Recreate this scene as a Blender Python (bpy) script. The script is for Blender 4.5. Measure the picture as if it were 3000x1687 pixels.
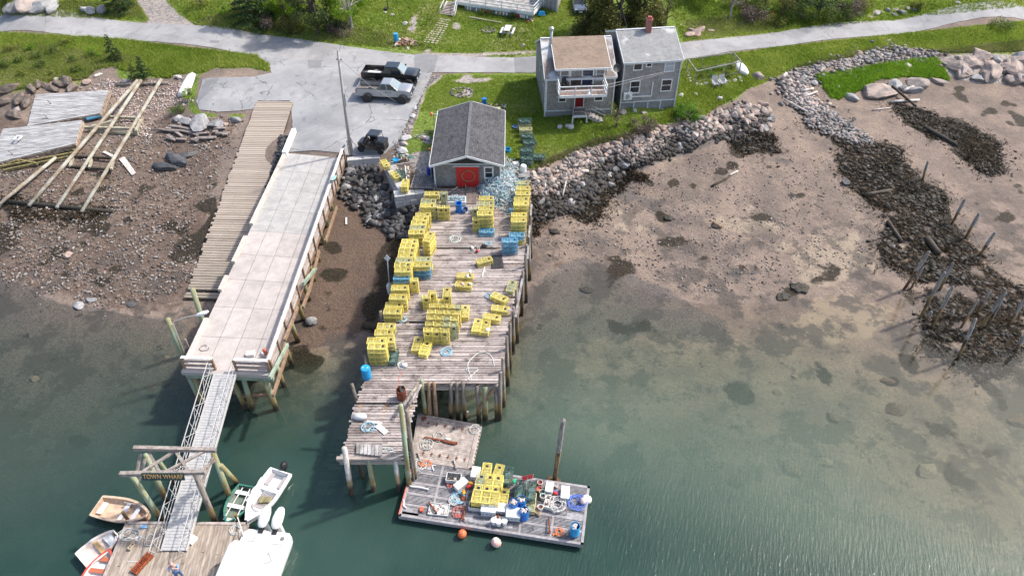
import bpy, bmesh, math, random
import numpy as np
from mathutils import Vector, Matrix, Euler
from mathutils.geometry import delaunay_2d_cdt
random.seed(7); RS = np.random.RandomState(11)
S = bpy.context.scene
for o in list(bpy.data.objects): bpy.data.objects.remove(o)
COL = S.collection
FPX, PITCH, CZ = 2080.0, math.radians(42.0), 40.0
cd = bpy.data.cameras.new('camera'); cam = bpy.data.objects.new('camera', cd); COL.objects.link(cam)
cd.sensor_width = 36; cd.lens = FPX/3000*36; cd.clip_end = 3000
cam.location = (0, 0, CZ); cam.rotation_euler = (math.pi/2-PITCH, 0, 0); S.camera = cam
SUN_EL, SUN_AZ = math.radians(50), math.radians(22)      # azimuth from +X towards +Y
w = bpy.data.worlds.new('World'); S.world = w; w.use_nodes = True
sk = w.node_tree.nodes.new('ShaderNodeTexSky'); sk.sky_type = 'NISHITA'; sk.sun_disc = False
sk.sun_elevation = SUN_EL; sk.sun_rotation = math.pi/2-SUN_AZ; sk.dust_density = 3; sk.air_density = 1
bg = w.node_tree.nodes['Background']; bg.inputs[1].default_value = 0.15
w.node_tree.links.new(sk.outputs[0], bg.inputs[0])
sl = bpy.data.lights.new('sun', 'SUN'); sl.energy = 2.8; sl.angle = math.radians(2.5); sl.color = (1, .95, .88)
so = bpy.data.objects.new('sun', sl); COL.objects.link(so)
sd = Vector((math.cos(SUN_EL)*math.cos(SUN_AZ), math.cos(SUN_EL)*math.sin(SUN_AZ), math.sin(SUN_EL)))
so.rotation_euler = sd.to_track_quat('Z', 'Y').to_euler(); so.location = (40, 20, 80)
S.view_settings.view_transform = 'Standard'; S.view_settings.look = 'None'
S.view_settings.exposure = 0.78; S.view_settings.gamma = 1
S.cycles.max_bounces = 6; S.cycles.transparent_max_bounces = 12
cp, sp = math.cos(PITCH), math.sin(PITCH)
def ray(px, py):
    x = (px-1500)/FPX; y = -(py-843.5)/FPX
    return Vector((x, cp+y*sp, -sp+y*cp))
def P(px, py, z=0.0):
    d = ray(px, py); t = (z-CZ)/d.z
    return Vector((d.x*t, d.y*t, z))
def T(base, px, py):            # the point of a pixel's ray standing above (or below) a base point
    d = ray(px, py); t = base.y/d.y
    return Vector((d.x*t, d.y*t, CZ+d.z*t))
def proj(x, y, z):
    zz = z-CZ; dep = y*cp-zz*sp; up = y*sp+zz*cp
    dep = np.maximum(dep, .5) if hasattr(dep, 'shape') else dep
    return 1500+FPX*x/dep, 843.5-FPX*up/dep
def tag(o, label=None, cat=None, group=None, kind=None):
    if label: o['label'] = label
    if cat: o['category'] = cat
    if group: o['group'] = group
    if kind: o['kind'] = kind
    return o
def thing(name, label, cat, loc=(0, 0, 0), rz=0, group=None, rot=None):
    o = bpy.data.objects.new(name, None); COL.objects.link(o); o.location = loc
    o.rotation_euler = rot or (0, 0, rz); o.empty_display_size = .2
    return tag(o, label, cat, group)
def mtx(o):
    m = Matrix.LocRotScale(o.location, o.rotation_euler, o.scale)
    return mtx(o.parent)@m if o.parent else m
class MB:
    def __init__(s): s.v = []; s.f = []; s.r = []; s.cur = .5
    def add(s, vs, fs):
        n = len(s.v); s.v += [tuple(v) for v in vs]
        for f in fs: s.f.append(tuple(i+n for i in f)); s.r.append(s.cur)
        return s
    def rnd(s): s.cur = random.random(); return s
    def box(s, x0, x1, y0, y1, z0, z1, m=None):
        vs = [Vector((x, y, z)) for z in (z0, z1) for x, y in ((x0, y0), (x1, y0), (x1, y1), (x0, y1))]
        if m is not None: vs = [m@v for v in vs]
        return s.add(vs, [(3, 2, 1, 0), (4, 5, 6, 7), (0, 1, 5, 4), (1, 2, 6, 5), (2, 3, 7, 6), (3, 0, 4, 7)])
    def beam(s, a, b, w=.1, h=None, roll=0):   # square bar from a to b, w wide, h tall
        a, b = Vector(a), Vector(b); h = h or w; d = (b-a)
        if d.length < 1e-6: return s
        d.normalize(); up = Vector((0, 0, 1)) if abs(d.z) < .95 else Vector((0, 1, 0))
        sx = d.cross(up).normalized(); sy = sx.cross(d)
        if roll: R = Matrix.Rotation(roll, 3, d); sx = R@sx; sy = R@sy
        q = [(-1, -1), (1, -1), (1, 1), (-1, 1)]
        vs = [p+sx*i*w/2+sy*j*h/2 for p in (a, b) for i, j in q]
        return s.add(vs, [(3, 2, 1, 0), (4, 5, 6, 7), (0, 1, 5, 4), (1, 2, 6, 5), (2, 3, 7, 6), (3, 0, 4, 7)])
    def tube(s, pts, r, n=8, caps=True, jit=0):
        pts = [Vector(p) for p in pts]; k = len(pts); rs = r if isinstance(r, (list, tuple)) else [r]*k
        vs = []; fs = []; px = None
        for i, p in enumerate(pts):
            d = (pts[min(i+1, k-1)]-pts[max(i-1, 0)])
            d = d.normalized() if d.length > 1e-9 else Vector((0, 0, 1))
            if px is None:
                up = Vector((0, 0, 1)) if abs(d.z) < .9 else Vector((1, 0, 0)); sx = d.cross(up).normalized()
            else: sx = (px-d*px.dot(d)).normalized()
            px = sx; sy = d.cross(sx)
            for j in range(n):
                a = 2*math.pi*j/n; q = rs[i]*(1+random.uniform(-jit, jit))
                vs.append(p+(sx*math.cos(a)+sy*math.sin(a))*q)
        for i in range(k-1):
            for j in range(n):
                fs.append((i*n+j, i*n+(j+1) % n, (i+1)*n+(j+1) % n, (i+1)*n+j))
        if caps: fs += [tuple(range(n-1, -1, -1)), tuple((k-1)*n+j for j in range(n))]
        return s.add(vs, fs)
    def lathe(s, prof, c=(0, 0, 0), n=16, m=None):    # prof: (r,z)
        vs = []; fs = []; c = Vector(c)
        for r, z in prof:
            for j in range(n):
                a = 2*math.pi*j/n; v = Vector((r*math.cos(a), r*math.sin(a), z))
                if m is not None: v = m@v
                vs.append(v+c)
        for i in range(len(prof)-1):
            for j in range(n): fs.append((i*n+j, i*n+(j+1) % n, (i+1)*n+(j+1) % n, (i+1)*n+j))
        fs += [tuple(range(n-1, -1, -1)), tuple((len(prof)-1)*n+j for j in range(n))]
        return s.add(vs, fs)
    def prism(s, poly, z0, z1):      # poly of (x,y); z0,z1 numbers
        n = len(poly)
        vs = [(x, y, z0) for x, y in poly]+[(x, y, z1) for x, y in poly]
        fs = [tuple(range(n-1, -1, -1)), tuple(range(n, 2*n))]+[(i, (i+1) % n, n+(i+1) % n, n+i) for i in range(n)]
        return s.add(vs, fs)
    def extrude(s, poly3, d):        # planar polygon of 3D points pushed by vector d
        n = len(poly3); d = Vector(d); A = [Vector(p) for p in poly3]
        return s.add(A+[p+d for p in A], [tuple(range(n-1, -1, -1)), tuple(range(n, 2*n))]+[(i, (i+1) % n, n+(i+1) % n, n+i) for i in range(n)])
    def quad(s, *p): return s.add(p, [tuple(range(len(p)))])
    def loft(s, rings, close=True, caps=True):
        n = len(rings[0]); vs = [v for r in rings for v in r]; fs = []
        for i in range(len(rings)-1):
            for j in range(n if close else n-1):
                fs.append((i*n+j, i*n+(j+1) % n, (i+1)*n+(j+1) % n, (i+1)*n+j))
        if caps: fs += [tuple(range(n-1, -1, -1)), tuple((len(rings)-1)*n+j for j in range(n))]
        return s.add(vs, fs)
    def blob(s, c, r, n=2, jit=.15, sq=(1, 1, 1), rot=0, seed=None):
        bm = bmesh.new(); bmesh.ops.create_icosphere(bm, subdivisions=n, radius=1)
        rr = random.Random(seed if seed is not None else random.random())
        R = Matrix.Rotation(rot, 3, 'Z')
        vs = [R@Vector((v.co.x*sq[0], v.co.y*sq[1], v.co.z*sq[2]))*r*(1+rr.uniform(-jit, jit))+Vector(c) for v in bm.verts]
        fs = [tuple(v.index for v in f.verts) for f in bm.faces]; bm.free()
        return s.add(vs, fs)
    def build(s, name, mat, parent=None, world=False, smooth=False, bevel=0, origin=None):
        vs = [Vector(v) for v in s.v]; loc = None
        if parent is not None and world:
            inv = mtx(parent).inverted(); vs = [inv@v for v in vs]
        elif parent is None and world:
            a = np.array(s.v); loc = Vector(origin) if origin is not None else Vector((a[:, 0].mean(), a[:, 1].mean(), a[:, 2].min())); vs = [v-loc for v in vs]
        me = bpy.data.meshes.new(name); me.from_pydata(vs, [], s.f); me.materials.append(mat)
        at = me.attributes.new('rnd', 'FLOAT', 'FACE'); at.data.foreach_set('value', s.r)
        if smooth: me.polygons.foreach_set('use_smooth', [True]*len(me.polygons))
        bm = bmesh.new(); bm.from_mesh(me); bmesh.ops.recalc_face_normals(bm, faces=bm.faces); bm.to_mesh(me); bm.free()
        o = bpy.data.objects.new(name, me); COL.objects.link(o)
        if parent: o.parent = parent
        if loc is not None: o.location = loc
        if bevel:
            b = o.modifiers.new('b', 'BEVEL'); b.width = bevel; b.segments = 2; b.limit_method = 'ANGLE'
        return o
KIDS = {}
def copy_tree(o, parent=None):
    c = o.copy(); COL.objects.link(c); c.parent = parent
    if o.name not in KIDS or parent is None: pass
    for ch in CH(o): copy_tree(ch, c)
    return c
def CH(o): return [x for x in o.children]
def nmat(name):
    m = bpy.data.materials.new(name); m.use_nodes = True; n = m.node_tree.nodes; l = m.node_tree.links
    return m, n, l, n['Principled BSDF']
def node(n, l, t, ins={}, **kw):
    x = n.new(t)
    for k, v in kw.items(): setattr(x, k, v)
    for k, v in ins.items():
        if hasattr(v, 'is_output'): l.new(v, x.inputs[k])
        elif v is not None: x.inputs[k].default_value = v
    return x
def c4(c): return (c[0], c[1], c[2], 1)
def mixc(n, l, fac, a, b, mode='MIX'):
    x = n.new('ShaderNodeMix'); x.data_type = 'RGBA'; x.blend_type = mode
    for i, v in ((0, fac), (6, a), (7, b)):
        if hasattr(v, 'is_output'): l.new(v, x.inputs[i])
        else: x.inputs[i].default_value = v if i == 0 else c4(v)
    return x.outputs[2]
def math_(n, l, op, a, b=0.0, c=None, clamp=False):
    x = n.new('ShaderNodeMath'); x.operation = op; x.use_clamp = clamp
    for i, v in ((0, a), (1, b), (2, c)):
        if v is None: continue
        if hasattr(v, 'is_output'): l.new(v, x.inputs[i])
        else: x.inputs[i].default_value = v
    return x.outputs[0]
def noise(n, l, vec, scale, detail=4, rough=.6, stretch=None):
    if stretch: vec = node(n, l, 'ShaderNodeMapping', {0: vec, 3: stretch}).outputs[0]
    return node(n, l, 'ShaderNodeTexNoise', {'Vector': vec, 'Scale': scale, 'Detail': detail, 'Roughness': rough}).outputs[0]
def ramp(n, l, fac, a, b):   # smooth 0..1 between a and b
    x = node(n, l, 'ShaderNodeMapRange', {0: fac, 1: a, 2: b}); x.interpolation_type = 'SMOOTHSTEP'; return x.outputs[0]
MC = {}
def M(name, c1, c2=None, scale=6, rough=.75, bump=0, rnd=0, metal=0, stretch=None, spec=.4, hi=(.38, .62), bscale=None, coat=0, orand=0, tide=0):
    if name in MC: return MC[name]
    m, n, l, b = nmat(name); MC[name] = m
    tc = node(n, l, 'ShaderNodeTexCoord').outputs['Object']
    oi = node(n, l, 'ShaderNodeObjectInfo').outputs['Random']
    if c2 is not None:
        vec = node(n, l, 'ShaderNodeVectorMath', {0: tc, 1: node(n, l, 'ShaderNodeCombineXYZ', {0: math_(n, l, 'MULTIPLY', oi, 50.)}).outputs[0]}).outputs[0]
        f = ramp(n, l, noise(n, l, vec, scale, 5, .65, stretch), *hi); col = mixc(n, l, f, c1, c2)
    else: col = mixc(n, l, 0., c1, c1)
    if tide:      # growth left by the tide: brown and mustard, then black near low water
        g_ = node(n, l, 'ShaderNodeNewGeometry').outputs['Position']; z = node(n, l, 'ShaderNodeSeparateXYZ', {0: g_}).outputs[2]; zz = math_(n, l, 'ADD', z, math_(n, l, 'MULTIPLY', noise(n, l, g_, 1.6, 4, .7), 1.4))
        col = mixc(n, l, math_(n, l, 'MULTIPLY', ramp(n, l, zz, tide+.9, tide+.2), .8), col, (.24, .16, .05)); col = mixc(n, l, math_(n, l, 'MULTIPLY', ramp(n, l, zz, tide+.1, tide-.7), .92), col, (.035, .026, .02))
    if rnd:
        a = node(n, l, 'ShaderNodeAttribute', attribute_name='rnd').outputs['Fac']
        v = math_(n, l, 'MULTIPLY_ADD', a, 2*rnd, 1-rnd)
        col = mixc(n, l, 1., col, node(n, l, 'ShaderNodeCombineXYZ', {0: v, 1: v, 2: v}).outputs[0], 'MULTIPLY')
    if orand:
        v = math_(n, l, 'MULTIPLY_ADD', oi, 2*orand, 1-orand)
        col = mixc(n, l, 1., col, node(n, l, 'ShaderNodeCombineXYZ', {0: v, 1: v, 2: v}).outputs[0], 'MULTIPLY')
    l.new(col, b.inputs['Base Color']); b.inputs['Roughness'].default_value = rough; b.inputs['Metallic'].default_value = metal
    b.inputs['Specular IOR Level'].default_value = spec
    if coat: b.inputs['Coat Weight'].default_value = coat; b.inputs['Coat Roughness'].default_value = .08
    if bump:
        h = noise(n, l, tc, bscale or scale*2, 4, .7, stretch)
        bp = node(n, l, 'ShaderNodeBump', {'Strength': bump, 'Distance': .05, 'Height': h}); l.new(bp.outputs[0], b.inputs['Normal'])
    return m
def shingle(name, c1, c2, cm, axis='wall', bw=.16, bh=.13, stain_shade=None, stain_rng=(.5, .65)):
    m, n, l, b = nmat(name)
    g = node(n, l, 'ShaderNodeNewGeometry').outputs['Position']
    sx = node(n, l, 'ShaderNodeSeparateXYZ', {0: g}); X, Y, Z = sx.outputs
    if axis == 'wall': u, v = math_(n, l, 'ADD', X, Y), Z
    elif axis == 'roofx': u, v = X, math_(n, l, 'MULTIPLY', Y, 1.12)
    else: u, v = Y, math_(n, l, 'MULTIPLY', X, 1.08)
    vec = node(n, l, 'ShaderNodeCombineXYZ', {0: u, 1: v}).outputs[0]
    wv = noise(n, l, g, 1.5, 2)
    br = node(n, l, 'ShaderNodeTexBrick', {'Vector': vec, 'Color1': c4(c1), 'Color2': c4(c2), 'Mortar': c4(cm), 'Scale': 1., 'Mortar Size': .012, 'Mortar Smooth': .3, 'Bias': 0., 'Brick Width': bw, 'Row Height': bh})
    f = ramp(n, l, noise(n, l, g, .9, 6, .7), .35, .68)
    col = mixc(n, l, math_(n, l, 'MULTIPLY', f, .35), br.outputs[0], tuple(x*1.35 for x in c2))
    f2 = ramp(n, l, noise(n, l, g, 4.5, 5, .75, (1, 1, .35)), .5, .75)
    col = mixc(n, l, math_(n, l, 'MULTIPLY', f2, .3), col, tuple(x*.45 for x in c1))
    if stain_shade:
        s = ramp(n, l, math_(n, l, 'ADD', noise(n, l, g, .45, 2), math_(n, l, 'MULTIPLY', noise(n, l, g, 7, 5, .8), .3)), stain_rng[0]+.13, stain_rng[1]+.13)
        col = mixc(n, l, s, col, stain_shade)
    l.new(col, b.inputs['Base Color']); b.inputs['Roughness'].default_value = .85; b.inputs['Specular IOR Level'].default_value = .25
    bp = node(n, l, 'ShaderNodeBump', {'Strength': .6, 'Distance': .02, 'Height': math_(n, l, 'SUBTRACT', 1., br.outputs[1])}); l.new(bp.outputs[0], b.inputs['Normal'])
    return m
WHITE = M('white_paint', (.78, .78, .77), (.66, .66, .63), 5, .55, .1)
TRIM = M('trim_paint', (.62, .64, .64), (.48, .50, .50), 7, .6, .1)
GEL = M('gelcoat', (.84, .84, .83), (.78, .78, .76), 2, .25, coat=.3)
OLDW = M('weathered_board', (.37, .32, .285), (.16, .13, .115), 3.2, .9, .5, rnd=.3, stretch=(.5, 3, 3), hi=(.45, .72))
OLDWX = M('weathered_board_grey', (.36, .345, .33), (.19, .175, .165), 3, .9, .5, rnd=.25, stretch=(.6, .6, 3))
PILE = M('pile_wood', (.27, .235, .205), (.13, .11, .09), 5, .9, .6, stretch=(1, 1, .15), orand=.25, tide=1.9)
GPILE = M('treated_pile', (.30, .36, .25), (.26, .23, .11), 1.3, .85, .5, stretch=(1, 1, .3), tide=1.7)
DARKW = M('wet_dark_wood', (.035, .03, .024), (.07, .05, .03), 3, .7, .6)
BLACK = M('black_plastic', (.02, .02, .022), None, rough=.5)
RUBBER = M('tyre_rubber', (.022, .022, .023), None, rough=.8)
GLASS = M('dark_glass', (.02, .025, .03), None, rough=.06, spec=.8)
INT = M('dark_interior', (.03, .024, .02), (.09, .065, .05), 2, .8)
STEEL = M('galvanised_steel', (.52, .53, .54), (.42, .43, .44), 8, .4, metal=.6)
ALU = M('aluminium', (.50, .49, .475), (.42, .41, .40), 6, .6)
RUST = M('rust', (.26, .07, .03), (.12, .04, .02), 9, .9, .6)
BLUEP = M('blue_plastic', (.01, .17, .55), (.015, .14, .45), 3, .4)
BLUEL = M('light_blue_plastic', (.02, .33, .62), (.02, .27, .55), 3, .4)
YEL = M('yellow_wire', (.84, .68, .13), (.70, .59, .20), 5, .5, orand=.22)
BLUEW = M('blue_wire', (.07, .27, .50), (.20, .50, .66), 5, .5)
GREENW = M('green_wire', (.03, .085, .07), (.07, .13, .10), 5, .5)
ROPEW = M('pale_rope', (.62, .60, .55), (.45, .48, .48), 9, .9)
ROPEB = M('blue_rope', (.20, .42, .55), (.45, .58, .62), 9, .9)
ROPER = M('red_rope', (.62, .13, .10), (.5, .2, .16), 9, .9)
ROPEO = M('orange_rope', (.75, .25, .10), None, rough=.9)
GRAN = M('granite', (.50, .49, .48), (.36, .355, .35), 9, .85, .5, bscale=12, orand=.08)
ROCKD = M('dark_wet_rock', (.045, .045, .048), (.09, .088, .088), 3, .55, .6, orand=.4)
ROCKL = M('shore_rock', (.42, .34, .29), (.26, .235, .225), 2.2, .85, .6, orand=.3)
ROCKP = M('pink_ledge_rock', (.40, .31, .26), (.20, .17, .155), 1.6, .85, .8)
ROCKG = M('grey_slab_rock', (.21, .21, .215), (.32, .31, .30), 2.2, .85, .6, orand=.25)
CT = '''0,0,6.2 400,10,5.2 700,5,6.6 1000,20,5.6 1300,60,5.0 1500,30,5.4 1800,15,6 2100,50,5.0 2500,15,5.6 3000,-10,5.8 0,-150,9 1500,-150,8 3000,-150,9
0,48,4.4 378,64,4.35 750,99,4.3 1100,148,4.3 1500,170,4.3 1800,165,4.3 2250,100,4.35 2628,60,4.4 3000,22,4.45
0,96,4.4 378,119,4.35 640,143,4.3 750,166,4.3 1268,215,4.3 1571,215,4.3 2008,175,4.3 2250,141,4.3 2541,108,4.35 3000,61,4.4
800,250,4.15 1000,300,4.1 1150,350,4.1 850,430,4.0 1000,450,4.0 1150,445,4.0 650,270,4.1 600,300,4.1 750,290,4.05 850,290,4.05
1300,250,4.3 1450,300,4.3 1600,350,4.2 1800,340,4.2 1980,300,4.2 2100,240,4.2 1500,400,4.1 1640,420,4.0 1270,545,3.9 1480,545,3.7 1400,520,3.8 1220,500,4.0 1180,470,4
1560,500,3.7 1680,450,3.7 1810,410,3.8 1930,375,3.8 2060,345,3.8 2150,295,3.8 2225,240,3.8 2310,215,3.9 2425,180,4.0 2564,148,4.0 2687,140,4.0 2803,163,3.9 2900,160,3.9 3000,150,3.9
1560,640,1.2 1660,630,1.2 1750,560,1.3 1800,500,1.5 1950,430,1.7 2100,380,2.0 2230,310,2.6 2300,260,3.1 2400,240,3.0 2570,235,2.9 2700,240,2.6 2800,240,2.4 2950,240,2.3
1700,680,.85 2000,600,.85 2300,500,1.15 2450,400,1.7 2600,330,2.0 2800,350,1.7 2950,400,1.5 2950,600,.7 2700,500,1.1 2550,600,.8 2800,700,.5
1560,820,.08 1640,785,.06 1720,775,.04 1820,810,.03 1950,860,.03 2150,880,.02 2400,860,.02 2600,850,.02 2750,900,.04 2850,980,.03 3000,830,.1
1700,900,-.22 1800,1000,-.4 2100,1000,-.28 2500,1050,-.28 2900,1150,-.3 1600,1000,-.4 1600,1250,-1.2 2000,1250,-1.0 2500,1300,-.75 3000,1380,-.55 1500,1500,-3 2000,1500,-1.9 2500,1550,-1.35 3000,1687,-1.1 1200,1687,-4 900,1500,-3.6 600,1300,-2.2 300,1200,-1.0 0,1080,-.5 0,1400,-1.5 300,1600,-2.6 1500,1900,-4.5 0,1900,-3.5 3000,1900,-3
0,800,.02 130,860,.03 230,895,.03 350,910,.03 500,930,.02 300,980,-.25 100,950,-.2 500,1080,-.6 700,960,0 850,1030,.02 950,1010,.02 1080,960,0.02 1050,1150,-1 1300,1250,-1.5 1300,1000,-.2 1430,950,0
1300,800,.8 1350,650,1.4 1500,700,1.0 1450,850,.4 1050,640,1.6 1000,750,1.15 950,860,.6 900,700,1.3 1000,560,2.3 1040,520,2.5 1130,600,2.0 1200,680,1.6
0,275,3.5 60,275,3.5 130,250,3.6 163,230,3.7 250,232,3.6 340,195,3.9 408,235,3.6 500,233,3.7 150,180,4.1 300,160,4.15 600,190,4.15 450,170,4.15
0,300,2.7 250,260,3.0 400,262,3.0 520,290,3.3 200,400,2.5 400,400,2.3 560,380,2.8 680,360,3.2 0,500,2.1 300,600,1.35 500,500,1.7 100,700,.65 400,750,.75 560,700,.85 620,500,2.2
740,380,3.15 840,380,3.2 690,500,2.35 790,500,2.4 640,650,1.4 730,650,1.5 590,800,.55 660,800,.6 560,870,.12 650,880,.1'''
pts = []
for t in CT.split():
    a, b_, c = map(float, t.split(',')); q = P(a, b_, c); pts.append((q.x, q.y, c))
pts = np.array(pts)
def tps_k(d2): return .5*d2*np.log(d2+1e-9)
n_ = len(pts); d2 = ((pts[:, None, :2]-pts[None, :, :2])**2).sum(2)
A = np.zeros((n_+3, n_+3)); A[:n_, :n_] = tps_k(d2)+np.eye(n_)*2.0
A[:n_, n_] = 1; A[:n_, n_+1:] = pts[:, :2]; A[n_, :n_] = 1; A[n_+1:, :n_] = pts[:, :2].T
WT = np.linalg.solve(A, np.concatenate([pts[:, 2], [0, 0, 0]]))
def tps(x, y):
    out = np.full(x.shape, WT[n_])+WT[n_+1]*x+WT[n_+2]*y
    for i in range(n_): out += WT[i]*tps_k((x-pts[i, 0])**2+(y-pts[i, 1])**2)
    return out
def vnoise(x, y, s, seed=0):     # value noise
    x = x*s; y = y*s; xi = np.floor(x).astype(np.int64); yi = np.floor(y).astype(np.int64); xf = x-xi; yf = y-yi
    def h(a, b):
        v = (a*374761393+b*668265263+seed*982451653) & 0xffffffff; v = ((v ^ (v >> 13))*1274126177) & 0xffffffff
        return ((v ^ (v >> 16)) & 0xffff)/65535.
    u = xf*xf*(3-2*xf); v = yf*yf*(3-2*yf)
    return (h(xi, yi)*(1-u)+h(xi+1, yi)*u)*(1-v)+(h(xi, yi+1)*(1-u)+h(xi+1, yi+1)*u)*v
def fbm(x, y, s, seed=0, o=4):
    t = 0; a = .5; k = 0
    for i in range(o): t = t+a*vnoise(x, y, s*2**i, seed+i); k += a; a *= .5
    return t/k
STEP = .27
gx = np.concatenate([-np.geomspace(900, 82, 14)[:-1], np.arange(-80, 80, STEP), np.geomspace(82, 900, 14)])
gy = np.concatenate([[-300, -120, -40, 0, 8], np.arange(14, 122, STEP), np.geomspace(124, 1500, 16)])
GX, GY = np.meshgrid(gx, gy)
cx, cy = np.clip(GX, -78, 78), np.clip(GY, 15, 118)
GZ = np.clip(tps(cx, cy), -6, 12)
PX, PY = proj(cx, cy, GZ)
def inpoly(x, y, poly):
    r = np.zeros(x.shape, bool); j = len(poly)-1
    for i in range(len(poly)):
        xi, yi = poly[i]; xj, yj = poly[j]
        if yi != yj: r ^= ((yi > y) != (yj > y)) & (x < (xj-xi)*(y-yi)/(yj-yi)+xi)
        j = i
    return r
def PL(s): return [tuple(map(float, t.split(','))) for t in s.split()]
wob = (fbm(cx, cy, .45, 3, 5)-.5)*44; wob2 = (fbm(cx, cy, .45, 9, 5)-.5)*30; fine = fbm(cx, cy, 1.3, 17, 3)-.5
WX, WY = PX+wob, PY+wob2
def ell(lst, soft=.35):
    m = np.zeros(GX.shape)
    for (x, y, a, b) in lst:
        sel = (abs(PX-x) < a*2.2) & (abs(PY-y) < b*2.2)
        d = np.sqrt(((WX[sel]-x)/a)**2+((WY[sel]-y)/b)**2); m[sel] = np.maximum(m[sel], np.clip((1.25-d+fine[sel]*1.1)/soft, 0, 1))
    return m*np.clip((fbm(cx, cy, 1.0, 71, 4)-.36)*7, 0, 1)
def blur(m, k=2):
    for _ in range(k):
        m = (m+np.roll(m, 1, 0)+np.roll(m, -1, 0))/3; m = (m+np.roll(m, 1, 1)+np.roll(m, -1, 1))/3
    return m
G_BANK = PL('-300,90 0,97 310,112 590,145 700,158 750,165 790,192 790,213 735,200 625,200 610,210 585,225 570,300 580,325 640,338 720,336 725,345 600,345 555,330 552,290 580,215 504,218 495,233 437,226 408,235 350,232 335,195 277,206 250,232 233,247 204,256 163,230 128,247 58,274 0,272 -300,280')
G_TL = PL('-900,-400 395,-400 400,0 430,50 440,66 378,66 0,49 -900,10')
G_TR = PL('480,-400 4000,-400 4000,-60 3000,21 2628,59 2250,99 2004,124 1900,140 1500,171 1228,164 1100,149 983,132 837,111 750,100 640,86 560,76 520,40 480,0')
G_LAWN = PL('1268,217 1571,215 1700,200 2008,175 2250,142 2541,109 3000,62 4000,-20 4000,90 3000,150 2960,160 2870,156 2803,163 2745,154 2687,141 2564,149 2483,175 2425,181 2317,205 2250,240 2190,262 2150,298 2100,312 2060,342 2000,355 1930,368 1880,395 1810,412 1740,425 1680,445 1600,485 1560,495 1480,500 1470,440 1290,400 1275,520 1210,500 1165,445 1200,400 1225,330 1240,280')
G_MARSH = PL('2387,221 2512,204 2570,192 2672,178 2745,172 2762,198 2783,239 2716,232 2628,230 2570,236 2527,262 2454,294 2425,288 2410,256')
grass = np.zeros(GX.shape)
ins = lambda q: inpoly(PX+wob*.2, PY+wob2*.2, q)
for q in (G_BANK, G_TL, G_TR, G_LAWN, G_MARSH): grass[ins(q)] = 1
grass[(GY > 118)] = 1
GSOLID = grass.copy()
W_RIDGE = PL('2300,290 2350,330 2440,400 2483,420 2599,420 2643,472 2768,583 2780,632 2890,784 2972,828 3010,900 2978,1079 2861,1100 2745,1044 2727,997 2687,942 2745,869 2687,813 2599,749 2579,676 2590,618 2526,577 2497,528 2457,496 2470,440 2400,380 2330,320')
W_P = [PL('2640,300 2700,330 2800,350 2900,400 2930,440 2900,450 2800,420 2720,410 2650,360'), PL('2783,420 2925,420 2920,450 2957,504 2905,510 2855,490 2800,460'),
       PL('1550,590 1640,570 1720,585 1760,560 1800,500 1850,490 1900,505 1880,530 1800,540 1760,600 1740,630 1690,645 1640,620 1590,640 1560,690 1545,690'),
       PL('0,578 80,582 200,600 330,612 330,640 290,655 220,648 120,632 60,640 0,622'), PL('1110,700 1180,660 1230,690 1150,840 1110,940 1075,960 1060,900 1100,800')]
weed = np.zeros(GX.shape)
weed[inpoly(WX, WY, W_RIDGE)] = 1; weed *= np.clip((fbm(cx, cy, .5, 61, 5)+.12*(GZ > .9)-.25*(GZ < .35)-.28)*8, .35, 1)
for q in W_P: weed[inpoly(WX, WY, q)] = .8
E_W = [(2340,850,38,20),(2295,870,20,13),(1716,850,20,12),(1960,641,24,11),(2151,611,10,6),(2071,752,20,9),(2082,697,11,9),(1625,678,14,9),(1562,692,22,12),(1980,537,30,13),(2038,552,24,17),(1908,537,14,9),(2195,430,66,32),(2120,500,20,12),(2160,480,24,12),
 (105,722,18,14),(65,725,14,14),(165,730,22,14),(225,705,25,12),(8,735,12,10),(8,760,12,8),(275,797,16,10),(350,615,20,10),(370,645,18,14),(300,655,20,12),(145,655,12,8),(190,650,18,9),(325,555,14,10),(400,590,25,12),(415,560,22,10),(340,800,12,8),(300,830,26,14),(340,790,18,10),
 (975,805,40,24),(965,725,20,20),(954,869,20,25),(994,875,12,8),(944,950,20,20),(875,997,30,28),(895,1064,46,30),(945,1055,14,12),
 (2620,1120,22,16),(2610,1205,34,20),(2440,1225,22,16),(2500,1215,16,10),(2330,1245,16,12),(2290,1255,18,12),(2980,1240,30,20),(2945,1190,20,14),(2645,1060,18,10),(2850,1060,40,26),(2900,1020,60,40),
 (2160,1410,26,18),(2310,1370,26,24),(2460,1485,18,15),(2560,1525,14,12),(2800,1545,24,22),(2080,1360,14,10),(2030,1310,30,12),(1580,1190,16,9),(2155,1250,22,14),(230,1470,24,16),(160,1590,22,14),(190,1545,22,14),(240,1290,30,14),(310,1410,10,16),(330,1435,16,12),(2895,1335,20,14),(2560,1340,14,8),(2280,1185,12,8),
 (2830,290,18,10),(2800,262,30,12),(2960,310,40,22),(2990,350,40,18),(2890,330,26,12),(2920,480,20,8),(2820,560,22,10),(2870,600,20,10),(2950,640,24,12),(2990,555,24,16),(2830,700,20,10),(1940,620,14,8),(2270,440,22,10),(2250,490,18,10),(1575,780,14,18),(1560,830,12,14),(1590,735,10,10)]
weed = np.maximum(weed, ell(E_W))
tau = (fbm(cx, cy, .12, 21)-.5)
weed = np.maximum(weed, np.clip((fbm(cx, cy, .35, 31)-.57)*9, 0, 1)*.8*((PX < 640) & (PY > 420) & (PY < 880)))
weed = np.maximum(weed, np.clip((fbm(cx, cy, .3, 33)-.62)*9, 0, 1)*.7*((PX > 1750) & (PY > 560) & (PY < 1600)))
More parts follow.
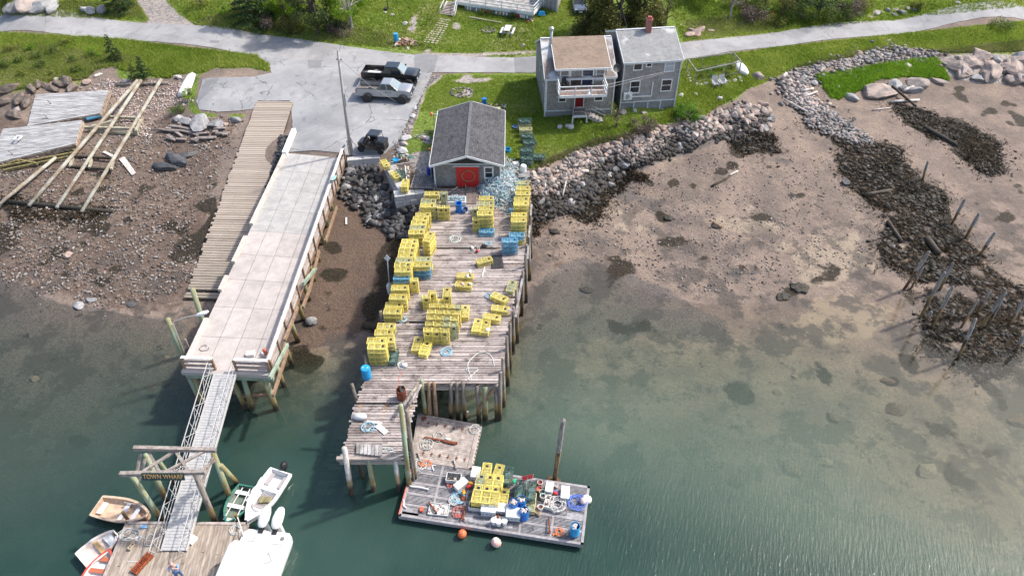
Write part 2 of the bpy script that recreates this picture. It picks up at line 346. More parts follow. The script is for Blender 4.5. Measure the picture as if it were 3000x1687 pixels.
stain_shade = np.zeros(GX.shape); stain_shade[inpoly(PX, PY, PL('1552,520 1690,455 1880,402 2060,348 2170,300 2260,350 2080,430 1960,470 1840,510 1760,570 1620,650 1556,660'))] = 1  # under the riprap the ground is painted dark as shade in the stone gaps
stain_shade[inpoly(WX, WY, PL('1590,800 1640,765 1720,755 1850,795 1980,865 2130,930 2170,1020 2050,1010 1900,960 1850,1000 1720,1000 1600,1060 1520,1100 1530,880'))] = .75
stain_shade[inpoly(WX, WY, PL('0,800 130,862 230,897 350,912 500,930 560,940 520,1400 0,1700 -400,1700 -400,780'))] = .7
stain_shade[inpoly(WX, WY, PL('1560,1100 2000,1030 2300,1150 2700,1290 3000,1330 3000,1420 2500,1420 2000,1330 1700,1400'))] = .45
stain_shade = np.maximum(stain_shade, .8*ell([(1850,585,60,24),(1930,600,70,26),(2040,615,60,18),(1800,570,30,18),(2300,690,20,14),(2180,800,60,14),(2320,800,40,10),(2260,470,60,14),(2000,1150,120,40)], .6))
stain_shade = np.clip(stain_shade+.9*tau*(stain_shade > 0), 0, 1)
pale = ell([(1728,905,42,24),(1925,1030,40,22),(1635,940,24,26),(1790,860,30,14),(1960,890,40,16),(1920,975,40,12),(150,675,70,26),(2120,1000,60,20),(280,520,40,20),(300,440,50,22),(2650,740,30,40),(1930,575,30,8),(1810,610,20,20),(1850,660,60,20),(2190,640,120,40),(2420,760,160,90),(2460,930,170,80)], .6)
brown = np.zeros(GX.shape)
brown[inpoly(WX, WY, PL('880,560 1000,560 1240,660 1120,950 1010,1000 850,1030 700,1000 820,800'))] = .9
brown = np.maximum(brown, ell([(1590,652,46,18),(1640,770,30,20),(450,690,60,26),(540,680,50,34),(480,640,40,22),(330,770,60,18),(360,720,30,20),(1560,740,26,40),(1530,950,20,60),(280,740,40,16)], .7)*.9)
brown = np.maximum(brown, .55*inpoly(WX, WY, PL('-300,300 60,330 200,420 420,400 480,330 700,350 640,560 560,880 520,930 340,915 120,865 -300,800')))
path = np.zeros(GX.shape)
path[inpoly(PX+wob*.18, PY+wob2*.18, PL('1268,217 1300,222 1250,262 1232,310 1215,360 1190,415 1165,440 1140,440 1180,370 1215,310 1235,262'))] = 1
path[ins(PL('395,-300 470,-300 480,0 520,40 580,80 520,86 430,76 436,55 404,0'))] = 1
path[ins(PL('1185,455 1245,440 1290,470 1290,545 1240,545 1215,510'))] = .8
path[ins(PL('1560,150 1620,150 1500,163 1360,168 1200,163 1250,155 1400,157'))] = .8
path = np.maximum(path, ell([(1352,272,34,17),(1380,235,44,9),(1265,150,24,8),(1330,78,18,10),(1215,70,14,30),(1530,212,12,8),(2580,36,40,5),(2530,44,26,5),(2640,26,34,5),(1645,135,20,6),(1940,318,20,10),(1265,415,24,12),(1300,320,20,8),(1405,40,10,8),(2090,330,16,7)], .5))
rockm = np.zeros(GX.shape)
rockm[inpoly(WX, WY, PL('2745,170 2870,150 3060,140 3060,260 2960,250 2850,240 2780,225 2760,190'))] = 1
rockm[inpoly(WX, WY, PL('20,-20 150,-20 170,30 60,34 20,24'))] = 1
dry = np.clip(fbm(cx, cy, .22, 41)*1.9-.64, 0, 1)
dry = np.maximum(dry, .9*inpoly(WX, WY, PL('-200,150 60,130 250,160 330,190 240,245 150,235 100,262 0,275 -200,275')))
dry = np.maximum(dry, .8*ell([(2480,160,60,12),(2560,150,30,8),(2830,150,60,14),(2960,140,50,16),(1800,400,90,16),(1680,440,40,12),(1600,470,40,14),(420,170,50,20),(1010,95,50,26),(2180,75,90,14),(2090,70,60,16),(1420,380,60,20),(1350,335,30,10),(350,20,50,30),(600,60,60,14)], .7))
grass *= 1-np.clip(path*1.2, 0, 1)
smalls = fbm(cx, cy, .9, 55)-.5
GZ = GZ+np.where(GY < 118, smalls*(.10+.10*(weed > .5)+.35*rockm)*(1-.75*grass), 0)
def hz(x, y):
    i = np.clip(np.searchsorted(gx, x)-1, 0, len(gx)-2); j = np.clip(np.searchsorted(gy, y)-1, 0, len(gy)-2)
    u = (x-gx[i])/(gx[i+1]-gx[i]); v = (y-gy[j])/(gy[j+1]-gy[j])
    return GZ[j, i]*(1-u)*(1-v)+GZ[j, i+1]*u*(1-v)+GZ[j+1, i]*(1-u)*v+GZ[j+1, i+1]*u*v
def G(px, py):                   # the ground point under a pixel
    z = 3.0
    for _ in range(14): q = P(px, py, z); z = .5*z+.5*float(hz(q.x, q.y))
    return Vector((q.x, q.y, float(hz(q.x, q.y))))
def grid_mesh(name, X, Y, Z, attrs, mat):
    ny, nx = X.shape; me = bpy.data.meshes.new(name)
    co = np.stack([X, Y, Z], -1).reshape(-1, 3).astype(np.float32)
    idx = np.arange(ny*nx).reshape(ny, nx); f = np.stack([idx[:-1, :-1], idx[:-1, 1:], idx[1:, 1:], idx[1:, :-1]], -1).reshape(-1, 4).astype(np.int32)
    raw(me, co, f, attrs); me.materials.append(mat)
    me.polygons.foreach_set('use_smooth', np.ones(len(f), bool)); me.update()
    o = bpy.data.objects.new(name, me); COL.objects.link(o); return o
def raw(me, co, f, attrs=None):
    k = f.shape[1]; me.vertices.add(len(co)); me.vertices.foreach_set('co', np.ascontiguousarray(co, np.float32).ravel())
    me.loops.add(f.size); me.loops.foreach_set('vertex_index', np.ascontiguousarray(f, np.int32).ravel())
    me.polygons.add(len(f)); me.polygons.foreach_set('loop_start', np.arange(0, f.size, k, dtype=np.int32))
    me.update(calc_edges=True)
    for nm, a in (attrs or {}).items():
        if a.ndim == 2: at = me.attributes.new(nm, 'FLOAT_COLOR', 'POINT'); at.data.foreach_set('color', np.ascontiguousarray(a, np.float32).ravel())
        else: at = me.attributes.new(nm, 'FLOAT', 'POINT'); at.data.foreach_set('value', np.ascontiguousarray(a, np.float32).ravel())
gm, n, l, b = nmat('ground')
pos = node(n, l, 'ShaderNodeNewGeometry').outputs['Position']
at1 = node(n, l, 'ShaderNodeAttribute', attribute_name='ma'); at2 = node(n, l, 'ShaderNodeAttribute', attribute_name='mb')
s1 = node(n, l, 'ShaderNodeSeparateColor', {0: at1.outputs['Color']}).outputs; s2 = node(n, l, 'ShaderNodeSeparateColor', {0: at2.outputs['Color']}).outputs
nf = noise(n, l, pos, 1.6, 7, .72); nF = noise(n, l, pos, 9., 5, .7); nl_ = noise(n, l, pos, .3, 4, .6)
def edge(a, k=.9, lo=.38, hi=.62): return ramp(n, l, math_(n, l, 'ADD', a, math_(n, l, 'MULTIPLY', math_(n, l, 'SUBTRACT', nf, .5), k)), lo, hi)
sand = mixc(n, l, ramp(n, l, nl_, .35, .65), (.295, .225, .175), (.185, .145, .12))
vo = node(n, l, 'ShaderNodeTexVoronoi', {'Vector': pos, 'Scale': 4.5}); vo2 = node(n, l, 'ShaderNodeTexVoronoi', {'Vector': pos, 'Scale': 11.})
vr = node(n, l, 'ShaderNodeSeparateColor', {0: vo2.outputs['Color']}).outputs[0]
sand = mixc(n, l, math_(n, l, 'MULTIPLY', ramp(n, l, vr, .3, .0), .38), sand, (.11, .085, .075))
sand = mixc(n, l, math_(n, l, 'MULTIPLY', ramp(n, l, vr, .85, 1.), .3), sand, (.46, .41, .36))
vr1 = node(n, l, 'ShaderNodeSeparateColor', {0: vo.outputs['Color']}).outputs[1]
sand = mixc(n, l, math_(n, l, 'MULTIPLY', ramp(n, l, vr1, .78, .95), .45), sand, (.20, .16, .15))
sand = mixc(n, l, math_(n, l, 'MULTIPLY', ramp(n, l, nF, .5, .7), .4), sand, (.24, .185, .155))
sand = mixc(n, l, math_(n, l, 'MULTIPLY', edge(s2[0], .8), .8), sand, (.36, .29, .215))
sand = mixc(n, l, math_(n, l, 'MULTIPLY', edge(s2[1], .8), .85), sand, mixc(n, l, ramp(n, l, nF, .4, .62), (.085, .052, .036), (.175, .125, .095)))
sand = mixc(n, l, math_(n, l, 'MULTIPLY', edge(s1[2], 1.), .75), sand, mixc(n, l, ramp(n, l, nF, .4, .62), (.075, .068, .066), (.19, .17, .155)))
zg = node(n, l, 'ShaderNodeSeparateXYZ', {0: pos}).outputs[2]; mot = math_(n, l, 'MULTIPLY', ramp(n, l, noise(n, l, pos, .32, 9, .72), .49, .57), math_(n, l, 'MULTIPLY_ADD', ramp(n, l, zg, 1.3, .1), .62, .16))
sand = mixc(n, l, mot, sand, (.085, .075, .068)); sand = mixc(n, l, math_(n, l, 'MULTIPLY', ramp(n, l, noise(n, l, pos, .7, 8, .75), .60, .67), math_(n, l, 'MULTIPLY', ramp(n, l, zg, 1.6, .6), .8)), sand, (.035, .03, .024))
bed = mixc(n, l, math_(n, l, 'MULTIPLY', edge(s2[2], .5), 1.), sand, mixc(n, l, ramp(n, l, vr1, .3, .8), (.42, .36, .31), (.25, .235, .225)))
wetc = mixc(n, l, ramp(n, l, nF, .42, .66), (.018, .016, .012), (.085, .06, .035))
bed = mixc(n, l, edge(s1[1], .95), bed, wetc)
gn = noise(n, l, pos, 3.2, 8, .8)
green = mixc(n, l, ramp(n, l, gn, .36, .64), (.07, .125, .015), (.22, .28, .05))
green = mixc(n, l, math_(n, l, 'MULTIPLY', ramp(n, l, nl_, .52, .7), .6), green, (.035, .09, .012))
dryc = mixc(n, l, ramp(n, l, gn, .35, .65), (.15, .15, .05), (.36, .32, .18))
dr = math_(n, l, 'MULTIPLY', edge(math_(n, l, 'MULTIPLY', node(n, l, 'ShaderNodeAttribute', attribute_name='dry').outputs['Fac'], .8), 1.1), .75)
green = mixc(n, l, dr, green, dryc)
out = mixc(n, l, edge(s1[0], .55), bed, green)
l.new(out, b.inputs['Base Color']); b.inputs['Specular IOR Level'].default_value = .2
l.new(math_(n, l, 'MULTIPLY_ADD', edge(s1[1], .95), -.3, .92), b.inputs['Roughness'])
hh = math_(n, l, 'ADD', math_(n, l, 'MULTIPLY', nf, 1.2), math_(n, l, 'MULTIPLY', noise(n, l, pos, 14, 4, .8), .6))
l.new(node(n, l, 'ShaderNodeBump', {'Strength': .9, 'Distance': .16, 'Height': hh}).outputs[0], b.inputs['Normal'])
one = np.ones(GX.shape)
ma = np.stack([blur(grass, 1), blur(weed, 1), blur(stain_shade, 3), one], -1).reshape(-1, 4)
mb = np.stack([blur(pale, 2), blur(brown, 3), blur(np.maximum(path, rockm), 1), one], -1).reshape(-1, 4)
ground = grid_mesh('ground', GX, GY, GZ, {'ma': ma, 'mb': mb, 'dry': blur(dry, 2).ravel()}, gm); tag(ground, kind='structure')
wx = np.concatenate([-np.geomspace(900, 84, 10)[:-1], np.arange(-82, 82, .6), np.geomspace(84, 900, 10)]); wy = np.concatenate([[-300, -120, -40, 0], np.arange(10, 90, .6)])
WXg, WYg = np.meshgrid(wx, wy); dep = np.clip(-hz(WXg.ravel(), WYg.ravel()), 0, 8).reshape(WXg.shape); dep = blur(dep, 2)
wm, n, l, b = nmat('sea_water'); n.remove(b); outn = n['Material Output']
pos = node(n, l, 'ShaderNodeNewGeometry').outputs['Position']
d_ = node(n, l, 'ShaderNodeAttribute', attribute_name='depth').outputs['Fac']
tf = math_(n, l, 'SUBTRACT', 1., math_(n, l, 'POWER', 2.718, math_(n, l, 'MULTIPLY', math_(n, l, 'POWER', d_, 1.5), -.48)))
px_x = node(n, l, 'ShaderNodeSeparateXYZ', {0: pos}).outputs[0]; silt_sheen = mixc(n, l, ramp(n, l, math_(n, l, 'ADD', px_x, math_(n, l, 'MULTIPLY', noise(n, l, pos, .15, 3), 8.)), -4., 9.), (.065, .09, .07), (.15, .215, .16))  # brighter right: sky sheen painted into the water colour; darker silt on the left
cl = mixc(n, l, ramp(n, l, d_, .3, 3.0), silt_sheen, (.020, .048, .039))
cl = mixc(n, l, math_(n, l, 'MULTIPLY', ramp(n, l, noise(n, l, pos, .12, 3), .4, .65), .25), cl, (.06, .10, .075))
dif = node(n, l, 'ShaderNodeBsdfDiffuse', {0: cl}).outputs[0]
tr = node(n, l, 'ShaderNodeBsdfTransparent', {0: mixc(n, l, ramp(n, l, d_, 0., .5), (.97, .97, .94), (.84, .91, .85))}).outputs[0]
rip = noise(n, l, pos, 2.2, 3, .55, (2.2, .5, 1)); rip2 = noise(n, l, pos, .5, 3, .5, (1.4, .6, 1))
act = ramp(n, l, math_(n, l, 'ADD', d_, math_(n, l, 'MULTIPLY', noise(n, l, pos, .08, 2), 2.)), 1.1, 3.0)
rp = node(n, l, 'ShaderNodeMapping', {0: pos, 2: (0, 0, .32), 3: (1, 1, 1)}).outputs[0]
rip = noise(n, l, rp, 3.6, 2, .5, (1.9, .3, 1))
bh_ = math_(n, l, 'MULTIPLY', rip, math_(n, l, 'MULTIPLY_ADD', act, .95, .05))
bp = node(n, l, 'ShaderNodeBump', {'Strength': 1., 'Distance': .034, 'Height': bh_}).outputs[0]
gl = node(n, l, 'ShaderNodeBsdfGlossy', {0: (1, 1, 1, 1), 'Roughness': .10, 'Normal': bp}).outputs[0]
fr = node(n, l, 'ShaderNodeFresnel', {0: 1.33, 'Normal': bp}).outputs[0]
m1 = node(n, l, 'ShaderNodeMixShader', {0: tf, 1: tr, 2: dif}).outputs[0]
m2 = node(n, l, 'ShaderNodeMixShader', {0: fr, 1: m1, 2: gl}).outputs[0]
l.new(m2, outn.inputs[0])
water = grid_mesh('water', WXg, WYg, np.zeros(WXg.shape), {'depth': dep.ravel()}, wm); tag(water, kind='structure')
def drape(name, pxs, mat, off=.04, step=.8, kind='structure', zz=None, wobble=0):
    w2 = [G(*p) if zz is None else P(p[0], p[1], zz) for p in pxs]
    ring = []
    for i, a in enumerate(w2):
        c = w2[(i+1) % len(w2)]; k = max(1, int((c-a).length/.6))
        for t in range(k):
            q = a.lerp(c, t/k); q = Vector((q.x+random.uniform(-wobble, wobble), q.y+random.uniform(-wobble, wobble)))
            ring.append(q)
    poly = [(q.x, q.y) for q in ring]; xs = [p[0] for p in poly]; ys = [p[1] for p in poly]
    X, Y = np.meshgrid(np.arange(min(xs), max(xs), step), np.arange(min(ys), max(ys), step))
    ok = inpoly(X, Y, poly); pp = ring+[Vector((a, c)) for a, c in zip(X[ok], Y[ok])]
    r = delaunay_2d_cdt(pp, [], [list(range(len(ring)))], 1, 1e-4)
    vx = np.array([(v.x, v.y) for v in r[0]]); z = hz(vx[:, 0], vx[:, 1])+off
    me = bpy.data.meshes.new(name); me.from_pydata([(a[0], a[1], c) for a, c in zip(vx, z)], [], [tuple(f) for f in r[2]]); me.materials.append(mat)
    me.polygons.foreach_set('use_smooth', [True]*len(me.polygons))
    if sum(p.normal.z for p in me.polygons) < 0: me.flip_normals()
    o = bpy.data.objects.new(name, me); COL.objects.link(o)
    return tag(o, kind=kind) if kind else o
def asphalt(name, c1, c2, crack=.5, pale=(.46, .455, .45)):
    m, n, l, b = nmat(name); pos = node(n, l, 'ShaderNodeNewGeometry').outputs['Position']
    f = ramp(n, l, noise(n, l, pos, .35, 6, .65), .35, .66); col = mixc(n, l, f, c1, c2)
    sp_ = ramp(n, l, noise(n, l, pos, 22., 2, .8), .35, .7); col = mixc(n, l, math_(n, l, 'MULTIPLY', sp_, .22), col, pale)
    wv = node(n, l, 'ShaderNodeVectorMath', {0: pos, 1: node(n, l, 'ShaderNodeTexNoise', {'Vector': pos, 'Scale': .7, 'Detail': 3.}).outputs['Color']}).outputs[0]
    ve = node(n, l, 'ShaderNodeTexVoronoi', {'Vector': wv, 'Scale': .22}, feature='DISTANCE_TO_EDGE').outputs[0]
    ck = math_(n, l, 'MULTIPLY', ramp(n, l, ve, .012, .003), math_(n, l, 'MULTIPLY', ramp(n, l, noise(n, l, pos, .5, 2), .45, .6), crack))
    col = mixc(n, l, ck, col, (.10, .095, .09))
    pt = math_(n, l, 'MULTIPLY', ramp(n, l, noise(n, l, pos, 1.3, 6, .8, (1, .6, 1)), .56, .72), .5); col = mixc(n, l, pt, col, pale)
    col = mixc(n, l, math_(n, l, 'MULTIPLY', ramp(n, l, noise(n, l, pos, .8, 7, .75, (1, .5, 1)), .55, .66), .45), col, (.14, .135, .13)); col = mixc(n, l, math_(n, l, 'MULTIPLY', ramp(n, l, noise(n, l, pos, .25, 3, .5), .52, .60), .22), col, (.16, .16, .16))
    l.new(col, b.inputs['Base Color']); b.inputs['Roughness'].default_value = .9; b.inputs['Specular IOR Level'].default_value = .2
    l.new(node(n, l, 'ShaderNodeBump', {'Strength': .3, 'Distance': .02, 'Height': noise(n, l, pos, 30, 2)}).outputs[0], b.inputs['Normal'])
    return m
ASPH = asphalt('old_asphalt', (.255, .25, .25), (.32, .315, .31)); ASPD = asphalt('patched_asphalt', (.19, .19, .195), (.23, .23, .235), .3, (.3, .3, .3))
ASPP = asphalt('yard_asphalt', (.235, .235, .24), (.31, .31, .31), 1., (.50, .495, .49))
drape('road', PL('-700,20 0,49 378,65 553,76 750,100 837,111 983,132 1100,149 1228,164 1500,171 1800,158 2004,126 2250,101 2628,61 3000,23 3600,-30 3600,0 3000,60 2541,108 2250,141 2008,175 1800,200 1571,214 1268,214 1000,192 750,167 640,144 378,119 0,96 -700,60'), ASPH, .05, wobble=.05)
drape('parking_yard', PL('735,158 750,166 1000,191 1268,214 1250,250 1233,285 1208,330 1188,370 1165,420 1130,450 1110,462 1012,456 848,447 858,378 850,297 755,296 742,322 640,330 585,322 574,300 584,270 594,233 640,229 735,228 795,215 788,190'), ASPP, .062, wobble=.06)
drape('asphalt_patch', PL('902,178 942,179 941,201 903,201'), ASPD, .075)
drape('asphalt_patch', PL('1216,160 1284,164 1272,214 1213,214'), ASPD, .072)
drape('asphalt_patch', PL('1507,171 1575,170 1575,213 1509,214'), ASPD, .072)
drape('asphalt_patch', PL('606,236 625,231 642,233 616,268 584,300 578,290 590,262'), ASPD, .072)
drape('asphalt_patch', PL('615,120 645,122 640,128 614,127'), ASPD, .08)
def ico(k=1):
    bm = bmesh.new(); bmesh.ops.create_icosphere(bm, subdivisions=k, radius=1); v = np.array([x.co[:] for x in bm.verts]); f = np.array([[q.index for q in p.verts] for p in bm.faces]); bm.free(); return v, f
IV, IF = ico(1)
def pick(polys, cnt):            # random ground points inside pixel polygons
    out = []; areas = [abs(sum(p[i][0]*p[(i+1) % len(p)][1]-p[(i+1) % len(p)][0]*p[i][1] for i in range(len(p))))/2 for p in polys]
    for p, a in zip(polys, areas):
        k = max(1, int(cnt*a/sum(areas))); xs = [q[0] for q in p]; ys = [q[1] for q in p]; got = np.zeros((0, 2))
        while len(got) < k:
            X = RS.uniform(min(xs), max(xs), k*3); Y = RS.uniform(min(ys), max(ys), k*3); m = inpoly(X, Y, p); got = np.concatenate([got, np.stack([X[m], Y[m]], 1)])
        out.append(got[:k])
    q = np.concatenate(out); dx = (q[:, 0]-1500)/FPX; dy = -(q[:, 1]-843.5)/FPX; D = np.stack([dx, cp+dy*sp, -sp+dy*cp], 1); z = np.full(len(q), 2.5)
    for _ in range(14):
        t = (z-CZ)/D[:, 2]; z = .5*z+.5*hz(D[:, 0]*t, D[:, 1]*t)
    t = (z-CZ)/D[:, 2]; return np.stack([D[:, 0]*t, D[:, 1]*t, hz(D[:, 0]*t, D[:, 1]*t)], 1)
def fray(c, k=1.):      # loosen the outline of a scatter
    q = RS.rand(len(c)) < .14; o = np.stack([fbm(c[:, 0], c[:, 1], .35, 91, 5)-.5, fbm(c[:, 0], c[:, 1], .35, 95, 5)-.5], 1)*3.6*k
    o += RS.normal(0, 1, o.shape)*(.12+.75*q)[:, None]*k; c[:, :2] += o; c[:, 2] = hz(c[:, 0], c[:, 1]); return c
def stones(name, polys, cnt, smin, smax, mat, label, sink=.2, power=2.5, flat=.6, gate=0):
    c = pick(polys, cnt)
    if name not in ('gravel', 'ramp_edge_stones'): c = fray(c, .5 if name in ('riprap_rubble', 'black_riprap') else 1.)
    if gate: c = c[gated(c, gate)]
    m = len(c); s = smin+(smax-smin)*RS.rand(m)**power; a = RS.rand(m)*6.28
    sc = np.stack([s*(.8+.8*RS.rand(m)), s*(.5+.5*RS.rand(m)), s*flat*(.6+.6*RS.rand(m))], 1)
    v = IV[None]*(1+RS.uniform(-.34, .30, (m, len(IV), 1)))*sc[:, None]
    x = v[..., 0]*np.cos(a)[:, None]-v[..., 1]*np.sin(a)[:, None]; y = v[..., 0]*np.sin(a)[:, None]+v[..., 1]*np.cos(a)[:, None]
    co = np.stack([x, y, v[..., 2]+sc[:, 2:]*(1-2*sink)*.5+(RS.rand(m)*s*.3)[:, None]], -1)+c[:, None]
    f = IF[None]+(np.arange(m)*len(IV))[:, None, None]
    me = bpy.data.meshes.new(name); raw(me, co.reshape(-1, 3), f.reshape(-1, 3), {'rnd': np.repeat(RS.rand(m), len(IV))}); me.materials.append(mat)
    o = bpy.data.objects.new(name, me); COL.objects.link(o); return tag(o, label, 'stones', kind='stuff')
def gated(c, g): return fbm(c[:, 0], c[:, 1], .5, 61, 5)+.12*(c[:, 2] > .9)-.16*(c[:, 2] < .3) > g
def cobble(name, cols, dark=None):
    m, n, l, b = nmat(name); a = node(n, l, 'ShaderNodeAttribute', attribute_name='rnd').outputs['Fac']
    r = node(n, l, 'ShaderNodeValToRGB', {0: a}); r.color_ramp.interpolation = 'CONSTANT'; e = r.color_ramp.elements
    e[0].color = c4(cols[0]); e[1].position = 1/len(cols); e[1].color = c4(cols[1])
    for i, c in enumerate(cols[2:], 2): q = e.new(i/len(cols)); q.color = c4(c)
    pos = node(n, l, 'ShaderNodeNewGeometry').outputs['Position']
    col = mixc(n, l, math_(n, l, 'MULTIPLY', ramp(n, l, noise(n, l, pos, 7, 5, .7), .35, .65), .35), r.outputs[0], (.12, .11, .10))
    if dark:      # the tide line: below it the stones are covered in black growth
        z = node(n, l, 'ShaderNodeSeparateXYZ', {0: pos}).outputs[2]; zz = math_(n, l, 'ADD', z, math_(n, l, 'MULTIPLY', noise(n, l, pos, .6, 4), 1.2))
        col = mixc(n, l, math_(n, l, 'MULTIPLY', ramp(n, l, zz, dark+.35, dark-.25), .9), col, (.035, .033, .03))
    l.new(col, b.inputs['Base Color']); b.inputs['Roughness'].default_value = .8; b.inputs['Specular IOR Level'].default_value = .25
    return m
CB1 = cobble('beach_cobbles', [(.30, .26, .225), (.17, .155, .145), (.25, .19, .155), (.11, .10, .10), (.36, .33, .30), (.20, .16, .135), (.10, .07, .05)])
CB2 = cobble('riprap_stone', [(.34, .265, .225), (.20, .17, .155), (.42, .33, .28), (.14, .13, .125), (.29, .21, .17), (.19, .18, .17), (.10, .095, .09), (.44, .38, .34)], 3.15)
CB3 = cobble('grey_rubble', [(.22, .21, .205), (.13, .13, .13), (.30, .27, .25), (.38, .33, .30), (.09, .09, .09), (.24, .19, .165)])
CB4 = cobble('black_growth', [(.02, .019, .015), (.04, .034, .024), (.07, .055, .035), (.028, .026, .02), (.10, .085, .07), (.035, .03, .02), (.075, .05, .03)])
CB5 = cobble('wet_black_riprap', [(.035, .035, .037), (.06, .06, .063), (.095, .095, .098), (.045, .043, .042)])
CBW = cobble('bleached_rubble', [(.48, .40, .35), (.42, .30, .25), (.56, .50, .46), (.33, .28, .26), (.56, .42, .36)])
BEACH_L = PL('0,400 200,420 420,330 640,340 720,360 640,500 560,700 520,860 340,900 120,850 0,790')
RIP = PL('1552,510 1600,492 1690,450 1810,415 1880,398 1950,372 2060,345 2110,330 2170,300 2240,330 2270,350 2200,400 2080,420 1960,460 1840,500 1760,560 1700,610 1620,640 1556,650')
stones('beach_cobbles', [BEACH_L], 13000, .02, .16, CB1, 'brown and grey cobbles strewn over the left beach below the ramp', power=3)
stones('shingle', [PL('1560,700 1700,660 1900,640 2300,560 2450,500 2500,640 2560,760 2300,860 2150,860 1950,840 1820,790 1700,760 1600,770'), PL('1840,510 2080,440 2260,420 2450,460 2300,560 1900,640 1760,620')], 4500, .025, .12, CB1, 'small stones scattered on the tan tidal flat right of the trap pier', power=3.5)
stones('shingle', [PL('250,262 400,240 520,240 560,300 430,330 420,420 330,330 250,300')], 2600, .04, .16, CBW, 'pale bleached shingle at the top of the left beach', power=2)
stones('riprap_rubble', [RIP], 4600, .07, .34, CB2, 'small pink and grey stones filling the sea wall slope', power=1.6, flat=.75)
stones('rubble', [PL('2310,222 2425,183 2564,150 2690,145 2760,160 2740,176 2620,185 2520,205 2400,222 2370,260 2320,262'), PL('2255,240 2320,222 2380,250 2360,300 2290,290')], 1500, .1, .34, CB3, 'grey broken stones along the foot of the right grass verge', power=1.4)
stones('rubble', [PL('2290,262 2390,300 2470,350 2570,400 2570,425 2500,420 2420,395 2350,340 2280,285')], 1500, .08, .28, CB3, 'strip of dark grey rubble running down from the bleached timbers', power=1.4)
stones('rubble', [PL('2290,235 2350,245 2400,300 2420,320 2350,320 2290,275')], 260, .1, .36, CBW, 'bleached reddish rubble and broken timber at the head of the old crib', power=1.2)
stones('black_riprap', [PL('1008,505 1105,495 1150,590 1225,640 1215,700 1150,690 1085,650 1045,600 990,560')], 330, .15, .45, CB5, 'black wet stones filling the gaps below the granite wall', power=1.2, flat=.8)
stones('seaweed', [W_RIDGE], 8500, .05, .28, CB4, 'dark seaweed heaped over the old crib ridge right', power=2., flat=.4, gate=.31)
stones('seaweed', W_P[:3]+[PL('2140,400 2250,400 2270,460 2170,465')], 3000, .05, .24, CB4, 'dark seaweed clinging to low rocks on the right flat', power=1.8, flat=.4, gate=.44)
stones('gravel', [PL('1268,222 1290,222 1245,265 1230,310 1212,370 1188,415 1165,440 1150,438 1185,370 1215,310 1238,262')], 1500, .03, .1, CB3, 'grey gravel strip between the parking yard and the lawn', power=2)
stones('ramp_edge_stones', [PL('822,395 850,400 838,450 812,560 780,640 760,620 800,500')], 260, .1, .32, CB5, 'dark stones packed between the plank ramp and the town wharf', power=1.4)
def tufts(name, polys, cnt, h, mat, label, wdt=.05, needgrass=True, lean=.5):
    c = pick(polys, cnt)
    if not needgrass: c = fray(c, 1.1); c = c[gated(c, .30)]
    if needgrass:
        i = np.searchsorted(gx, c[:, 0])-1; j = np.searchsorted(gy, c[:, 1])-1; c = c[grass[j, i] > .5]
    c = np.repeat(c, 3, 0); m = len(c); c[:, :2] += RS.normal(0, .07, (m, 2)); a = RS.rand(m)*6.28; hh = h*(.5+RS.rand(m))*(.6+.8*fbm(c[:, 0], c[:, 1], .5, 77))
    u = np.stack([np.cos(a), np.sin(a), 0*a], 1)*wdt; tip = np.stack([RS.normal(0, lean, m)*hh, RS.normal(0, lean, m)*hh, hh], 1)
    co = np.stack([c-u-[0, 0, .03], c+u-[0, 0, .03], c+tip], 1); f = np.arange(m*3).reshape(m, 3)
    me = bpy.data.meshes.new(name); raw(me, co.reshape(-1, 3), f, {'rnd': np.repeat(RS.rand(m)*.5+.5*fbm(c[:, 0], c[:, 1], .35, 5), 3)}); me.materials.append(mat)
    o = bpy.data.objects.new(name, me); COL.objects.link(o); return tag(o, label, 'grass', kind='stuff')
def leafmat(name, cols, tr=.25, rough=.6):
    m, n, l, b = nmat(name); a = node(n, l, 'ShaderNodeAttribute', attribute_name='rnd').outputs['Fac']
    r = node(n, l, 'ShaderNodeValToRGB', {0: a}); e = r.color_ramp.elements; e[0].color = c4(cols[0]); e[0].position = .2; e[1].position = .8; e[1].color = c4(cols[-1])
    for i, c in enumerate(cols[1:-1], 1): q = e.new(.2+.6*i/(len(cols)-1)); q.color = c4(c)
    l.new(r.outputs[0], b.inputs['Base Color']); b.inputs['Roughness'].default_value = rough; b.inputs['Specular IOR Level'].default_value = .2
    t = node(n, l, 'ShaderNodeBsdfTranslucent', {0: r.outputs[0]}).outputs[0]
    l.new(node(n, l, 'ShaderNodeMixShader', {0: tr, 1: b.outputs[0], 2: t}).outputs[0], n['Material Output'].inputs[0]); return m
GRS = leafmat('grass_blades', [(.12, .20, .022), (.27, .36, .045), (.42, .45, .12)], .5); GRD = leafmat('dry_grass', [(.10, .13, .03), (.26, .26, .10), (.38, .34, .19)]); GRM = leafmat('marsh_grass', [(.09, .20, .012), (.19, .34, .03), (.30, .44, .05)], .45)
tufts('grass', [PL('0,97 310,112 590,145 750,163 790,192 790,213 600,212 500,232 340,200 250,232 130,250 0,272')], 26000, .26, GRS, 'green grass on the bank between road and left beach')
tufts('dry_grass', [PL('0,150 100,130 300,160 420,170 340,200 250,232 130,250 0,272')], 12000, .24, GRD, 'straw coloured grass on the left bank')
tufts('grass', [PL('0,0 400,0 435,62 0,47'), PL('490,0 1700,0 1700,120 1500,168 983,130 750,98 570,76'), PL('1950,0 3000,0 3000,20 2250,98 2004,122')], 34000, .2, GRS, 'green grass on the slope above the road')
tufts('grass', [PL('2008,178 2250,143 2541,110 3000,63 3000,150 2745,154 2564,149 2317,205 2190,262 2060,342 1930,368')], 24000, .2, GRS, 'green grass between the road and the right shore')
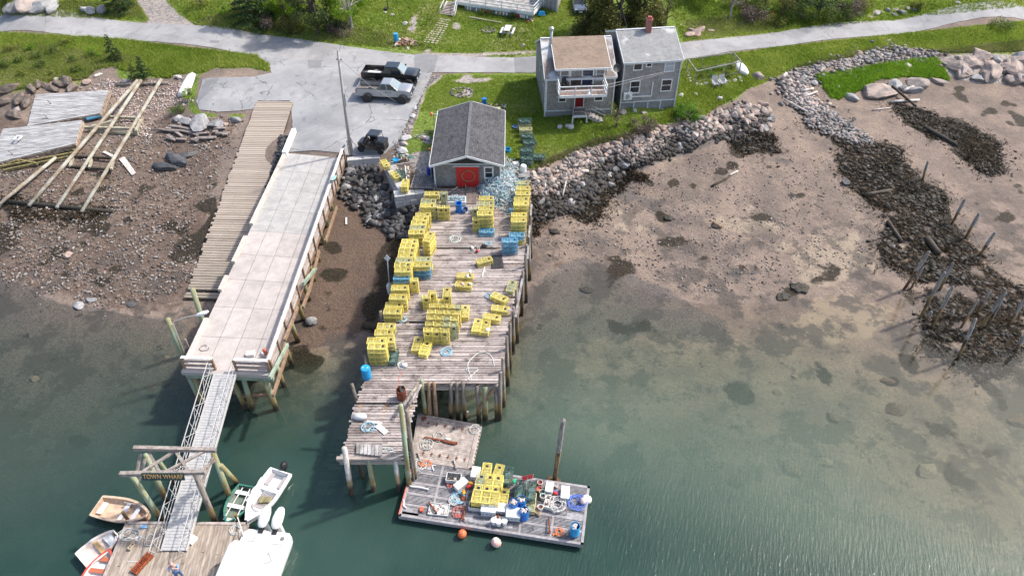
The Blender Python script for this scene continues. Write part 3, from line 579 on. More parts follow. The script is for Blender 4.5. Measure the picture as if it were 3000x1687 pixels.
tufts('dry_grass', [PL('2330,195 2564,140 2745,148 3000,120 3000,152 2745,156 2564,150 2320,207'), PL('1560,495 1600,470 1740,410 1900,385 1930,370 1880,398 1740,428 1600,488')], 9000, .2, GRD, 'straw coloured grass fringing the right shore')
tufts('lawn_grass', [PL('1268,222 1571,222 1600,345 2000,330 1900,392 1740,425 1560,495 1480,500 1300,320 1230,330')], 26000, .09, GRS, 'short green lawn around the houses and the hut')
tufts('dry_grass', [PL('0,5 400,5 430,55 0,44'), PL('560,70 700,20 1100,90 1300,150 1000,128 760,96'), PL('2010,60 2250,40 2300,85 2010,118')], 6000, .22, GRD, 'straw coloured grass patches above the road')
tufts('marsh_grass', [G_MARSH], 9000, .3, GRM, 'bright marsh grass growing among the shore rocks')
def V(px, py, A, B, off=0.):     # pixel -> point on the upright plane through A-B, moved off metres towards the camera side
    A = Vector(A); B = Vector(B); d = Vector((B.x-A.x, B.y-A.y, 0)).normalized(); nrm = Vector((d.y, -d.x, 0))
    if nrm.y > 0: nrm = -nrm
    o = A+nrm*off; r = ray(px, py); t = (o-Vector((0, 0, CZ))).dot(nrm)/r.dot(nrm)
    return Vector((0, 0, CZ))+r*t
def gz(x, y): return float(hz(np.array(x), np.array(y)))
def lerp(a, b, t): return a+(b-a)*t
CONC = M('concrete_deck', (.46, .41, .38), (.36, .325, .30), 1.1, .85, .2, rnd=.06, bscale=20, hi=(.3, .7))
CONG = M('grey_concrete_deck', (.33, .32, .305), (.40, .38, .36), 1.2, .85, .2, rnd=.05, bscale=20)
RAILW = M('painted_rail_cap', (.66, .65, .63), (.50, .47, .44), 6, .7, .2, stretch=(1, 1, 1))
RAILB = M('rail_board', (.46, .38, .34), (.30, .24, .21), 4, .85, .3, rnd=.15)
BROWN = M('brown_timber', (.32, .21, .13), (.20, .13, .085), 4, .85, .4, rnd=.15)
GREENT = M('green_timber', (.33, .40, .31), (.22, .27, .20), 2, .85, .4)
A, B_, C, D = P(838, 448, 4.06), P(1010, 464, 4.06), P(797, 1090, 4), P(540, 1080, 4)
tw = thing('town_wharf', 'long pale concrete decked town wharf with timber railing and piles', 'wharf', (C+D)/2*1.0)
NR, NC_ = 9, 4
def slab(mb, i0, i1, j, n=NR, m=NC_, th=.16):
    e = .0045
    def q(u, v): return lerp(lerp(A, B_, u), lerp(D, C, u), v)
    c = [q((j+e*3)/m, (i0+e)/n), q((j+1-e*3)/m, (i0+e)/n), q((j+1-e*3)/m, (i1-e)/n), q((j+e*3)/m, (i1-e)/n)]
    mb.rnd(); mb.loft([[p-Vector((0, 0, th)) for p in c], c])
m1, m2 = MB(), MB()
for i in range(NR):
    for j in range(NC_): slab(m1 if i < 4 else m2, i, i+1, j)
m1.build('deck_panel', CONG, tw, True); m2.build('deck_panel', CONC, tw, True)
mb = MB()
for i in range(NR*2):
    for k in range(8):
        p = lerp(lerp(A, B_, (k+.5)/8), lerp(D, C, (k+.5)/8), (i+.4)/NR/2); mb.lathe([(.03, 0), (.03, .008)], p, 6)
mb.build('bolt_cap', WHITE, tw, True)['kind'] = 'stuff'
mb = MB(); m3 = MB()
for u in (.03, .25, .5, .75, .97):
    a, b2 = lerp(A, B_, u), lerp(D, C, u); mb.beam(a-Vector((0, 0, .4)), b2-Vector((0, 0, .4)), .3, .42)
mb.build('stringer', BROWN, tw, True)
dirR = (C-B_).normalized(); outR = Vector((dirR.y, -dirR.x, 0)).normalized(); outR = outR if outR.x > 0 else -outR
dirN = (C-D).normalized(); outN = Vector((dirN.y, -dirN.x, 0)).normalized(); outN = outN if outN.y < 0 else -outN
mb = MB(); mb.beam(D+outN*.16-Vector((.1, 0, .12)), C+outN*.16+Vector((.1, 0, -.12)), .32, .3); mb.build('apron', CONC, tw, True)
mb = MB(); mb.beam(D+outN*.05-Vector((0, 0, .52)), C+outN*.05-Vector((0, 0, .52)), .3, .4); mb.build('cap_beam', GREENT, tw, True)
def railing(par, a, b, out, h=1.05, step=1.9, name='railing'):
    a, b = Vector(a), Vector(b); u = Vector((0, 0, 1)); r = MB(); k = MB(); L = (b-a).length; n = max(1, round(L/step))
    k.beam(a+u*h, b+u*h, .24, .06); cap = k.build(name, RAILW, par, True)
    for z, hh in ((.28, .3), (.68, .22)): r.rnd(); r.beam(a+u*z, b+u*z, .05, hh)
    r.build('rail_board', RAILB, cap, False) if False else r.build('rail_board', RAILB, par, True)
    q = MB()
    for i in range(n+1): p = lerp(a, b, i/n)+out*.08; MB().rnd().beam(p-u*.4, p+u*(h-.04), .12, .14).build('rail_post', BROWN, par, True)
railing(tw, B_+outR*-.05, C+outR*-.05-dirR*.15, outR)
a0 = V(538, 1063, D, C)*1.0
railing(tw, D+Vector((.05, .1, 0)), lerp(D, C, .36)+Vector((0, .1, 0)), outN); railing(tw, lerp(D, C, .6)+Vector((0, .1, 0)), C+Vector((-.1, .1, 0)), outN)
CURBM = M('curb_timber', (.58, .53, .47), (.42, .37, .32), 4, .85, .3, rnd=.12)
for t0, t1 in ((.02, .42), (.48, .60), (.66, .72), (.83, .98)):
    MB().rnd().beam(lerp(A, D, t0)+Vector((-.02, 0, .12)), lerp(A, D, t1)+Vector((-.02, 0, .12)), .28, .24).build('curb', CURBM, tw, True)
for i in range(13):                       # piles down both sides
    v = i/12*.97+.03
    for u, off in ((0.0, -.05), (1.0, .05), (.5, 0)) if i in (0, 4, 8, 12) else ((0., -.05), (1., .05)):
        p = lerp(lerp(A, B_, u), lerp(D, C, u), v)+outR*(off-(.8 if u == 1. else -.5 if u == 0 else 0)); g = gz(p.x, p.y); mb = MB()
        mb.tube([(p.x-outR.x*(.25 if u == 0 else -.25), p.y, min(g, 3)-.5), (p.x, p.y, 3.75)], [.19, .17], 10); mb.build('pile', GPILE, tw, True, smooth=True)
EA, EB = B_+outR*.3, C+outR*.3
def wale(x0, y0, x1, y1, mt, w=.16, off=.35):
    a, b = V(x0, y0, B_+outR*off, C+outR*off), V(x1, y1, B_+outR*off, C+outR*off); MB().beam(a, b, w, .26).build('brace', mt, tw, True)
for q in ((987, 606, 954, 708, BROWN), (935, 735, 910, 839, BROWN), (910, 840, 887, 901, BROWN), (872, 901, 834, 997, BROWN), (843, 1009, 790, 1108, GREENT), (843, 1026, 800, 1160, BROWN), (926, 785, 888, 832, GREENT)): wale(*q)
for x0, y0, x1, y1 in ((680, 1146, 732, 1164), (560, 1108, 602, 1124), (740, 1156, 800, 1160)):
    MB().beam(V(x0, y0, D, C), V(x1, y1, D, C), .14, .22).build('cross_brace', BROWN, tw, True)
for tx, ty, bx, by in ((713, 1108, 737, 1198), (556, 1108, 585, 1165), (779, 1111, 808, 1192)):
    a = V(tx, ty, D, C); b2 = V(bx, by, D, C); b2.z = min(b2.z, -.2); b2.y = a.y; g = lerp(a, b2, 1); MB().tube([a, (b2.x, a.y, -1.2)], [.17, .2], 10).build('pile', GPILE, tw, True, smooth=True)
t = thing('jersey_curb', 'white painted concrete curb beside the head of the plank ramp', 'curb', P(845, 420, 4)); a, b2 = P(862, 382, 4.2), P(833, 452, 4.2)
MB().beam(a, b2, .42, .5).build('curb_block', WHITE, t, True, bevel=.04)
ub = P(1027, 452, 4.0); ut = T(ub, 990, 155)
t = thing('utility_pole', 'tall weathered grey utility pole with wires beside the wharf head', 'utility pole', ub)
MB().tube([ub-Vector((0, 0, 1)), lerp(ub, ut, .5), ut], [.16, .13, .1], 12).build('pole', M('utility_pole_wood', (.44, .42, .40), (.30, .28, .265), 3, .85, .3, stretch=(2, 2, .1)), t, True, smooth=True)
MB().beam(ut-Vector((.25, 0, .6)), ut+Vector((.25, 0, -.6)), .08, .1).build('crossarm', OLDWX, t, True)
MB().lathe([(.05, 0), (.09, .06), (.05, .14), (.08, .2), (.02, .26)], ut+Vector((0, 0, 0)), 10).build('insulator', M('porcelain', (.4, .38, .35), None, rough=.3), t, True)
ga = P(1160, 298, 4.3); gz_ = ga; MB().tube([lerp(ut, ga, .0)-Vector((0, 0, .5)), lerp(ut, ga, .5)-Vector((0, 0, .7)), ga], .02, 5).build('guy_wire', STEEL, t, True)
wb = Vector((ut.x-1, ut.y+60, ut.z+5)); MB().tube([ut-Vector((0, 0, .1)), lerp(ut, wb, .5)-Vector((0, 0, 1)), wb], .018, 5).build('wire', BLACK, t, True)
for k, (za, zb) in enumerate(((1.2, 2.5), (4.5, 5.6))): MB().tube([lerp(ub, ut, za/9)+Vector((.16, -.05, 0)), lerp(ub, ut, zb/9)+Vector((.14, -.05, 0))], .03, 6).build('conduit', STEEL, t, True)
TL_, TR_, BL, BR = P(752, 297, 4.12), P(858, 298, 4.12), P(541, 872, .42), P(674, 876, .42)
t = thing('boat_ramp', 'long sloping boat ramp of grey planks running down the left beach', 'boat ramp', BL)
mb = MB(); n = 92
for i in range(n):
    v = i/n; v2 = (i+.80)/n; j = random.uniform(-.12, .12) if v > .3 else random.uniform(-.04, .04); mb.rnd()
    if v > .96 and random.random() < .5: continue
    a, b2, c, d = lerp(TL_, BL, v), lerp(TR_, BR, v), lerp(TR_, BR, v2), lerp(TL_, BL, v2); dd = (BL-TL_).normalized()*j*.1
    for q in (a, b2, c, d): q += dd; q.z += random.uniform(-.01, .01)
    a.x += j; d.x += j
    mb.loft([[a-Vector((0, 0, .12)), b2-Vector((0, 0, .12)), c-Vector((0, 0, .12)), d-Vector((0, 0, .12))], [a, b2, c, d]])
rm, n_r, l_r, b_r = nmat('ramp_plank'); pos = node(n_r, l_r, 'ShaderNodeNewGeometry').outputs['Position']; ar = node(n_r, l_r, 'ShaderNodeAttribute', attribute_name='rnd').outputs['Fac']
cc = mixc(n_r, l_r, ar, (.43, .36, .29), (.33, .27, .22)); zz = node(n_r, l_r, 'ShaderNodeSeparateXYZ', {0: pos}).outputs[2]
cc = mixc(n_r, l_r, math_(n_r, l_r, 'MULTIPLY', ramp(n_r, l_r, math_(n_r, l_r, 'ADD', zz, math_(n_r, l_r, 'MULTIPLY', noise(n_r, l_r, pos, 1., 4), 2.)), 3.2, 1.0), .75), cc, mixc(n_r, l_r, noise(n_r, l_r, pos, 3, 5, .8), (.10, .085, .06), (.36, .31, .25)))
cc = mixc(n_r, l_r, math_(n_r, l_r, 'MULTIPLY', ramp(n_r, l_r, noise(n_r, l_r, pos, 4, 5, .8, (.3, 2, 1)), .5, .7), .4), cc, (.16, .14, .12))
l_r.new(cc, b_r.inputs['Base Color']); b_r.inputs['Roughness'].default_value = .85
mb.build('ramp_planks', rm, t, True)
mb = MB()
for u in (.02, .35, .65, .98): mb.beam(lerp(TL_, TR_, u)-Vector((0, 0, .3)), lerp(BL, BR, u)-Vector((0, 0, .3)), .22, .3)
mb.build('sleeper', DARKW, t, True)
gw = thing('granite_wall', 'rough granite block retaining wall around the hut corner', 'wall', P(1150, 560, 3.9))
def wallrun(pa, pb, n, top=3.95, thick=.9, courses=4, seed=1):
    rr = random.Random(seed); a, b2 = P(*pa, top), P(*pb, top); d = (b2-a).normalized(); nn = Vector((d.y, -d.x, 0)); nn = nn if nn.y < 0 or abs(nn.y) < .3 and nn.x < 0 else -nn; z = top
    for c in range(courses):
        h = .62 if c else .55; k = n+(c % 2); L = (b2-a).length
        cuts = [0]+sorted((i+rr.uniform(-.12, .12)+(.0 if c % 2 else .0))/k for i in range(1, k))+[1]
        for i in range(k):
            p, q = lerp(a, b2, cuts[i]+.004), lerp(a, b2, cuts[i+1]-.004); o = nn*(.06*c+rr.uniform(0, .06)); back = -nn*thick
            ring = [p+o, q+o, q+back, p+back]; ring = [Vector((v.x, v.y, 0)) for v in ring]
            MB().loft([[Vector((v.x, v.y, z-h+.015)) for v in ring], [Vector((v.x, v.y, z+rr.uniform(-.02, .02) if c == 0 else z)) for v in ring]]).build('granite_block', GRAN if c < 2 else GRAND, gw, True, bevel=.03)
        z -= h
GRAND = M('stained_granite', (.12, .115, .11), (.22, .21, .20), 3, .8, .6)
wallrun((1016, 470), (1112, 462), 2, 4.0, .6, 5, 3); wallrun((1124, 478), (1176, 572), 3, 3.95, 1.0, 5, 4); wallrun((1156, 577), (1245, 564), 3, 3.95, 1.0, 5, 5)
DZ = 3.8
Lp = [P(x, y, DZ) for x, y in ((1245, 558), (1180, 762), (1125, 930), (1060, 1134), (1040, 1176), (1004, 1312))]
Rp = [P(x, y, DZ) for x, y in ((1556, 540), (1541, 740), (1519, 840), (1495, 925), (1457, 1128))]
R2 = [P(x, y, DZ) for x, y in ((1232, 1112), (1219, 1175), (1172, 1340))]
ntop, nmain, nend = P(1300, 552, DZ).y, P(1340, 1124, DZ).y, P(1090, 1335, DZ).y
def xat(poly, y):
    for a, b2 in zip(poly, poly[1:]):
        if b2.y <= y <= a.y: return lerp(a.x, b2.x, (a.y-y)/(a.y-b2.y))
    return poly[0].x if y > poly[0].y else poly[-1].x
tp = thing('trap_pier', 'old timber lobster pier of weathered planks on crooked piles', 'pier', P(1300, 900, DZ))
mb = MB(); y = ntop
while y > nend:
    wdt = random.uniform(.17, .24); x0 = xat(Lp, y)+random.uniform(-.12, .08); main = y-wdt > nmain
    x1 = (xat(Rp, y) if main else xat(R2, y))+random.uniform(-.06, .14); s_ = sorted([x0, x1]+[random.uniform(x0+1, x1-1) for _ in range(random.choice((1, 1, 2)) if main else random.choice((0, 1)))])
    zz = DZ if y > P(1100, 1180, DZ).y else DZ-.15
    for a, b2 in zip(s_, s_[1:]):
        mb.rnd()
        if random.random() < .012: continue
        e = random.uniform(-.012, .012); z = zz+random.uniform(-.015, .015); mb.box(a+.01, b2-.01, y-wdt+.045+e, y+e, z-.06, z)
    y -= wdt
dk, n, l, b = nmat('pier_plank'); pos = node(n, l, 'ShaderNodeNewGeometry').outputs['Position']; ar = node(n, l, 'ShaderNodeAttribute', attribute_name='rnd').outputs['Fac']
cc = mixc(n, l, ar, (.51, .445, .41), (.30, .255, .235)); cc = mixc(n, l, ramp(n, l, noise(n, l, pos, 1.0, 6, .8, (1, 1.6, 1)), .47, .66), cc, (.15, .12, .11))
cc = mixc(n, l, math_(n, l, 'MULTIPLY', ramp(n, l, noise(n, l, pos, 5, 5, .8, (.6, 2.5, 1)), .50, .68), .8), cc, (.11, .09, .085))
cc = mixc(n, l, math_(n, l, 'MULTIPLY', ramp(n, l, noise(n, l, pos, .35, 3, .6), .5, .7), .45), cc, (.13, .105, .095))
cc = mixc(n, l, math_(n, l, 'MULTIPLY', ramp(n, l, noise(n, l, pos, 8, 4, .8, (.4, 2, 1)), .6, .72), .6), cc, (.60, .54, .51))
l.new(cc, b.inputs['Base Color']); b.inputs['Roughness'].default_value = .9; b.inputs['Specular IOR Level'].default_value = .2
l.new(node(n, l, 'ShaderNodeBump', {'Strength': .6, 'Distance': .02, 'Height': noise(n, l, pos, 12, 4, .8, (.3, 3, 1))}).outputs[0], b.inputs['Normal'])
PIERP = dk
mb.build('decking', PIERP, tp, True)
mb = MB()
for u in (.03, .2, .4, .6, .8, .97): mb.beam((lerp(Lp[0].x, Rp[0].x, u), ntop-.2, DZ-.22), (lerp(Lp[3].x, Rp[-1].x, u), nmain+.2, DZ-.22), .2, .28)
for u in (.06, .5, .94): mb.beam((lerp(Lp[3].x, R2[0].x, u), nmain, DZ-.24), (lerp(Lp[-1].x, R2[-1].x, u), nend+.15, DZ-.38), .2, .28)
mb.build('stringer', BROWN, tp, True)
mb = MB(); yy = ntop-1.5
while yy > nmain: mb.beam((xat(Lp, yy), yy, DZ-.5), (xat(Rp, yy)+.1, yy, DZ-.5), .28, .28); yy -= 3.1
mb.beam((R2[0].x, nmain+.15, DZ-.48), (Rp[-1].x+.2, nmain+.15, DZ-.48), .3, .34); mb.beam((Lp[-1].x-.2, nend+.12, DZ-.7), (R2[-1].x+.25, nend+.12, DZ-.7), .3, .32)
mb.beam((Lp[-1].x-.3, nend-.02, DZ-.25), (R2[-1].x, nend-.02, DZ-.25), .22, .2); mb.build('cap_beam', OLDW, tp, True)
yy = ntop-1.5
while yy > nmain+1:
    for x in (xat(Lp, yy)+.1, lerp(xat(Lp, yy), xat(Rp, yy), .5), xat(Rp, yy)-.1):
        MB().tube([(x+random.uniform(-.15, .15), yy, min(gz(x, yy), 2)-.6), (x, yy, DZ-.4)], [.17, .14], 9, jit=.08).build('pile', PILE, tp, True, smooth=True)
    yy -= 3.1
def pile(tx, ty, bx, by, A_, B2, mt=PILE, r=.15, off=0., par=tp, name='pile'):
    a, b2 = V(tx, ty, A_, B2, off), V(bx, by, A_, B2, off); d = (b2-a).normalized(); g = min(gz(b2.x, b2.y), b2.z)-.4
    e = a+d*((a.z-g)/max(-d.z, .3)); q = lerp(a, e, .5)+Vector((random.uniform(-.04, .04), random.uniform(-.04, .04), 0))
    return MB().tube([a, q, e], [r*.9, r, r*1.1], 10, jit=.07).build(name, mt, par, True, smooth=True)
NA, NB = Vector((R2[0].x, nmain, DZ)), Vector((Rp[-1].x, nmain, DZ))
for q in ((1235, 1113, 1248, 1205, GPILE), (1256, 1122, 1259, 1207, BROWN), (1271, 1122, 1276, 1205, BROWN), (1321, 1124, 1322, 1208), (1338, 1122, 1342, 1212), (1355, 1120, 1361, 1216), (1398, 1130, 1402, 1216), (1421, 1132, 1423, 1235, GPILE, .2), (1452, 1137, 1455, 1229), (1466, 1090, 1464, 1227)): pile(*q[:4], NA, NB, *q[4:])
for x0, y0, x1, y1 in ((1404, 1198, 1448, 1138),): MB().beam(V(x0, y0, NA, NB, .1), V(x1, y1, NA, NB, .1), .12, .2).build('brace', BROWN, tp, True)
for x, y, h in ((1549, 632, 1.1), (1543, 695, .9), (1536, 745, 1.3), (1529, 795, .8), (1519, 850, 1.4), (1508, 900, .7), (1486, 985, 1.3), (1474, 1050, 1.2), (1531, 710, .4), (1496, 948, .9)):
    p = P(x, y, DZ+h); p.x = xat(Rp, p.y)+.2; g = gz(p.x, p.y)-.4; MB().tube([p, (p.x+random.uniform(-.05, .15), p.y, g)], [.11, .15], 9, jit=.08).build('fender_post', PILE, tp, True, smooth=True)
for x0, y0, x1, y1 in ((1549, 600, 1536, 760), (1524, 800, 1500, 930)): MB().beam(P(x0, y0, DZ+.15)+Vector((.25, 0, 0)), P(x1, y1, DZ+.15)+Vector((.25, 0, 0)), .16, .16).build('wale', OLDWX, tp, True)
for x, y, h in ((1117, 912, .7), (1070, 1043, 1.0), (1208, 690, .3), (1160, 830, .3)):
    p = P(x, y, DZ+h); p.x = xat(Lp, p.y)-.15; MB().tube([p, (p.x, p.y, gz(p.x, p.y)-.5)], [.12, .16], 9, jit=.1).build('fender_post', PILE, tp, True, smooth=True)
EA2, EB2 = Vector((Lp[-1].x, nend, 3)), Vector((R2[-1].x, nend, 3))
WP = M('white_wrapped_pile', (.60, .57, .53), (.40, .36, .31), 3, .8, .3, stretch=(1, 1, .4), tide=2.0)
pile(1008, 1312, 1026, 1425, EA2, EB2, WP, .17, .25); pile(1079, 1343, 1096, 1447, EA2, EB2, GPILE, .16); pile(1157, 1346, 1169, 1442, EA2, EB2, WP, .15); pile(1044, 1330, 1060, 1390, EA2, EB2, DARKW, .14, -1)
SA, SB = P(1180, 1330, 3)+Vector((.3, 0, 0)), P(1180, 1330, 3)+Vector((1.3, 0, 0))
for tx, ty, by in ((1174, 1186, 1440), (1192, 1203, 1425)):
    p = P(tx+8, 1345 if tx < 1180 else 1325, 3.3); p = Vector((p.x, p.y, 0)); t_ = T(p, tx, ty); MB().tube([t_, (p.x, p.y, -1.5)], [.13, .18], 10, jit=.05).build('dolphin_pile', GPILE if tx < 1180 else PILE, tp, True, smooth=True)
MB().tube([P(1181, 1188, DZ+.9), P(1224, 1125, DZ+.5)], .13, 9, jit=.06).build('bumper_log', PILE, tp, True, smooth=True)
MB().tube([P(1198, 1185, DZ+.5), P(1232, 1128, DZ+.2)], .11, 9, jit=.06).build('bumper_log', OLDWX, tp, True, smooth=True)
MB().tube([P(1030, 1124, DZ+1.1), P(1047, 1180, DZ-.2)], .11, 9, jit=.1).build('leaning_log', PILE, tp, True, smooth=True)
mb = MB(); la = P(1196, 1345, 2.6)
for s_ in (-.22, .22): mb.beam(la+Vector((s_, -.1, 1.0)), la+Vector((s_, -.25, -2.6)), .07)
for k in range(11): mb.beam(la+Vector((-.22, -.1-.013*k, .9-.33*k)), la+Vector((.22, -.1-.013*k, .9-.33*k)), .05)
mb.build('ladder', OLDWX, tp, True)
mb = MB()
for k in range(7): mb.rnd(); a = P(1047+k*11, 1310+k*1.2, DZ); mb.beam(a+Vector((0, .35, 0)), a+Vector((.1, -.45, 0)), .2, .05)
mb.build('patch_boards', OLDWX, tp, True)
gt = thing('gantry', 'weathered timber gantry with cross braces standing over the gangway', 'gantry', P(550, 1500, 0)); GP = {}
for k, (bx, by, tx, ty) in {'nl': (474, 1524, 386, 1392), 'nr': (631, 1528, 573, 1389), 'fl': (488, 1467, 428, 1335), 'fr': (675, 1461, 626, 1328)}.items():
    b0 = P(bx, by, 0); t0 = T(b0, tx, ty); GP[k] = t0; dn = (b0-t0).normalized()
    MB().tube([t0+Vector((0, 0, .1)), b0+dn*2], [.15, .19], 12, jit=.04).build('post', GPILE if k != 'nr' else PILE, gt, True, smooth=True)
ZG = (GP['nl'].z+GP['nr'].z)/2; ZF = (GP['fl'].z+GP['fr'].z)/2
print('gantry heights', [round(v.z, 2) for v in GP.values()])
N0, N1 = V(352, 1388, GP['nl'], GP['nr'], .25), V(602, 1382, GP['nl'], GP['nr'], .25); F0, F1 = V(392, 1312, GP['fl'], GP['fr'], .2), V(633, 1318, GP['fl'], GP['fr'], .2)
GB = M('gantry_beam', (.33, .29, .26), (.20, .17, .15), 4, .9, .5, rnd=.12)
MB().beam(N0, N1, .22, .26).build('beam', GB, gt, True); MB().beam(F0, F1, .22, .26).build('beam', GB, gt, True)
def onp(px, py, z): return P(px, py, z)
for x0, y0, x1, y1 in ((426, 1307, 468, 1382), (515, 1322, 554, 1382), (612, 1314, 484, 1382), (510, 1322, 420, 1380)):
    MB().beam(P(x0, y0, N0.z+.1), P(x1, y1, N0.z+.14+.1*random.random()), .16, .12).build('diagonal_brace', GB, gt, True)
for (a, b2) in ((V(412, 1330, GP['nl'], GP['fl']), V(400, 1390, GP['nl'], GP['fl'])), (V(428, 1335, GP['nl'], GP['fl']), V(406, 1408, GP['nl'], GP['fl'])), (GP['fr']-Vector((0, 0, .5)), GP['nr']-Vector((0, 0, .1))), (GP['fr']-Vector((0, 0, .1)), GP['nr']-Vector((0, 0, 1)))):
    MB().beam(a, b2, .12, .16).build('side_brace', GB, gt, True)
e0 = GP['fr']-Vector((-.1, 0, 1.2)); e1 = P(696, 1416, 0); MB().tube([e0, e1+(e1-e0).normalized()*1.5], [.14, .17], 10).build('raking_pile', GPILE, gt, True, smooth=True)
e0 = V(484, 1365, GP['fl'], GP['nr']); e1 = P(512, 1412, 1.5); MB().tube([GP['fl']-Vector((-.6, 0, .6)), P(513, 1416, .2)], [.1, .13], 10).build('raking_pile', GPILE, gt, True, smooth=True)
sg0, sg1 = V(417, 1388, N0, N1, .16), V(537, 1386, N0, N1, .16)
sg = thing('name_board', 'dark green board with gold letters hung on the gantry beam', 'sign', (sg0+sg1)/2)
SW = (sg1-sg0).length; MB().box(-SW/2, SW/2, -.025, .025, -.24, .24).build('board', M('dark_green_board', (.015, .05, .045), None, rough=.5), sg); sg.location.z -= .16; sg.rotation_euler.x = -.35; sg.location.y -= .08
def text(s, size, mat, par, loc, rot=(math.pi/2, 0, 0), name='lettering', width=None, ext=.006, sp=1.0):
    cu = bpy.data.curves.new(name, 'FONT'); cu.body = s; cu.size = size; cu.align_x = 'CENTER'; cu.align_y = 'CENTER'; cu.extrude = ext; cu.space_character = sp
    o = bpy.data.objects.new('tmp', cu); COL.objects.link(o); bpy.context.view_layer.update(); me = bpy.data.meshes.new_from_object(o.evaluated_get(bpy.context.evaluated_depsgraph_get()))
    bpy.data.objects.remove(o); me.materials.clear(); me.materials.append(mat); o = bpy.data.objects.new(name, me); COL.objects.link(o)
    if width:
        xs = [v.co.x for v in me.vertices]; k_ = width/(max(xs)-min(xs)); o.scale = (k_, k_*1.35, 1)
    o.parent = par; o.location = loc; o.rotation_euler = rot; return o
GOLD = M('gold_paint', (.62, .36, .14), None, rough=.5)
text('TOWN WHARF', .27, GOLD, sg, (0, -.034, 0), width=SW*.94, sp=1.05)
ga0, ga1, gb0, gb1 = P(628, 1093, 4.08), P(690, 1096, 4.08), P(472, 1612, .82), P(546, 1612, .82)
g = thing('gangway', 'white aluminium gangway sloping from the wharf down to the float', 'gangway', (gb0+gb1)/2)
mb = MB(); n = 62
for i in range(n):
    mb.rnd(); a, b2, c, d = lerp(ga0, gb0, i/n), lerp(ga1, gb1, i/n), lerp(ga1, gb1, (i+.90)/n), lerp(ga0, gb0, (i+.90)/n); mb.loft([[q-Vector((0, 0, .05)) for q in (a, b2, c, d)], [a, b2, c, d]])
mb.build('tread', ALU, g, True)
mb = MB()
for a, b2 in ((ga0, gb0), (ga1, gb1)): mb.beam(a+Vector((0, 0, -.06)), b2+Vector((0, 0, -.06)), .08, .16)
mb.build('side_beam', ALU, g, True)
for a, b2, o in ((ga0, gb0, -.12), (ga1, gb1, .0)):
    mb = MB(); U = Vector((o, 0, 1.05)); O = Vector((o*.6, 0, .5)); a = a+Vector((o*.4, 0, 0)); b3 = b2+Vector((o*.4, 0, 0)); m = 11
    mb.tube([a+U, b3+U+(b3-a).normalized()*.5], .03, 6); mb.tube([a+O, b3+O], .02, 6); mb.tube([a+Vector((o, 0, .05)), b3+Vector((o, 0, .05))], .025, 6)
    for i in range(m+1): p = lerp(a, b3, i/m); mb.tube([p, p+U], .022, 6)
    for i in range(m):
        p, q = lerp(a, b3, i/m), lerp(a, b3, (i+1)/m); mb.tube([p+(U if i % 2 else Vector((0, 0, 0))), q+(Vector((0, 0, 0)) if i % 2 else U)], .018, 6)
    e = b3+U+(b3-a).normalized()*.5; mb.tube([e, b3+Vector((o, 0, .1))+(b3-a).normalized()*.2], .025, 6)
    mb.build('handrail', ALU, g, True)
def floatbox(name, label, cs, z, th, deckfn, cat='float', frame=OLDWX):
    w = [P(x, y, z) for x, y in cs]; t = thing(name, label, cat, sum(w, Vector())/4-Vector((0, 0, z+.3)))
    mb = MB(); ins_ = [lerp(q, sum(w, Vector())/4, .02) for q in w]; mb.loft([[Vector((q.x, q.y, -.35)) for q in ins_], [Vector((q.x, q.y, z-.1)) for q in ins_]]); mb.build('float_billet', DARKW, t, True)
    mb = MB()
    for i in range(4): a, b2 = w[i], w[(i+1) % 4]; e = (b2-a).normalized()*.08; mb.rnd(); mb.beam(a-Vector((0, 0, th/2-.03))-e, b2-Vector((0, 0, th/2-.03))+e, .16, th)
    mb.build('frame', frame, t, True); deckfn(t, w); return t
def quadp(w, u, v): return lerp(lerp(w[0], w[1], u), lerp(w[3], w[2], u), v)
def board(mb, w, u0, u1, v0, v1, th=.06, dz=0):
    r = [quadp(w, u0, v0), quadp(w, u1, v0), quadp(w, u1, v1), quadp(w, u0, v1)]; mb.rnd(); mb.loft([[q+Vector((0, 0, dz-th)) for q in r], [q+Vector((0, 0, dz)) for q in r]])
SLAT = M('grey_slats', (.34, .33, .34), (.20, .195, .205), 3, .8, .3, rnd=.2); DIVB = M('float_beam', (.36, .34, .345), (.25, .235, .24), 4, .85, .3)
def trapdeck(t, w):
    mb = MB(); n = 44
    for i in range(n):
        r = [0]+sorted(random.uniform(.1, .9) for _ in range(2))+[1]
        for a, b2 in zip(r, r[1:]): board(mb, w, a+.002, b2-.002, (i+.06)/n, (i+.60)/n, .05, -.005)
    for u0, u1, v0, v1 in ((.0, .12, 0, .12), (0, .1, .42, .5), (0, .1, .86, 1), (.9, 1, .5, .62), (.35, .62, .86, .93), (.0, .3, .93, .97)): board(mb, w, u0, u1, v0, v1, .03, .012)
    mb.build('slat_deck', SLAT, t, True); mb = MB()
    for u in (.17, .34, .5, .66, .83): board(mb, w, u-.006, u+.006, 0, 1, .06, .015)
    for v in (.2, .4, .6, .8): board(mb, w, 0, 1, v-.016, v+.016, .05, .01)
    mb.build('cross_beam', DIVB, t, True)
tf_ = floatbox('gear_float', 'big slatted grey work float loaded with traps and fishing gear', ((1214, 1350), (1724, 1427), (1705, 1592), (1172, 1508)), .55, .34, trapdeck, frame=DIVB)
e = P(1214, 1350, .6); MB().tube([e+Vector((-.05, 0, 0)), P(1171, 1506, .6)+Vector((-.05, 0, 0))], .05, 8).build('orange_fender_strip', ROPER, tf_, True)
FB = M('float_board', (.44, .385, .345), (.29, .245, .22), 2.5, .9, .4, rnd=.16)
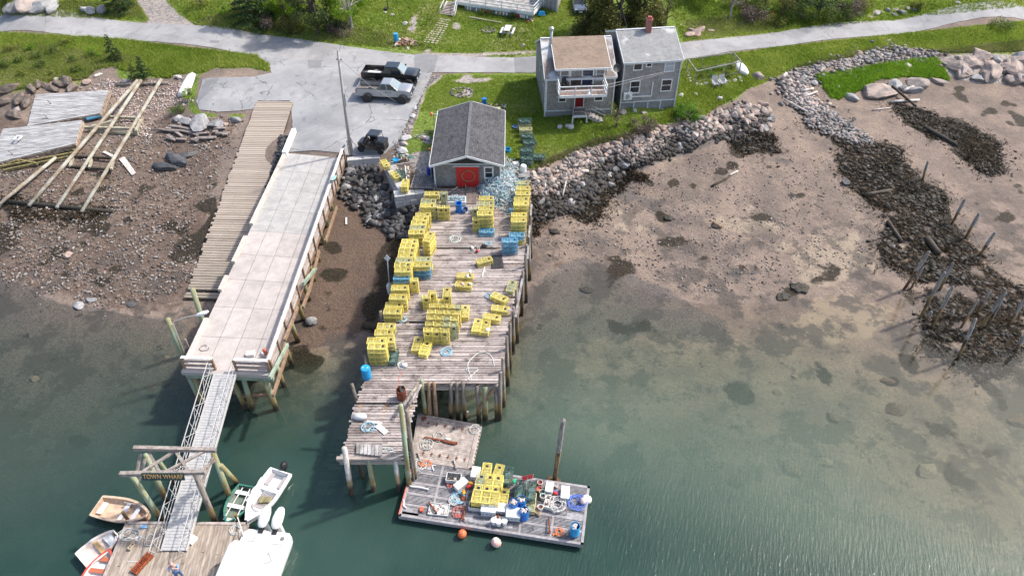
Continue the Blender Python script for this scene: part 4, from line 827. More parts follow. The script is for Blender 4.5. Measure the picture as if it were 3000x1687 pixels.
def sqdeck(t, w):
    mb = MB(); n = 24
    for i in range(n):
        r = [0, random.uniform(.25, .45), random.uniform(.55, .8), 1]
        for a, b2 in zip(r, r[1:]): board(mb, w, a+.002, b2-.002, (i+.03)/n, (i+.96)/n)
    mb.build('decking', FB, t, True); mb = MB()
    board(mb, w, 0, .07, 0, 1, .1, .05); mb.build('edge_timber', FB, t, True); mb = MB(); board(mb, w, .95, 1, 0, 1, .1, .05); mb.build('edge_timber', FB, t, True)
    mb = MB()
    for i in range(12): q = quadp(w, 1.0, (i+.5)/12); mb.box(q.x, q.x+.16, q.y-.09, q.y+.09, q.z-.3, q.z)
    mb.build('rib_end', FB, t, True)
    for v in (.16, .83):
        for u in (.18, .32, .46, .6, .74, .88):
            q = quadp(w, u, v); m = MB(); m.beam(q+Vector((-.02, -.14, .04)), q+Vector((.02, .14, .04)), .04); m.beam(q+Vector((-.09, 0, .05)), q+Vector((.09, 0, .05)), .035); m.build('rusty_cleat', RUST, t, True)
sq_ = floatbox('square_float', 'square brown planked float moored beside the pier ladder', ((1227, 1214), (1406, 1247), (1378, 1372), (1206, 1345)), .6, .4, sqdeck, frame=FB)
DPL = M('dock_plank', (.40, .335, .275), (.26, .215, .175), 1.6, .9, .4, rnd=.14, stretch=(3, .6, 3))
def dockdeck(t, w):
    mb = MB(); n = 44
    for i in range(n):
        r = [0]+sorted(random.uniform(.15, .85) for _ in range(1))+[1]
        for a, b2 in zip(r, r[1:]): board(mb, w, (i+.03)/n, (i+.95)/n, a+.002, b2-.002)
    mb.build('decking', DPL, t, True)
    mb = MB(); board(mb, w, 0, 1, -.008, .012, .1, .05); board(mb, w, -.008, .008, 0, 1, .1, .05); mb.build('edge_timber', FB, t, True)
df = floatbox('dock_float', 'wide planked dock float at the foot of the gangway', ((372, 1530), (720, 1533), (660, 1960), (188, 1960)), .7, .45, dockdeck, frame=FB)
U3 = Vector((0, 0, 1))
SHW = shingle('wall_shingles', (.27, .25, .235), (.40, .375, .355), (.10, .095, .09))
SHL = shingle('weathered_wall_shingles', (.25, .23, .21), (.38, .35, .325), (.09, .085, .08))
RFB = shingle('brown_roof_shingles', (.20, .145, .11), (.28, .215, .16), (.13, .10, .08), 'roofx', .3, .14)
RFM = shingle('mossy_roof_shingles', (.21, .17, .15), (.28, .235, .21), (.10, .085, .08), 'roofx', .3, .14, (.55, .55, .54), (.50, .62))
RFG = shingle('grey_roof_shingles', (.24, .24, .235), (.31, .31, .305), (.13, .13, .13), 'roofx', .3, .14, (.52, .52, .50), (.60, .68))
RFD = shingle('dark_roof_shingles', (.045, .044, .048), (.105, .103, .108), (.03, .03, .03), 'roofy', .28, .17)
REDD = M('red_door_paint', (.55, .02, .02), (.48, .03, .02), 3, .55); DRED = M('dark_red_paint', (.22, .01, .015), None, rough=.4)
LATT = M('lattice', (.42, .42, .42), (.30, .30, .30), 5, .8)
def house(name, label, FL, FR, depth, zb, ze, zr, wall, roof_f, roof_b, oh=.3, oe=.2, cat='house'):
    FL = Vector((FL.x, FL.y, 0)); FR = Vector((FR.x, FR.y, 0)); d = (FR-FL).normalized(); n = Vector((-d.y, d.x, 0)); L = (FR-FL).length
    t = thing(name, label, cat, (FL+FR)/2+n*depth/2+U3*zb)
    prof = [(0, zb-.6), (0, ze), (depth/2, zr), (depth, ze), (depth, zb-.6)]
    MB().loft([[FL+n*a+U3*z for a, z in prof], [FR+n*a+U3*z for a, z in prof]]).build('wall', wall, t, True)
    s = (zr-ze)/(depth/2); ra = FL-d*oe; rb = FR+d*oe
    for sgn, nm, mt in ((1, 'roof_front', roof_f), (-1, 'roof_back', roof_b)):
        e = -oh if sgn == 1 else depth+oh; ez = ze-s*oh+.03; q = [ra+n*e+U3*ez, rb+n*e+U3*ez, rb+n*depth/2+U3*(zr+.03), ra+n*depth/2+U3*(zr+.03)]
        MB().loft([q, [p+U3*.13 for p in q]]).build('roof', mt, t, True)
    mb = MB()
    e = -oh-.02; mb.beam(ra+n*e+U3*(ze-s*oh+.06), rb+n*e+U3*(ze-s*oh+.06), .05, .2)
    for p in (ra, rb):
        for a, z, a2, z2 in ((-oh, ze-s*oh, depth/2, zr), (depth+oh, ze-s*oh, depth/2, zr)): mb.beam(p+n*a+U3*(z+.07), p+n*a2+U3*(z2+.07), .06, .2)
    mb.build('fascia', TRIM, t, True)
    mb = MB(); mb.beam(ra+n*depth/2+U3*(zr+.17), rb+n*depth/2+U3*(zr+.17), .22, .05); mb.build('ridge_cap', TRIM, t, True)
    for p, o in ((FL, d*-.03-n*.03), (FR, d*.03-n*.03)):
        MB().beam(p+o+U3*(zb-.3), p+o+U3*ze, .14, .14).build('corner_board', TRIM, t, True)
    for p, o in ((FL+n*depth, -d*.03+n*.03), (FR+n*depth, d*.03+n*.03)): MB().beam(p+o+U3*(zb-.3), p+o+U3*ze, .14, .14).build('corner_board', TRIM, t, True)
    return t, FL+U3*zb, FR+U3*zb, d, n
def win(par, A, B, x0, y0, x1, y1, zo=(1500, 0), k=3.435, pane=GLASS, bars=True, fr=.1, mt=None, name='window'):
    if k: x0, y0, x1, y1 = zo[0]+x0/k, zo[1]+y0/k, zo[0]+x1/k, zo[1]+y1/k
    tl, br = V(x0, y0, A, B), V(x1, y1, A, B); d = Vector((B.x-A.x, B.y-A.y, 0)).normalized(); nf = Vector((d.y, -d.x, 0)); nf = nf if nf.y < 0 or abs(nf.y) < .2 else -nf
    w_ = (br-tl).dot(d); zt, zb = tl.z, br.z; o = tl+nf*.04; o.z = 0; mb = MB()
    for a, b2 in (((0, zt), (w_, zt)), ((0, zb), (w_, zb))): mb.beam(o+d*a[0]+U3*a[1], o+d*b2[0]+U3*b2[1], .08, fr)
    for a in (fr/2, w_-fr/2): mb.beam(o+d*a+U3*(zb+fr/2), o+d*a+U3*(zt-fr/2), fr, .08)
    if bars: mb.beam(o+d*fr+U3*((zt+zb)/2)-nf*.01, o+d*(w_-fr)+U3*((zt+zb)/2)-nf*.01, .06, .05)
    f = mb.build(name, mt or WHITE, par, True); m = MB(); m.loft([[o+d*a+U3*z-nf*.05 for a, z in ((fr, zb+.05), (w_-fr, zb+.05), (w_-fr, zt-.05), (fr, zt-.05))], [o+d*a+U3*z-nf*.025 for a, z in ((fr, zb+.05), (w_-fr, zb+.05), (w_-fr, zt-.05), (fr, zt-.05))]])
    m.build('pane', pane, f, True); return f, o, d, nf, w_, zt, zb
def lattice(par, A, B, z0, z1, s=.2):
    d = (B-A); L = math.hypot(d.x, d.y); d = Vector((d.x, d.y, 0)).normalized(); nf = Vector((d.y, -d.x, 0)); nf = nf if nf.y < 0 else -nf; o = Vector((A.x, A.y, 0))+nf*.035; h = z1-z0; mb = MB(); a = -h
    while a < L:
        for sg in (1, -1):
            p0, p1 = (a, z0), (a+h, z1)
            if sg < 0: p0, p1 = (a, z1), (a+h, z0)
            q = []
            for (x, z) in (p0, p1): q.append([x, z])
            if q[0][0] < 0: f = -q[0][0]/h; q[0] = [0, p0[1]+(p1[1]-p0[1])*f]
            if q[1][0] > L: f = (L-p0[0])/h; q[1] = [L, p0[1]+(p1[1]-p0[1])*f]
            mb.beam(o+d*q[0][0]+U3*q[0][1]+nf*.01*sg, o+d*q[1][0]+U3*q[1][1]+nf*.01*sg, .015, .045)
        a += s
    mb.build('lattice_panel', LATT, par, True)
    m = MB(); m.loft([[o+U3*z0-nf*.025, o+d*L+U3*z0-nf*.025, o+d*L+U3*z1-nf*.025, o+U3*z1-nf*.025], [o+U3*z0-nf*.015, o+d*L+U3*z0-nf*.015, o+d*L+U3*z1-nf*.015, o+U3*z1-nf*.015]]); m.build('lattice_shade_sheet', M('crawl_space_shade', (.10, .09, .085), None), par, True)  # dark sheet paints the shade of the hollow behind the lattice
    m = MB(); m.beam(o+U3*z1+nf*.02, o+d*L+U3*z1+nf*.02, .06, .12); m.beam(o+U3*(z0+.03)+nf*.02, o+d*L+U3*(z0+.03)+nf*.02, .06, .08); m.build('skirt_board', TRIM, par, True)
fl, fr = P(1596, 342, 4.2), P(1790, 335, 4.2)
ze = T(fl, 1602, 230).z; rt = P(1690, 114, 10.5); dep_ = 8.6; mid = (fl+fr)/2+Vector((0, dep_/2, 0)); zr = T(mid, 1690, 114).z
print('left house eave ridge', ze, zr)
lh, A1, B1, d1, n1 = house('shingled_house', 'weathered shingled house with brown dormer roof and white railed balcony', fl, fr, dep_, 4.2, ze, zr, SHL, RFM, RFM, .25, .18)
Z = lambda x, y: (1500+x/3.435, y/3.435)
zd = T(A1, *Z(600, 690)).z; xa = V(*Z(455, 800), A1, B1); xb = V(*Z(945, 800), A1, B1); xa.z = xb.z = 0; dd = dep_/2
prof = [(-.02, ze-.3), (-.02, zd), (dd-.1, zr-.05), (dd-.1, ze-.2)]
MB().loft([[xa+n1*a+U3*z for a, z in prof], [xb+n1*a+U3*z for a, z in prof]]).build('dormer_wall', SHL, lh, True)
ea, eb = xa-d1*.3, xb+d1*.35; q = [ea-n1*.5+U3*(zd-.02), eb-n1*.5+U3*(zd-.02), eb+n1*(dd+.05)+U3*(zr+.12), ea+n1*(dd+.05)+U3*(zr+.12)]
MB().loft([q, [p+U3*.12 for p in q]]).build('dormer_roof', RFB, lh, True)
mb = MB(); mb.beam(q[0]-n1*.02+U3*.03, q[1]-n1*.02+U3*.03, .05, .2); mb.beam(q[0]+U3*.04, q[3]+U3*.04, .05, .16); mb.beam(q[1]+U3*.04, q[2]+U3*.04, .05, .16); mb.build('dormer_fascia', WHITE, lh, True)
for w_ in ((485, 705, 575, 818), (845, 690, 932, 802)): win(lh, A1, B1, *w_)
f, o, dr, nf, W_, zt, zb = win(lh, A1, B1, 585, 690, 818, 865, bars=False, pane=INT, fr=.14, name='patio_door')
m = MB(); m.beam(o+dr*W_*.5+U3*zb, o+dr*W_*.5+U3*zt, .1, .09); m.build('door_stile', WHITE, f, True)
m = MB(); m.box(0, W_*.45, 0, .01, 0, zt-zb-.2, Matrix.Translation(o+dr*W_*.53+U3*(zb+.1)-nf*.01)@Matrix(((dr.x, nf.x, 0, 0), (dr.y, nf.y, 0, 0), (0, 0, 1, 0), (0, 0, 0, 1)))); m.build('door_glass', M('blue_dark_glass', (.02, .035, .07), None, rough=.08, spec=.8), f, True)
for w_ in ((465, 985, 545, 1022), (828, 960, 915, 1012)): win(lh, A1, B1, *w_, bars=False)
f, o, dr, nf, W_, zt, zb = win(lh, A1, B1, 628, 975, 722, 1078, bars=False, pane=DRED, name='front_door')
m = MB()
for i in range(3): m.box(.2+i*.18, .33+i*.18, 0, .01, .95, 1.25, Matrix.Translation(o+U3*zb-nf*.02)@Matrix(((dr.x, nf.x, 0, 0), (dr.y, nf.y, 0, 0), (0, 0, 1, 0), (0, 0, 0, 1))))
m.build('door_light', GLASS, f, True)
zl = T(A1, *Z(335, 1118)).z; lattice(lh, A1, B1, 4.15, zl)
mb = MB(); gp = V(*Z(350, 800), A1, B1)-n1*.06; mb.tube([gp, Vector((gp.x, gp.y, 4.9))], .06, 8); mb.build('downspout', WHITE, lh, True)
SL0 = A1; SL1 = A1+n1*dep_
for a, z, ww, hh_ in ((2.0, 5.6, .8, 1.1), (5.6, 5.6, .8, 1.1), (4.3, 8.0, .8, 1.1)):
    p = Vector((A1.x, A1.y, 0))+n1*a-d1*.03; m = MB(); m.beam(p+U3*z, p+U3*(z+hh_), .06, ww); w1 = m.build('window', WHITE, lh, True); m = MB(); m.beam(p-d1*.02+U3*(z+.1), p-d1*.02+U3*(z+hh_-.1), .06, ww-.2); m.build('pane', GLASS, w1, True)
zbk = 7.62; pl, pr = P(*Z(480, 972), zbk), P(*Z(955, 962), zbk); bl_ = V(*Z(470, 860), A1, B1); br_ = V(*Z(940, 850), A1, B1)
off = (pl-A1).dot(-n1); wl = A1+d1*(pl-A1).dot(d1); wr = A1+d1*(pr-A1).dot(d1); wl.z = wr.z = zbk; fl_, fr_ = wl-n1*off, wr-n1*off
m = MB(); m.loft([[q-U3*.12 for q in (wl, wr, fr_, fl_)], [wl, wr, fr_, fl_]]); bk = m.build('balcony_deck', M('balcony_floor', (.15, .105, .09), (.22, .16, .14), 3, .8), lh, True)
m = MB(); m.beam(fl_-U3*.06-n1*.03, fr_-U3*.06-n1*.03, .08, .26); m.beam(wl-U3*.06, fl_-U3*.06, .08, .26); m.beam(wr-U3*.06, fr_-U3*.06, .08, .26); m.build('balcony_rim', WHITE, lh, True)
m = MB()
for z in (.95, .5):
    for a, b2 in ((wl, fl_), (fl_, fr_), (fr_, wr)): m.beam(a+U3*z, b2+U3*z, .07, .09)
for i in range(4): p = lerp(fl_, fr_, i/3); m.beam(p, p+U3*.92, .09)
for a, b2 in ((wl, fl_), (wr, fr_)): p = lerp(a, b2, .5); m.beam(p, p+U3*.92, .07); m.beam(a+U3*0, a+U3*.92, .07)
m.build('balcony_railing', WHITE, lh, True)
for p, q in ((fl_, wl), (fr_, wr)): MB().beam(p-U3*.15+n1*.2, Vector((q.x, q.y, zbk-1.3))-n1*.05, .1).build('bracket', TRIM, lh, True)
zp = 5.15; pa, pb = P(*Z(612, 1168), zp), P(*Z(755, 1165), zp); o_ = (pa-A1).dot(-n1); wa = A1+d1*(pa-A1).dot(d1); wb_ = A1+d1*(pb-A1).dot(d1); wa.z = wb_.z = zp; pa = wa-n1*o_; pb = wb_-n1*o_
DKG = M('porch_boards', (.16, .145, .14), (.22, .20, .19), 4, .85)
m = MB(); m.loft([[q-U3*.1 for q in (wa, wb_, pb, pa)], [wa, wb_, pb, pa]]); m.build('porch_deck', DKG, lh, True)
m = MB(); m.beam(pa-U3*.06-n1*.03, pb-U3*.06-n1*.03, .08, .24)
for p in (pa, pb): m.beam(Vector((p.x, p.y, 3.9)), p-U3*.1, .13)
m.build('porch_frame', TRIM, lh, True)
m = MB(); se = pb+d1*1.9-U3*1.0
for a, b2 in ((wa, pa), (pa, pb), (lerp(wb_, pb, .0), lerp(wb_, pb, .35))):
    m.beam(a+U3*.85, b2+U3*.85, .06); m.beam(a+U3*.45, b2+U3*.45, .05); m.beam(b2, b2+U3*.85, .07)
m.beam(pb+U3*.85, se+U3*.85, .06); m.beam(se, se+U3*.85, .07); s2_ = wb_-n1*(o_-.95); m.beam(s2_+U3*.85, s2_+d1*1.9-U3*.15, .06); m.beam(s2_+d1*1.9-U3*1, s2_+d1*1.9-U3*.15, .07); m.build('porch_railing', OLDWX, lh, True)
m = MB()
for i in range(5): a = pb+d1*(.2+.38*i)-U3*(.2*i+.12); m.box(0, .36, 0, .95, -.05, 0, Matrix.Translation(a)@Matrix.Rotation(math.atan2(d1.y, d1.x), 4, 'Z'))
m.beam(pb-U3*.15, se-U3*.15, .05, .22); m.build('steps', OLDWX, lh, True)
vp = P(*Z(390, 480), zr-.6); vp = T((fl+fr)/2+Vector((0, dep_/2-1.2, 0)), *Z(392, 460)); m = MB(); m.tube([vp-U3*.5, vp+U3*1.55], .14, 12); m.build('vent_pipe', STEEL, lh, True, smooth=True)
m = MB(); m.lathe([(.14, 0), (.24, .05), (.24, .25), (.1, .36)], vp+U3*1.55, 12); m.build('vent_cap', STEEL, lh, True)
dp = V(*Z(1050, 690), A1, B1, .3); R_ = Matrix.Rotation(math.radians(55), 3, 'X')@Matrix.Rotation(.3, 3, 'Y'); m = MB(); m.lathe([(.0, .0), (.2, .02), (.36, .09), (.40, .12), (.37, .10), (.2, .035), (0, .02)], dp, 16, R_); m.build('satellite_dish', BLACK, lh, True, smooth=True)
MB().tube([dp, dp-U3*.5+n1*.3], .03, 6).build('dish_mast', STEEL, lh, True)
fl2, fr2 = P(1816, 323, 4.2), P(1973, 313, 4.2); ze2 = T(fl2, *Z(1150, 630)).z; dep2 = 7.6; zr2 = T((fl2+fr2)/2+Vector((0, dep2/2, 0)), *Z(1400, 303)).z
print('right house', ze2, zr2)
rh, A2, B2, d2_, n2 = house('grey_house', 'tall grey shingled house with lichen spotted roof and red brick chimney', fl2, fr2, dep2, 4.2, ze2, zr2, SHW, RFG, RFG, .25, .2)
for w_ in ((1225, 628, 1310, 702), (1352, 620, 1408, 670), (1190, 818, 1280, 932), (1506, 803, 1598, 912)): win(rh, A2, B2, *w_, bars=w_[3] > 800)
win(rh, A2, B2, 1542, 612, 1628, 716, pane=M('curtained_pane', (.42, .45, .48), None, rough=.4))
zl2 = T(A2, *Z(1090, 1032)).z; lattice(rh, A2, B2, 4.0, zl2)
for x in (1225, 1365, 1490): p = V(*Z(x, 1050), A2, B2, .06); MB().beam(Vector((p.x, p.y, 4)), Vector((p.x, p.y, zl2)), .12).build('skirt_post', TRIM, rh, True)
hp = V(*Z(1163, 968), A2, B2, .25); t = rh; m = MB(); m.box(-.45, .45, -.17, .17, -.38, .38, Matrix.Translation(hp)@Matrix.Rotation(math.atan2(d2_.y, d2_.x), 4, 'Z')); hpo = m.build('heat_pump', WHITE, rh, True, bevel=.03)
m = MB(); m.lathe([(.27, 0), (.27, .015), (.2, .02)], hp-n2*.175+d2_*-.08, 16, Matrix.Rotation(math.pi/2, 3, 'X')); m.build('fan_grille', M('grille_grey', (.32, .33, .34), None), hpo, True)
m = MB(); a, b2, c = V(*Z(1205, 975), A2, B2, .07), V(*Z(1400, 966), A2, B2, .07), V(*Z(1422, 826), A2, B2, .07); m.beam(a, b2, .1); m.beam(b2, Vector((b2.x, b2.y, c.z)), .1); m.build('line_cover', WHITE, rh, True)
cb = Vector(((fl2.x+fr2.x)/2-.05, (fl2.y+fr2.y)/2, 0))+n2*(dep2/2-.3); cx_ = V(*Z(1365, 330), A2, B2).x; cpt = T(Vector((0, cb.y, 0)), *Z(1365, 350)); m = MB(); m.box(-.27, .27, -.27, .27, -.8, 1.5, Matrix.Translation(cpt)); BRK = shingle('chimney_brick', (.38, .11, .08), (.28, .075, .06), (.35, .3, .27), 'wall', .22, .075); ch = m.build('chimney', BRK, rh, True)
m = MB(); m.box(-.34, .34, -.34, .34, 1.5, 1.62, Matrix.Translation(cpt)); m.box(-.2, .2, -.2, .2, 1.62, 1.85, Matrix.Translation(cpt)); m.build('chimney_cap', BRK, ch, True); m = MB(); m.box(-.4, .4, -.4, .4, -.35, -.05, Matrix.Translation(cpt)); m.build('flashing', WHITE, ch, True)
la0 = B1+n1*2.6; lb0 = A2+n2*2.6+d2_*0; m = MB(); q = [Vector((la0.x-.02, la0.y, 3.9)), Vector((lb0.x+.02, lb0.y, 3.9)), Vector((lb0.x+.02, lb0.y+4, 3.9)), Vector((la0.x-.02, la0.y+4, 3.9))]; m.loft([q, [p+U3*4.1 for p in q]]); m.build('link_wall', SHW, rh, True)
m = MB(); q = [p+U3*4.1+Vector((0, -.2 if i < 2 else 0, 0)) for i, p in enumerate(q)]; q[2] += U3*.9; q[3] += U3*.9; m.loft([q, [p+U3*.12 for p in q]]); m.build('link_roof', RFG, rh, True)
m = MB(); c = (la0+lb0)/2-n1*.03; m.box(-.28, .28, -.03, .03, 5.6, 7.4, Matrix.Translation(Vector((c.x, c.y-.02, 0)))); m.build('link_window', GLASS, rh, True)
for z0, px0, py0, px1, py1 in ((0, *Z(955, 855), *Z(1690, 690)), (0, *Z(955, 885), *Z(1690, 700))): MB().tube([V(px0, py0, A1, B1, 1.6), V(px1, py1, A2, B2, .05)], .015, 4).build('service_wire', M('pale_wire', (.5, .5, .5), None), rh, True)
def chair(name, label, cat, loc, rz, mt, adir=False, group=None):
    t = thing(name, label, cat, loc, rz, group); s = .42 if not adir else .34
    m = MB()
    for i in range(5): m.box(-.26+.0, .26, -.25+i*.1, -.17+i*.1, s-.02, s+.01)
    m.build('seat', mt, t); m = MB(); R = Matrix.Translation((0, .24, s))@Matrix.Rotation(-.35 if adir else -.15, 4, 'X')
    for i in range(5): m.box(-.26+i*.105, -.17+i*.105, -.015, .015, 0, .62, R)
    m.build('backrest', mt, t)
    for x in (-.27, .27):
        for y in (-.24, .24): MB().beam((x, y, 0), (x, y, s+(.2 if y < 0 else .1)), .045).build('leg', mt, t)
        MB().box(x-.05, x+.05, -.3, .3, s+.2, s+.225).build('armrest', mt, t)
    return t
chair('balcony_chair', 'black folding chair on the white railed balcony', 'chair', lerp(wl, fl_, .35)+d1*.75+U3*.01, .5, BLACK)
m = MB(); m.lathe([(.2, 0), (.2, .05), (.12, .12), (.05, .45), (0, .5)], lerp(fl_, fr_, .62)+n1*.3, 10); o = m.build('garden_ornament', WHITE, None, True); tag(o, 'small white cone ornament on the balcony floor', 'ornament')
hFL, hFR = P(1277, 545, 3.9), P(1466, 545, 3.9); W2 = (hFR-hFL).length; HD = 9.3; he, hr = 6.25, 7.15
hut = thing('fishing_hut', 'low fishing hut with dark shingled gable roof and red sliding door', 'hut', (hFL+hFR)/2+Vector((0, HD/2, 0)))
prof = [(hFL.x, 3.6), (hFR.x, 3.6), (hFR.x, he), ((hFL.x+hFR.x)/2, hr), (hFL.x, he)]; y0 = hFL.y
HUTW = shingle('hut_shingles', (.19, .18, .17), (.31, .295, .28), (.08, .075, .07))
MB().loft([[Vector((x, y0, z)) for x, z in prof], [Vector((x, y0+HD, z)) for x, z in prof]]).build('wall', HUTW, hut, True)
xm = (hFL.x+hFR.x)/2; s_ = (hr-he)/(W2/2)
for sg in (-1, 1):
    xe = xm+sg*(W2/2+.38); zE = he-s_*.38+.02; q = [Vector((xe, y0-.38, zE)), Vector((xm, y0-.38, hr+.02)), Vector((xm, y0+HD+.3, hr+.02)), Vector((xe, y0+HD+.3, zE))]
    MB().loft([q, [p+U3*.1 for p in q]]).build('roof', RFD, hut, True)
    m = MB(); m.beam(q[0]+U3*.02-Vector((0, .03, 0)), q[1]+U3*.02-Vector((0, .03, 0)), .05, .2); m.beam(q[3]+U3*.04+Vector((0, .03, 0)), q[2]+U3*.04+Vector((0, .03, 0)), .04, .16); m.beam(q[0]+U3*.05+Vector((sg*.02, 0, 0)), q[3]+U3*.05+Vector((sg*.02, 0, 0)), .04, .12); m.build('barge_board', WHITE, hut, True)
    px_ = hFL.x if sg < 0 else hFR.x; MB().beam((px_+sg*.02, y0-.03, 3.7), (px_+sg*.02, y0-.03, he-.05), .12).build('corner_board', WHITE, hut, True)
MB().beam((xm, y0-.35, hr+.13), (xm, y0+HD+.28, hr+.13), .3, .03).build('ridge_cap', M('ridge_shingle', (.14, .14, .15), (.10, .10, .105), 4, .85), hut, True)
m = MB(); m.extrude([(hFL.x+.15, y0-.02, he), (hFR.x-.15, y0-.02, he), (xm, y0-.02, hr-.05)], (0, -.03, 0)); m.build('gable_panel', BLACK, hut, True); MB().beam((hFL.x, y0-.04, he-.02), (hFR.x, y0-.04, he-.02), .04, .1).build('gable_trim', TRIM, hut, True)
q6 = lambda x, y: (750+x/3.435, 420+y/3.435)
a, b2 = V(*q6(2012, 232), hFL, hFR), V(*q6(2246, 437), hFL, hFR); m = MB(); m.box(a.x, b2.x, y0-.14, y0-.06, b2.z, a.z); dr_ = m.build('sliding_door', REDD, hut, True); MB().box(a.x-.3, b2.x+.1, y0-.12, y0-.04, a.z+.01, a.z+.09).build('door_track', TRIM, hut, True)
c = V(*q6(2138, 318), hFL, hFR); m = MB()
for k in range(4): r = .55+random.uniform(-.03, .03); m.tube([c+Vector((math.cos(t_)*r, -.2-.01*k, math.sin(t_)*r*.98)) for t_ in [2*math.pi*i/24 for i in range(25)]], .028, 6)
tag(m.build('rope_wreath', M('bark_rope', (.38, .22, .12), (.25, .14, .08), 9, .9), None, True), 'round brown rope ring hung on the red hut door', 'wreath')
win(hut, hFL, hFR, 2292, 237, 2392, 347, zo=(750, 420), fr=.12)
p = T(Vector((0, y0+2.4, 0)), *q6(2382, 135)); m = MB(); m.tube([p-U3*.4, p+U3*.35], .07, 10); v_ = m.build('roof_vent', STEEL, hut, True); m = MB(); m.lathe([(.13, 0), (.13, .12), (.02, .17)], p+U3*.33, 10); m.build('vent_cap', BLACK, v_, True)
p = T(Vector((0, y0+1.0, 0)), *q6(1750, 85)); m = MB(); m.tube([(hFL.x-.45, y0+1, 3.8), (hFL.x-.45, y0+1, 7.0)], .05, 8); m.build('stove_pipe', STEEL, hut, True); m = MB(); m.lathe([(.1, 0), (.13, .05), (.13, .2), (.1, .24)], (hFL.x-.45, y0+1, 6.95), 10); m.build('pipe_cap', RUST, hut, True)
MB().box(hFL.x, hFR.x, y0-.22, y0-.01, 3.72, 3.9).build('sill', DARKW, hut, True)
m = MB()
for i in range(7): m.rnd(); a = P(1368+i*4.2, 548, 4.0); b3 = P(1368+i*4.2, 597, DZ+.05); m.beam(a, b3, .115, .05)
t = thing('door_ramp', 'dark board ramp leading up to the red hut door', 'ramp', P(1382, 580, DZ)); m.build('ramp_boards', M('dark_boards', (.13, .10, .09), (.20, .16, .14), 3, .85, rnd=.15), t, True)
t = thing('slatted_platform', 'dark slatted wooden platform lying beside the hut wall', 'platform', P(1235, 530, 3.95)); m = MB(); w4 = [P(1214, 510, 4.15), P(1278, 512, 4.15), P(1276, 552, 4.15), P(1200, 551, 4.15)]
for i in range(13): board(m, w4, (i+.05)/13, (i+.85)/13, 0, 1, .05)
m.build('slats', M('dark_slats', (.13, .125, .125), (.2, .19, .19), 3, .85, rnd=.2), t, True); m = MB()
for v in (.1, .5, .9): board(m, w4, -.1, 1.02, v-.04, v+.04, .12, -.055)
m.build('bearers', DARKW, t, True)
b0_, b1_ = G(1358, 27), G(1562, 62); zd2 = T(b1_, 1558, 40).z
print('deck z', zd2, b1_.z); dv = (b1_-b0_); dv.z = 0; dv.normalize(); dn_ = Vector((-dv.y, dv.x, 0)); ea_ = P(1338, 0, zd2); D0 = Vector((b0_.x, b0_.y, zd2))-dv*1.2; D1 = Vector((b1_.x, b1_.y, zd2))
hd = thing('house_deck', 'raised weathered deck with white railings, lattice skirt and steps', 'deck', (D0+D1)/2-U3*1)
m = MB(); nb = 16
for i in range(nb):
    m.rnd(); a, b2 = D0+dn_*(i*.3), D1+dn_*(i*.3); m.loft([[a-U3*.06, b2-U3*.06, b2+dn_*.28-U3*.06, a+dn_*.28-U3*.06], [a, b2, b2+dn_*.28, a+dn_*.28]])
m.build('decking', OLDWX, hd, True)
m = MB(); m.beam(D0-dn_*.03-U3*.1, D1-dn_*.03-U3*.1, .06, .28); m.beam(D1+dv*.03-U3*.1, D1+dv*.03+dn_*5-U3*.1, .06, .28); m.build('rim_board', WHITE, hd, True)
m = MB()
for z in (.9, .45, .12): m.beam(D0+U3*z, D1+U3*z, .06, .1); m.beam(D1+U3*z, D1+dn_*5+U3*z, .06, .1)
for i in range(6): p = lerp(D0, D1, i/5); m.beam(p, p+U3*.95, .1)
for i in range(1, 4): p = D1+dn_*1.5*i; m.beam(p, p+U3*.95, .1)
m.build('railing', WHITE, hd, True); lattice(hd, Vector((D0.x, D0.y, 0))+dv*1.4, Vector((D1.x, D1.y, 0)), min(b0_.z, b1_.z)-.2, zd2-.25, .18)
mb = MB(); sb0, sb1 = G(1290, 42), G(1331, 50); st0 = D0-dv*.2
for i in range(9):
    f_ = i/8.; a = lerp(sb0, Vector((D0.x-1.0, D0.y+.3, zd2)), f_); b2 = lerp(sb1, Vector((D0.x+.35, D0.y+.1, zd2)), f_); a.z = b2.z = lerp(sb0.z+.1, zd2-.1, f_); mb.beam(a, b2, .28, .05)
mb.build('steps', OLDW, hd, True); m = MB()
for s0, e0 in ((sb0, Vector((D0.x-1.0, D0.y+.3, zd2))), (sb1, Vector((D0.x+.35, D0.y+.1, zd2)))):
    m.beam(s0+U3*-.2, e0, .08, .25); m.beam(s0+U3*.75, e0+U3*.85, .07); m.beam(s0-U3*.2, s0+U3*.75, .09); m.beam(lerp(s0, e0, .5), lerp(s0, e0, .5)+U3*.8, .07)
m.build('stair_railing', WHITE, hd, True)
BUOYC = [M('buoy_red', (.5, .03, .03), None, rough=.5), WHITE, M('buoy_yellow', (.7, .5, .1), None, rough=.5), M('buoy_pink', (.75, .35, .3), (.72, .62, .58), 4, .5), WHITE]
def buoy(name, label, p, mt, r=.09, h=.4, group=None, rot=None, ring=None):
    t = thing(name, label, 'buoy', p, 0, group, rot); m = MB(); m.lathe([(.02, 0), (r*.7, h*.06), (r, h*.25), (r, h*.7), (r*.6, h*.93), (.02, h)], (0, 0, 0), 10); m.build('body', mt, t, smooth=True)
    m = MB(); m.tube([(0, 0, -h*.25), (0, 0, h*1.3)], .015, 6); m.build('spindle', OLDWX, t)
    if ring: m = MB(); m.lathe([(r*1.01, h*.35), (r*1.02, h*.36), (r*1.02, h*.55), (r*1.01, h*.56)], (0, 0, 0), 10); m.build('colour_band', ring, t)
    return t
BN = ['white', 'red']
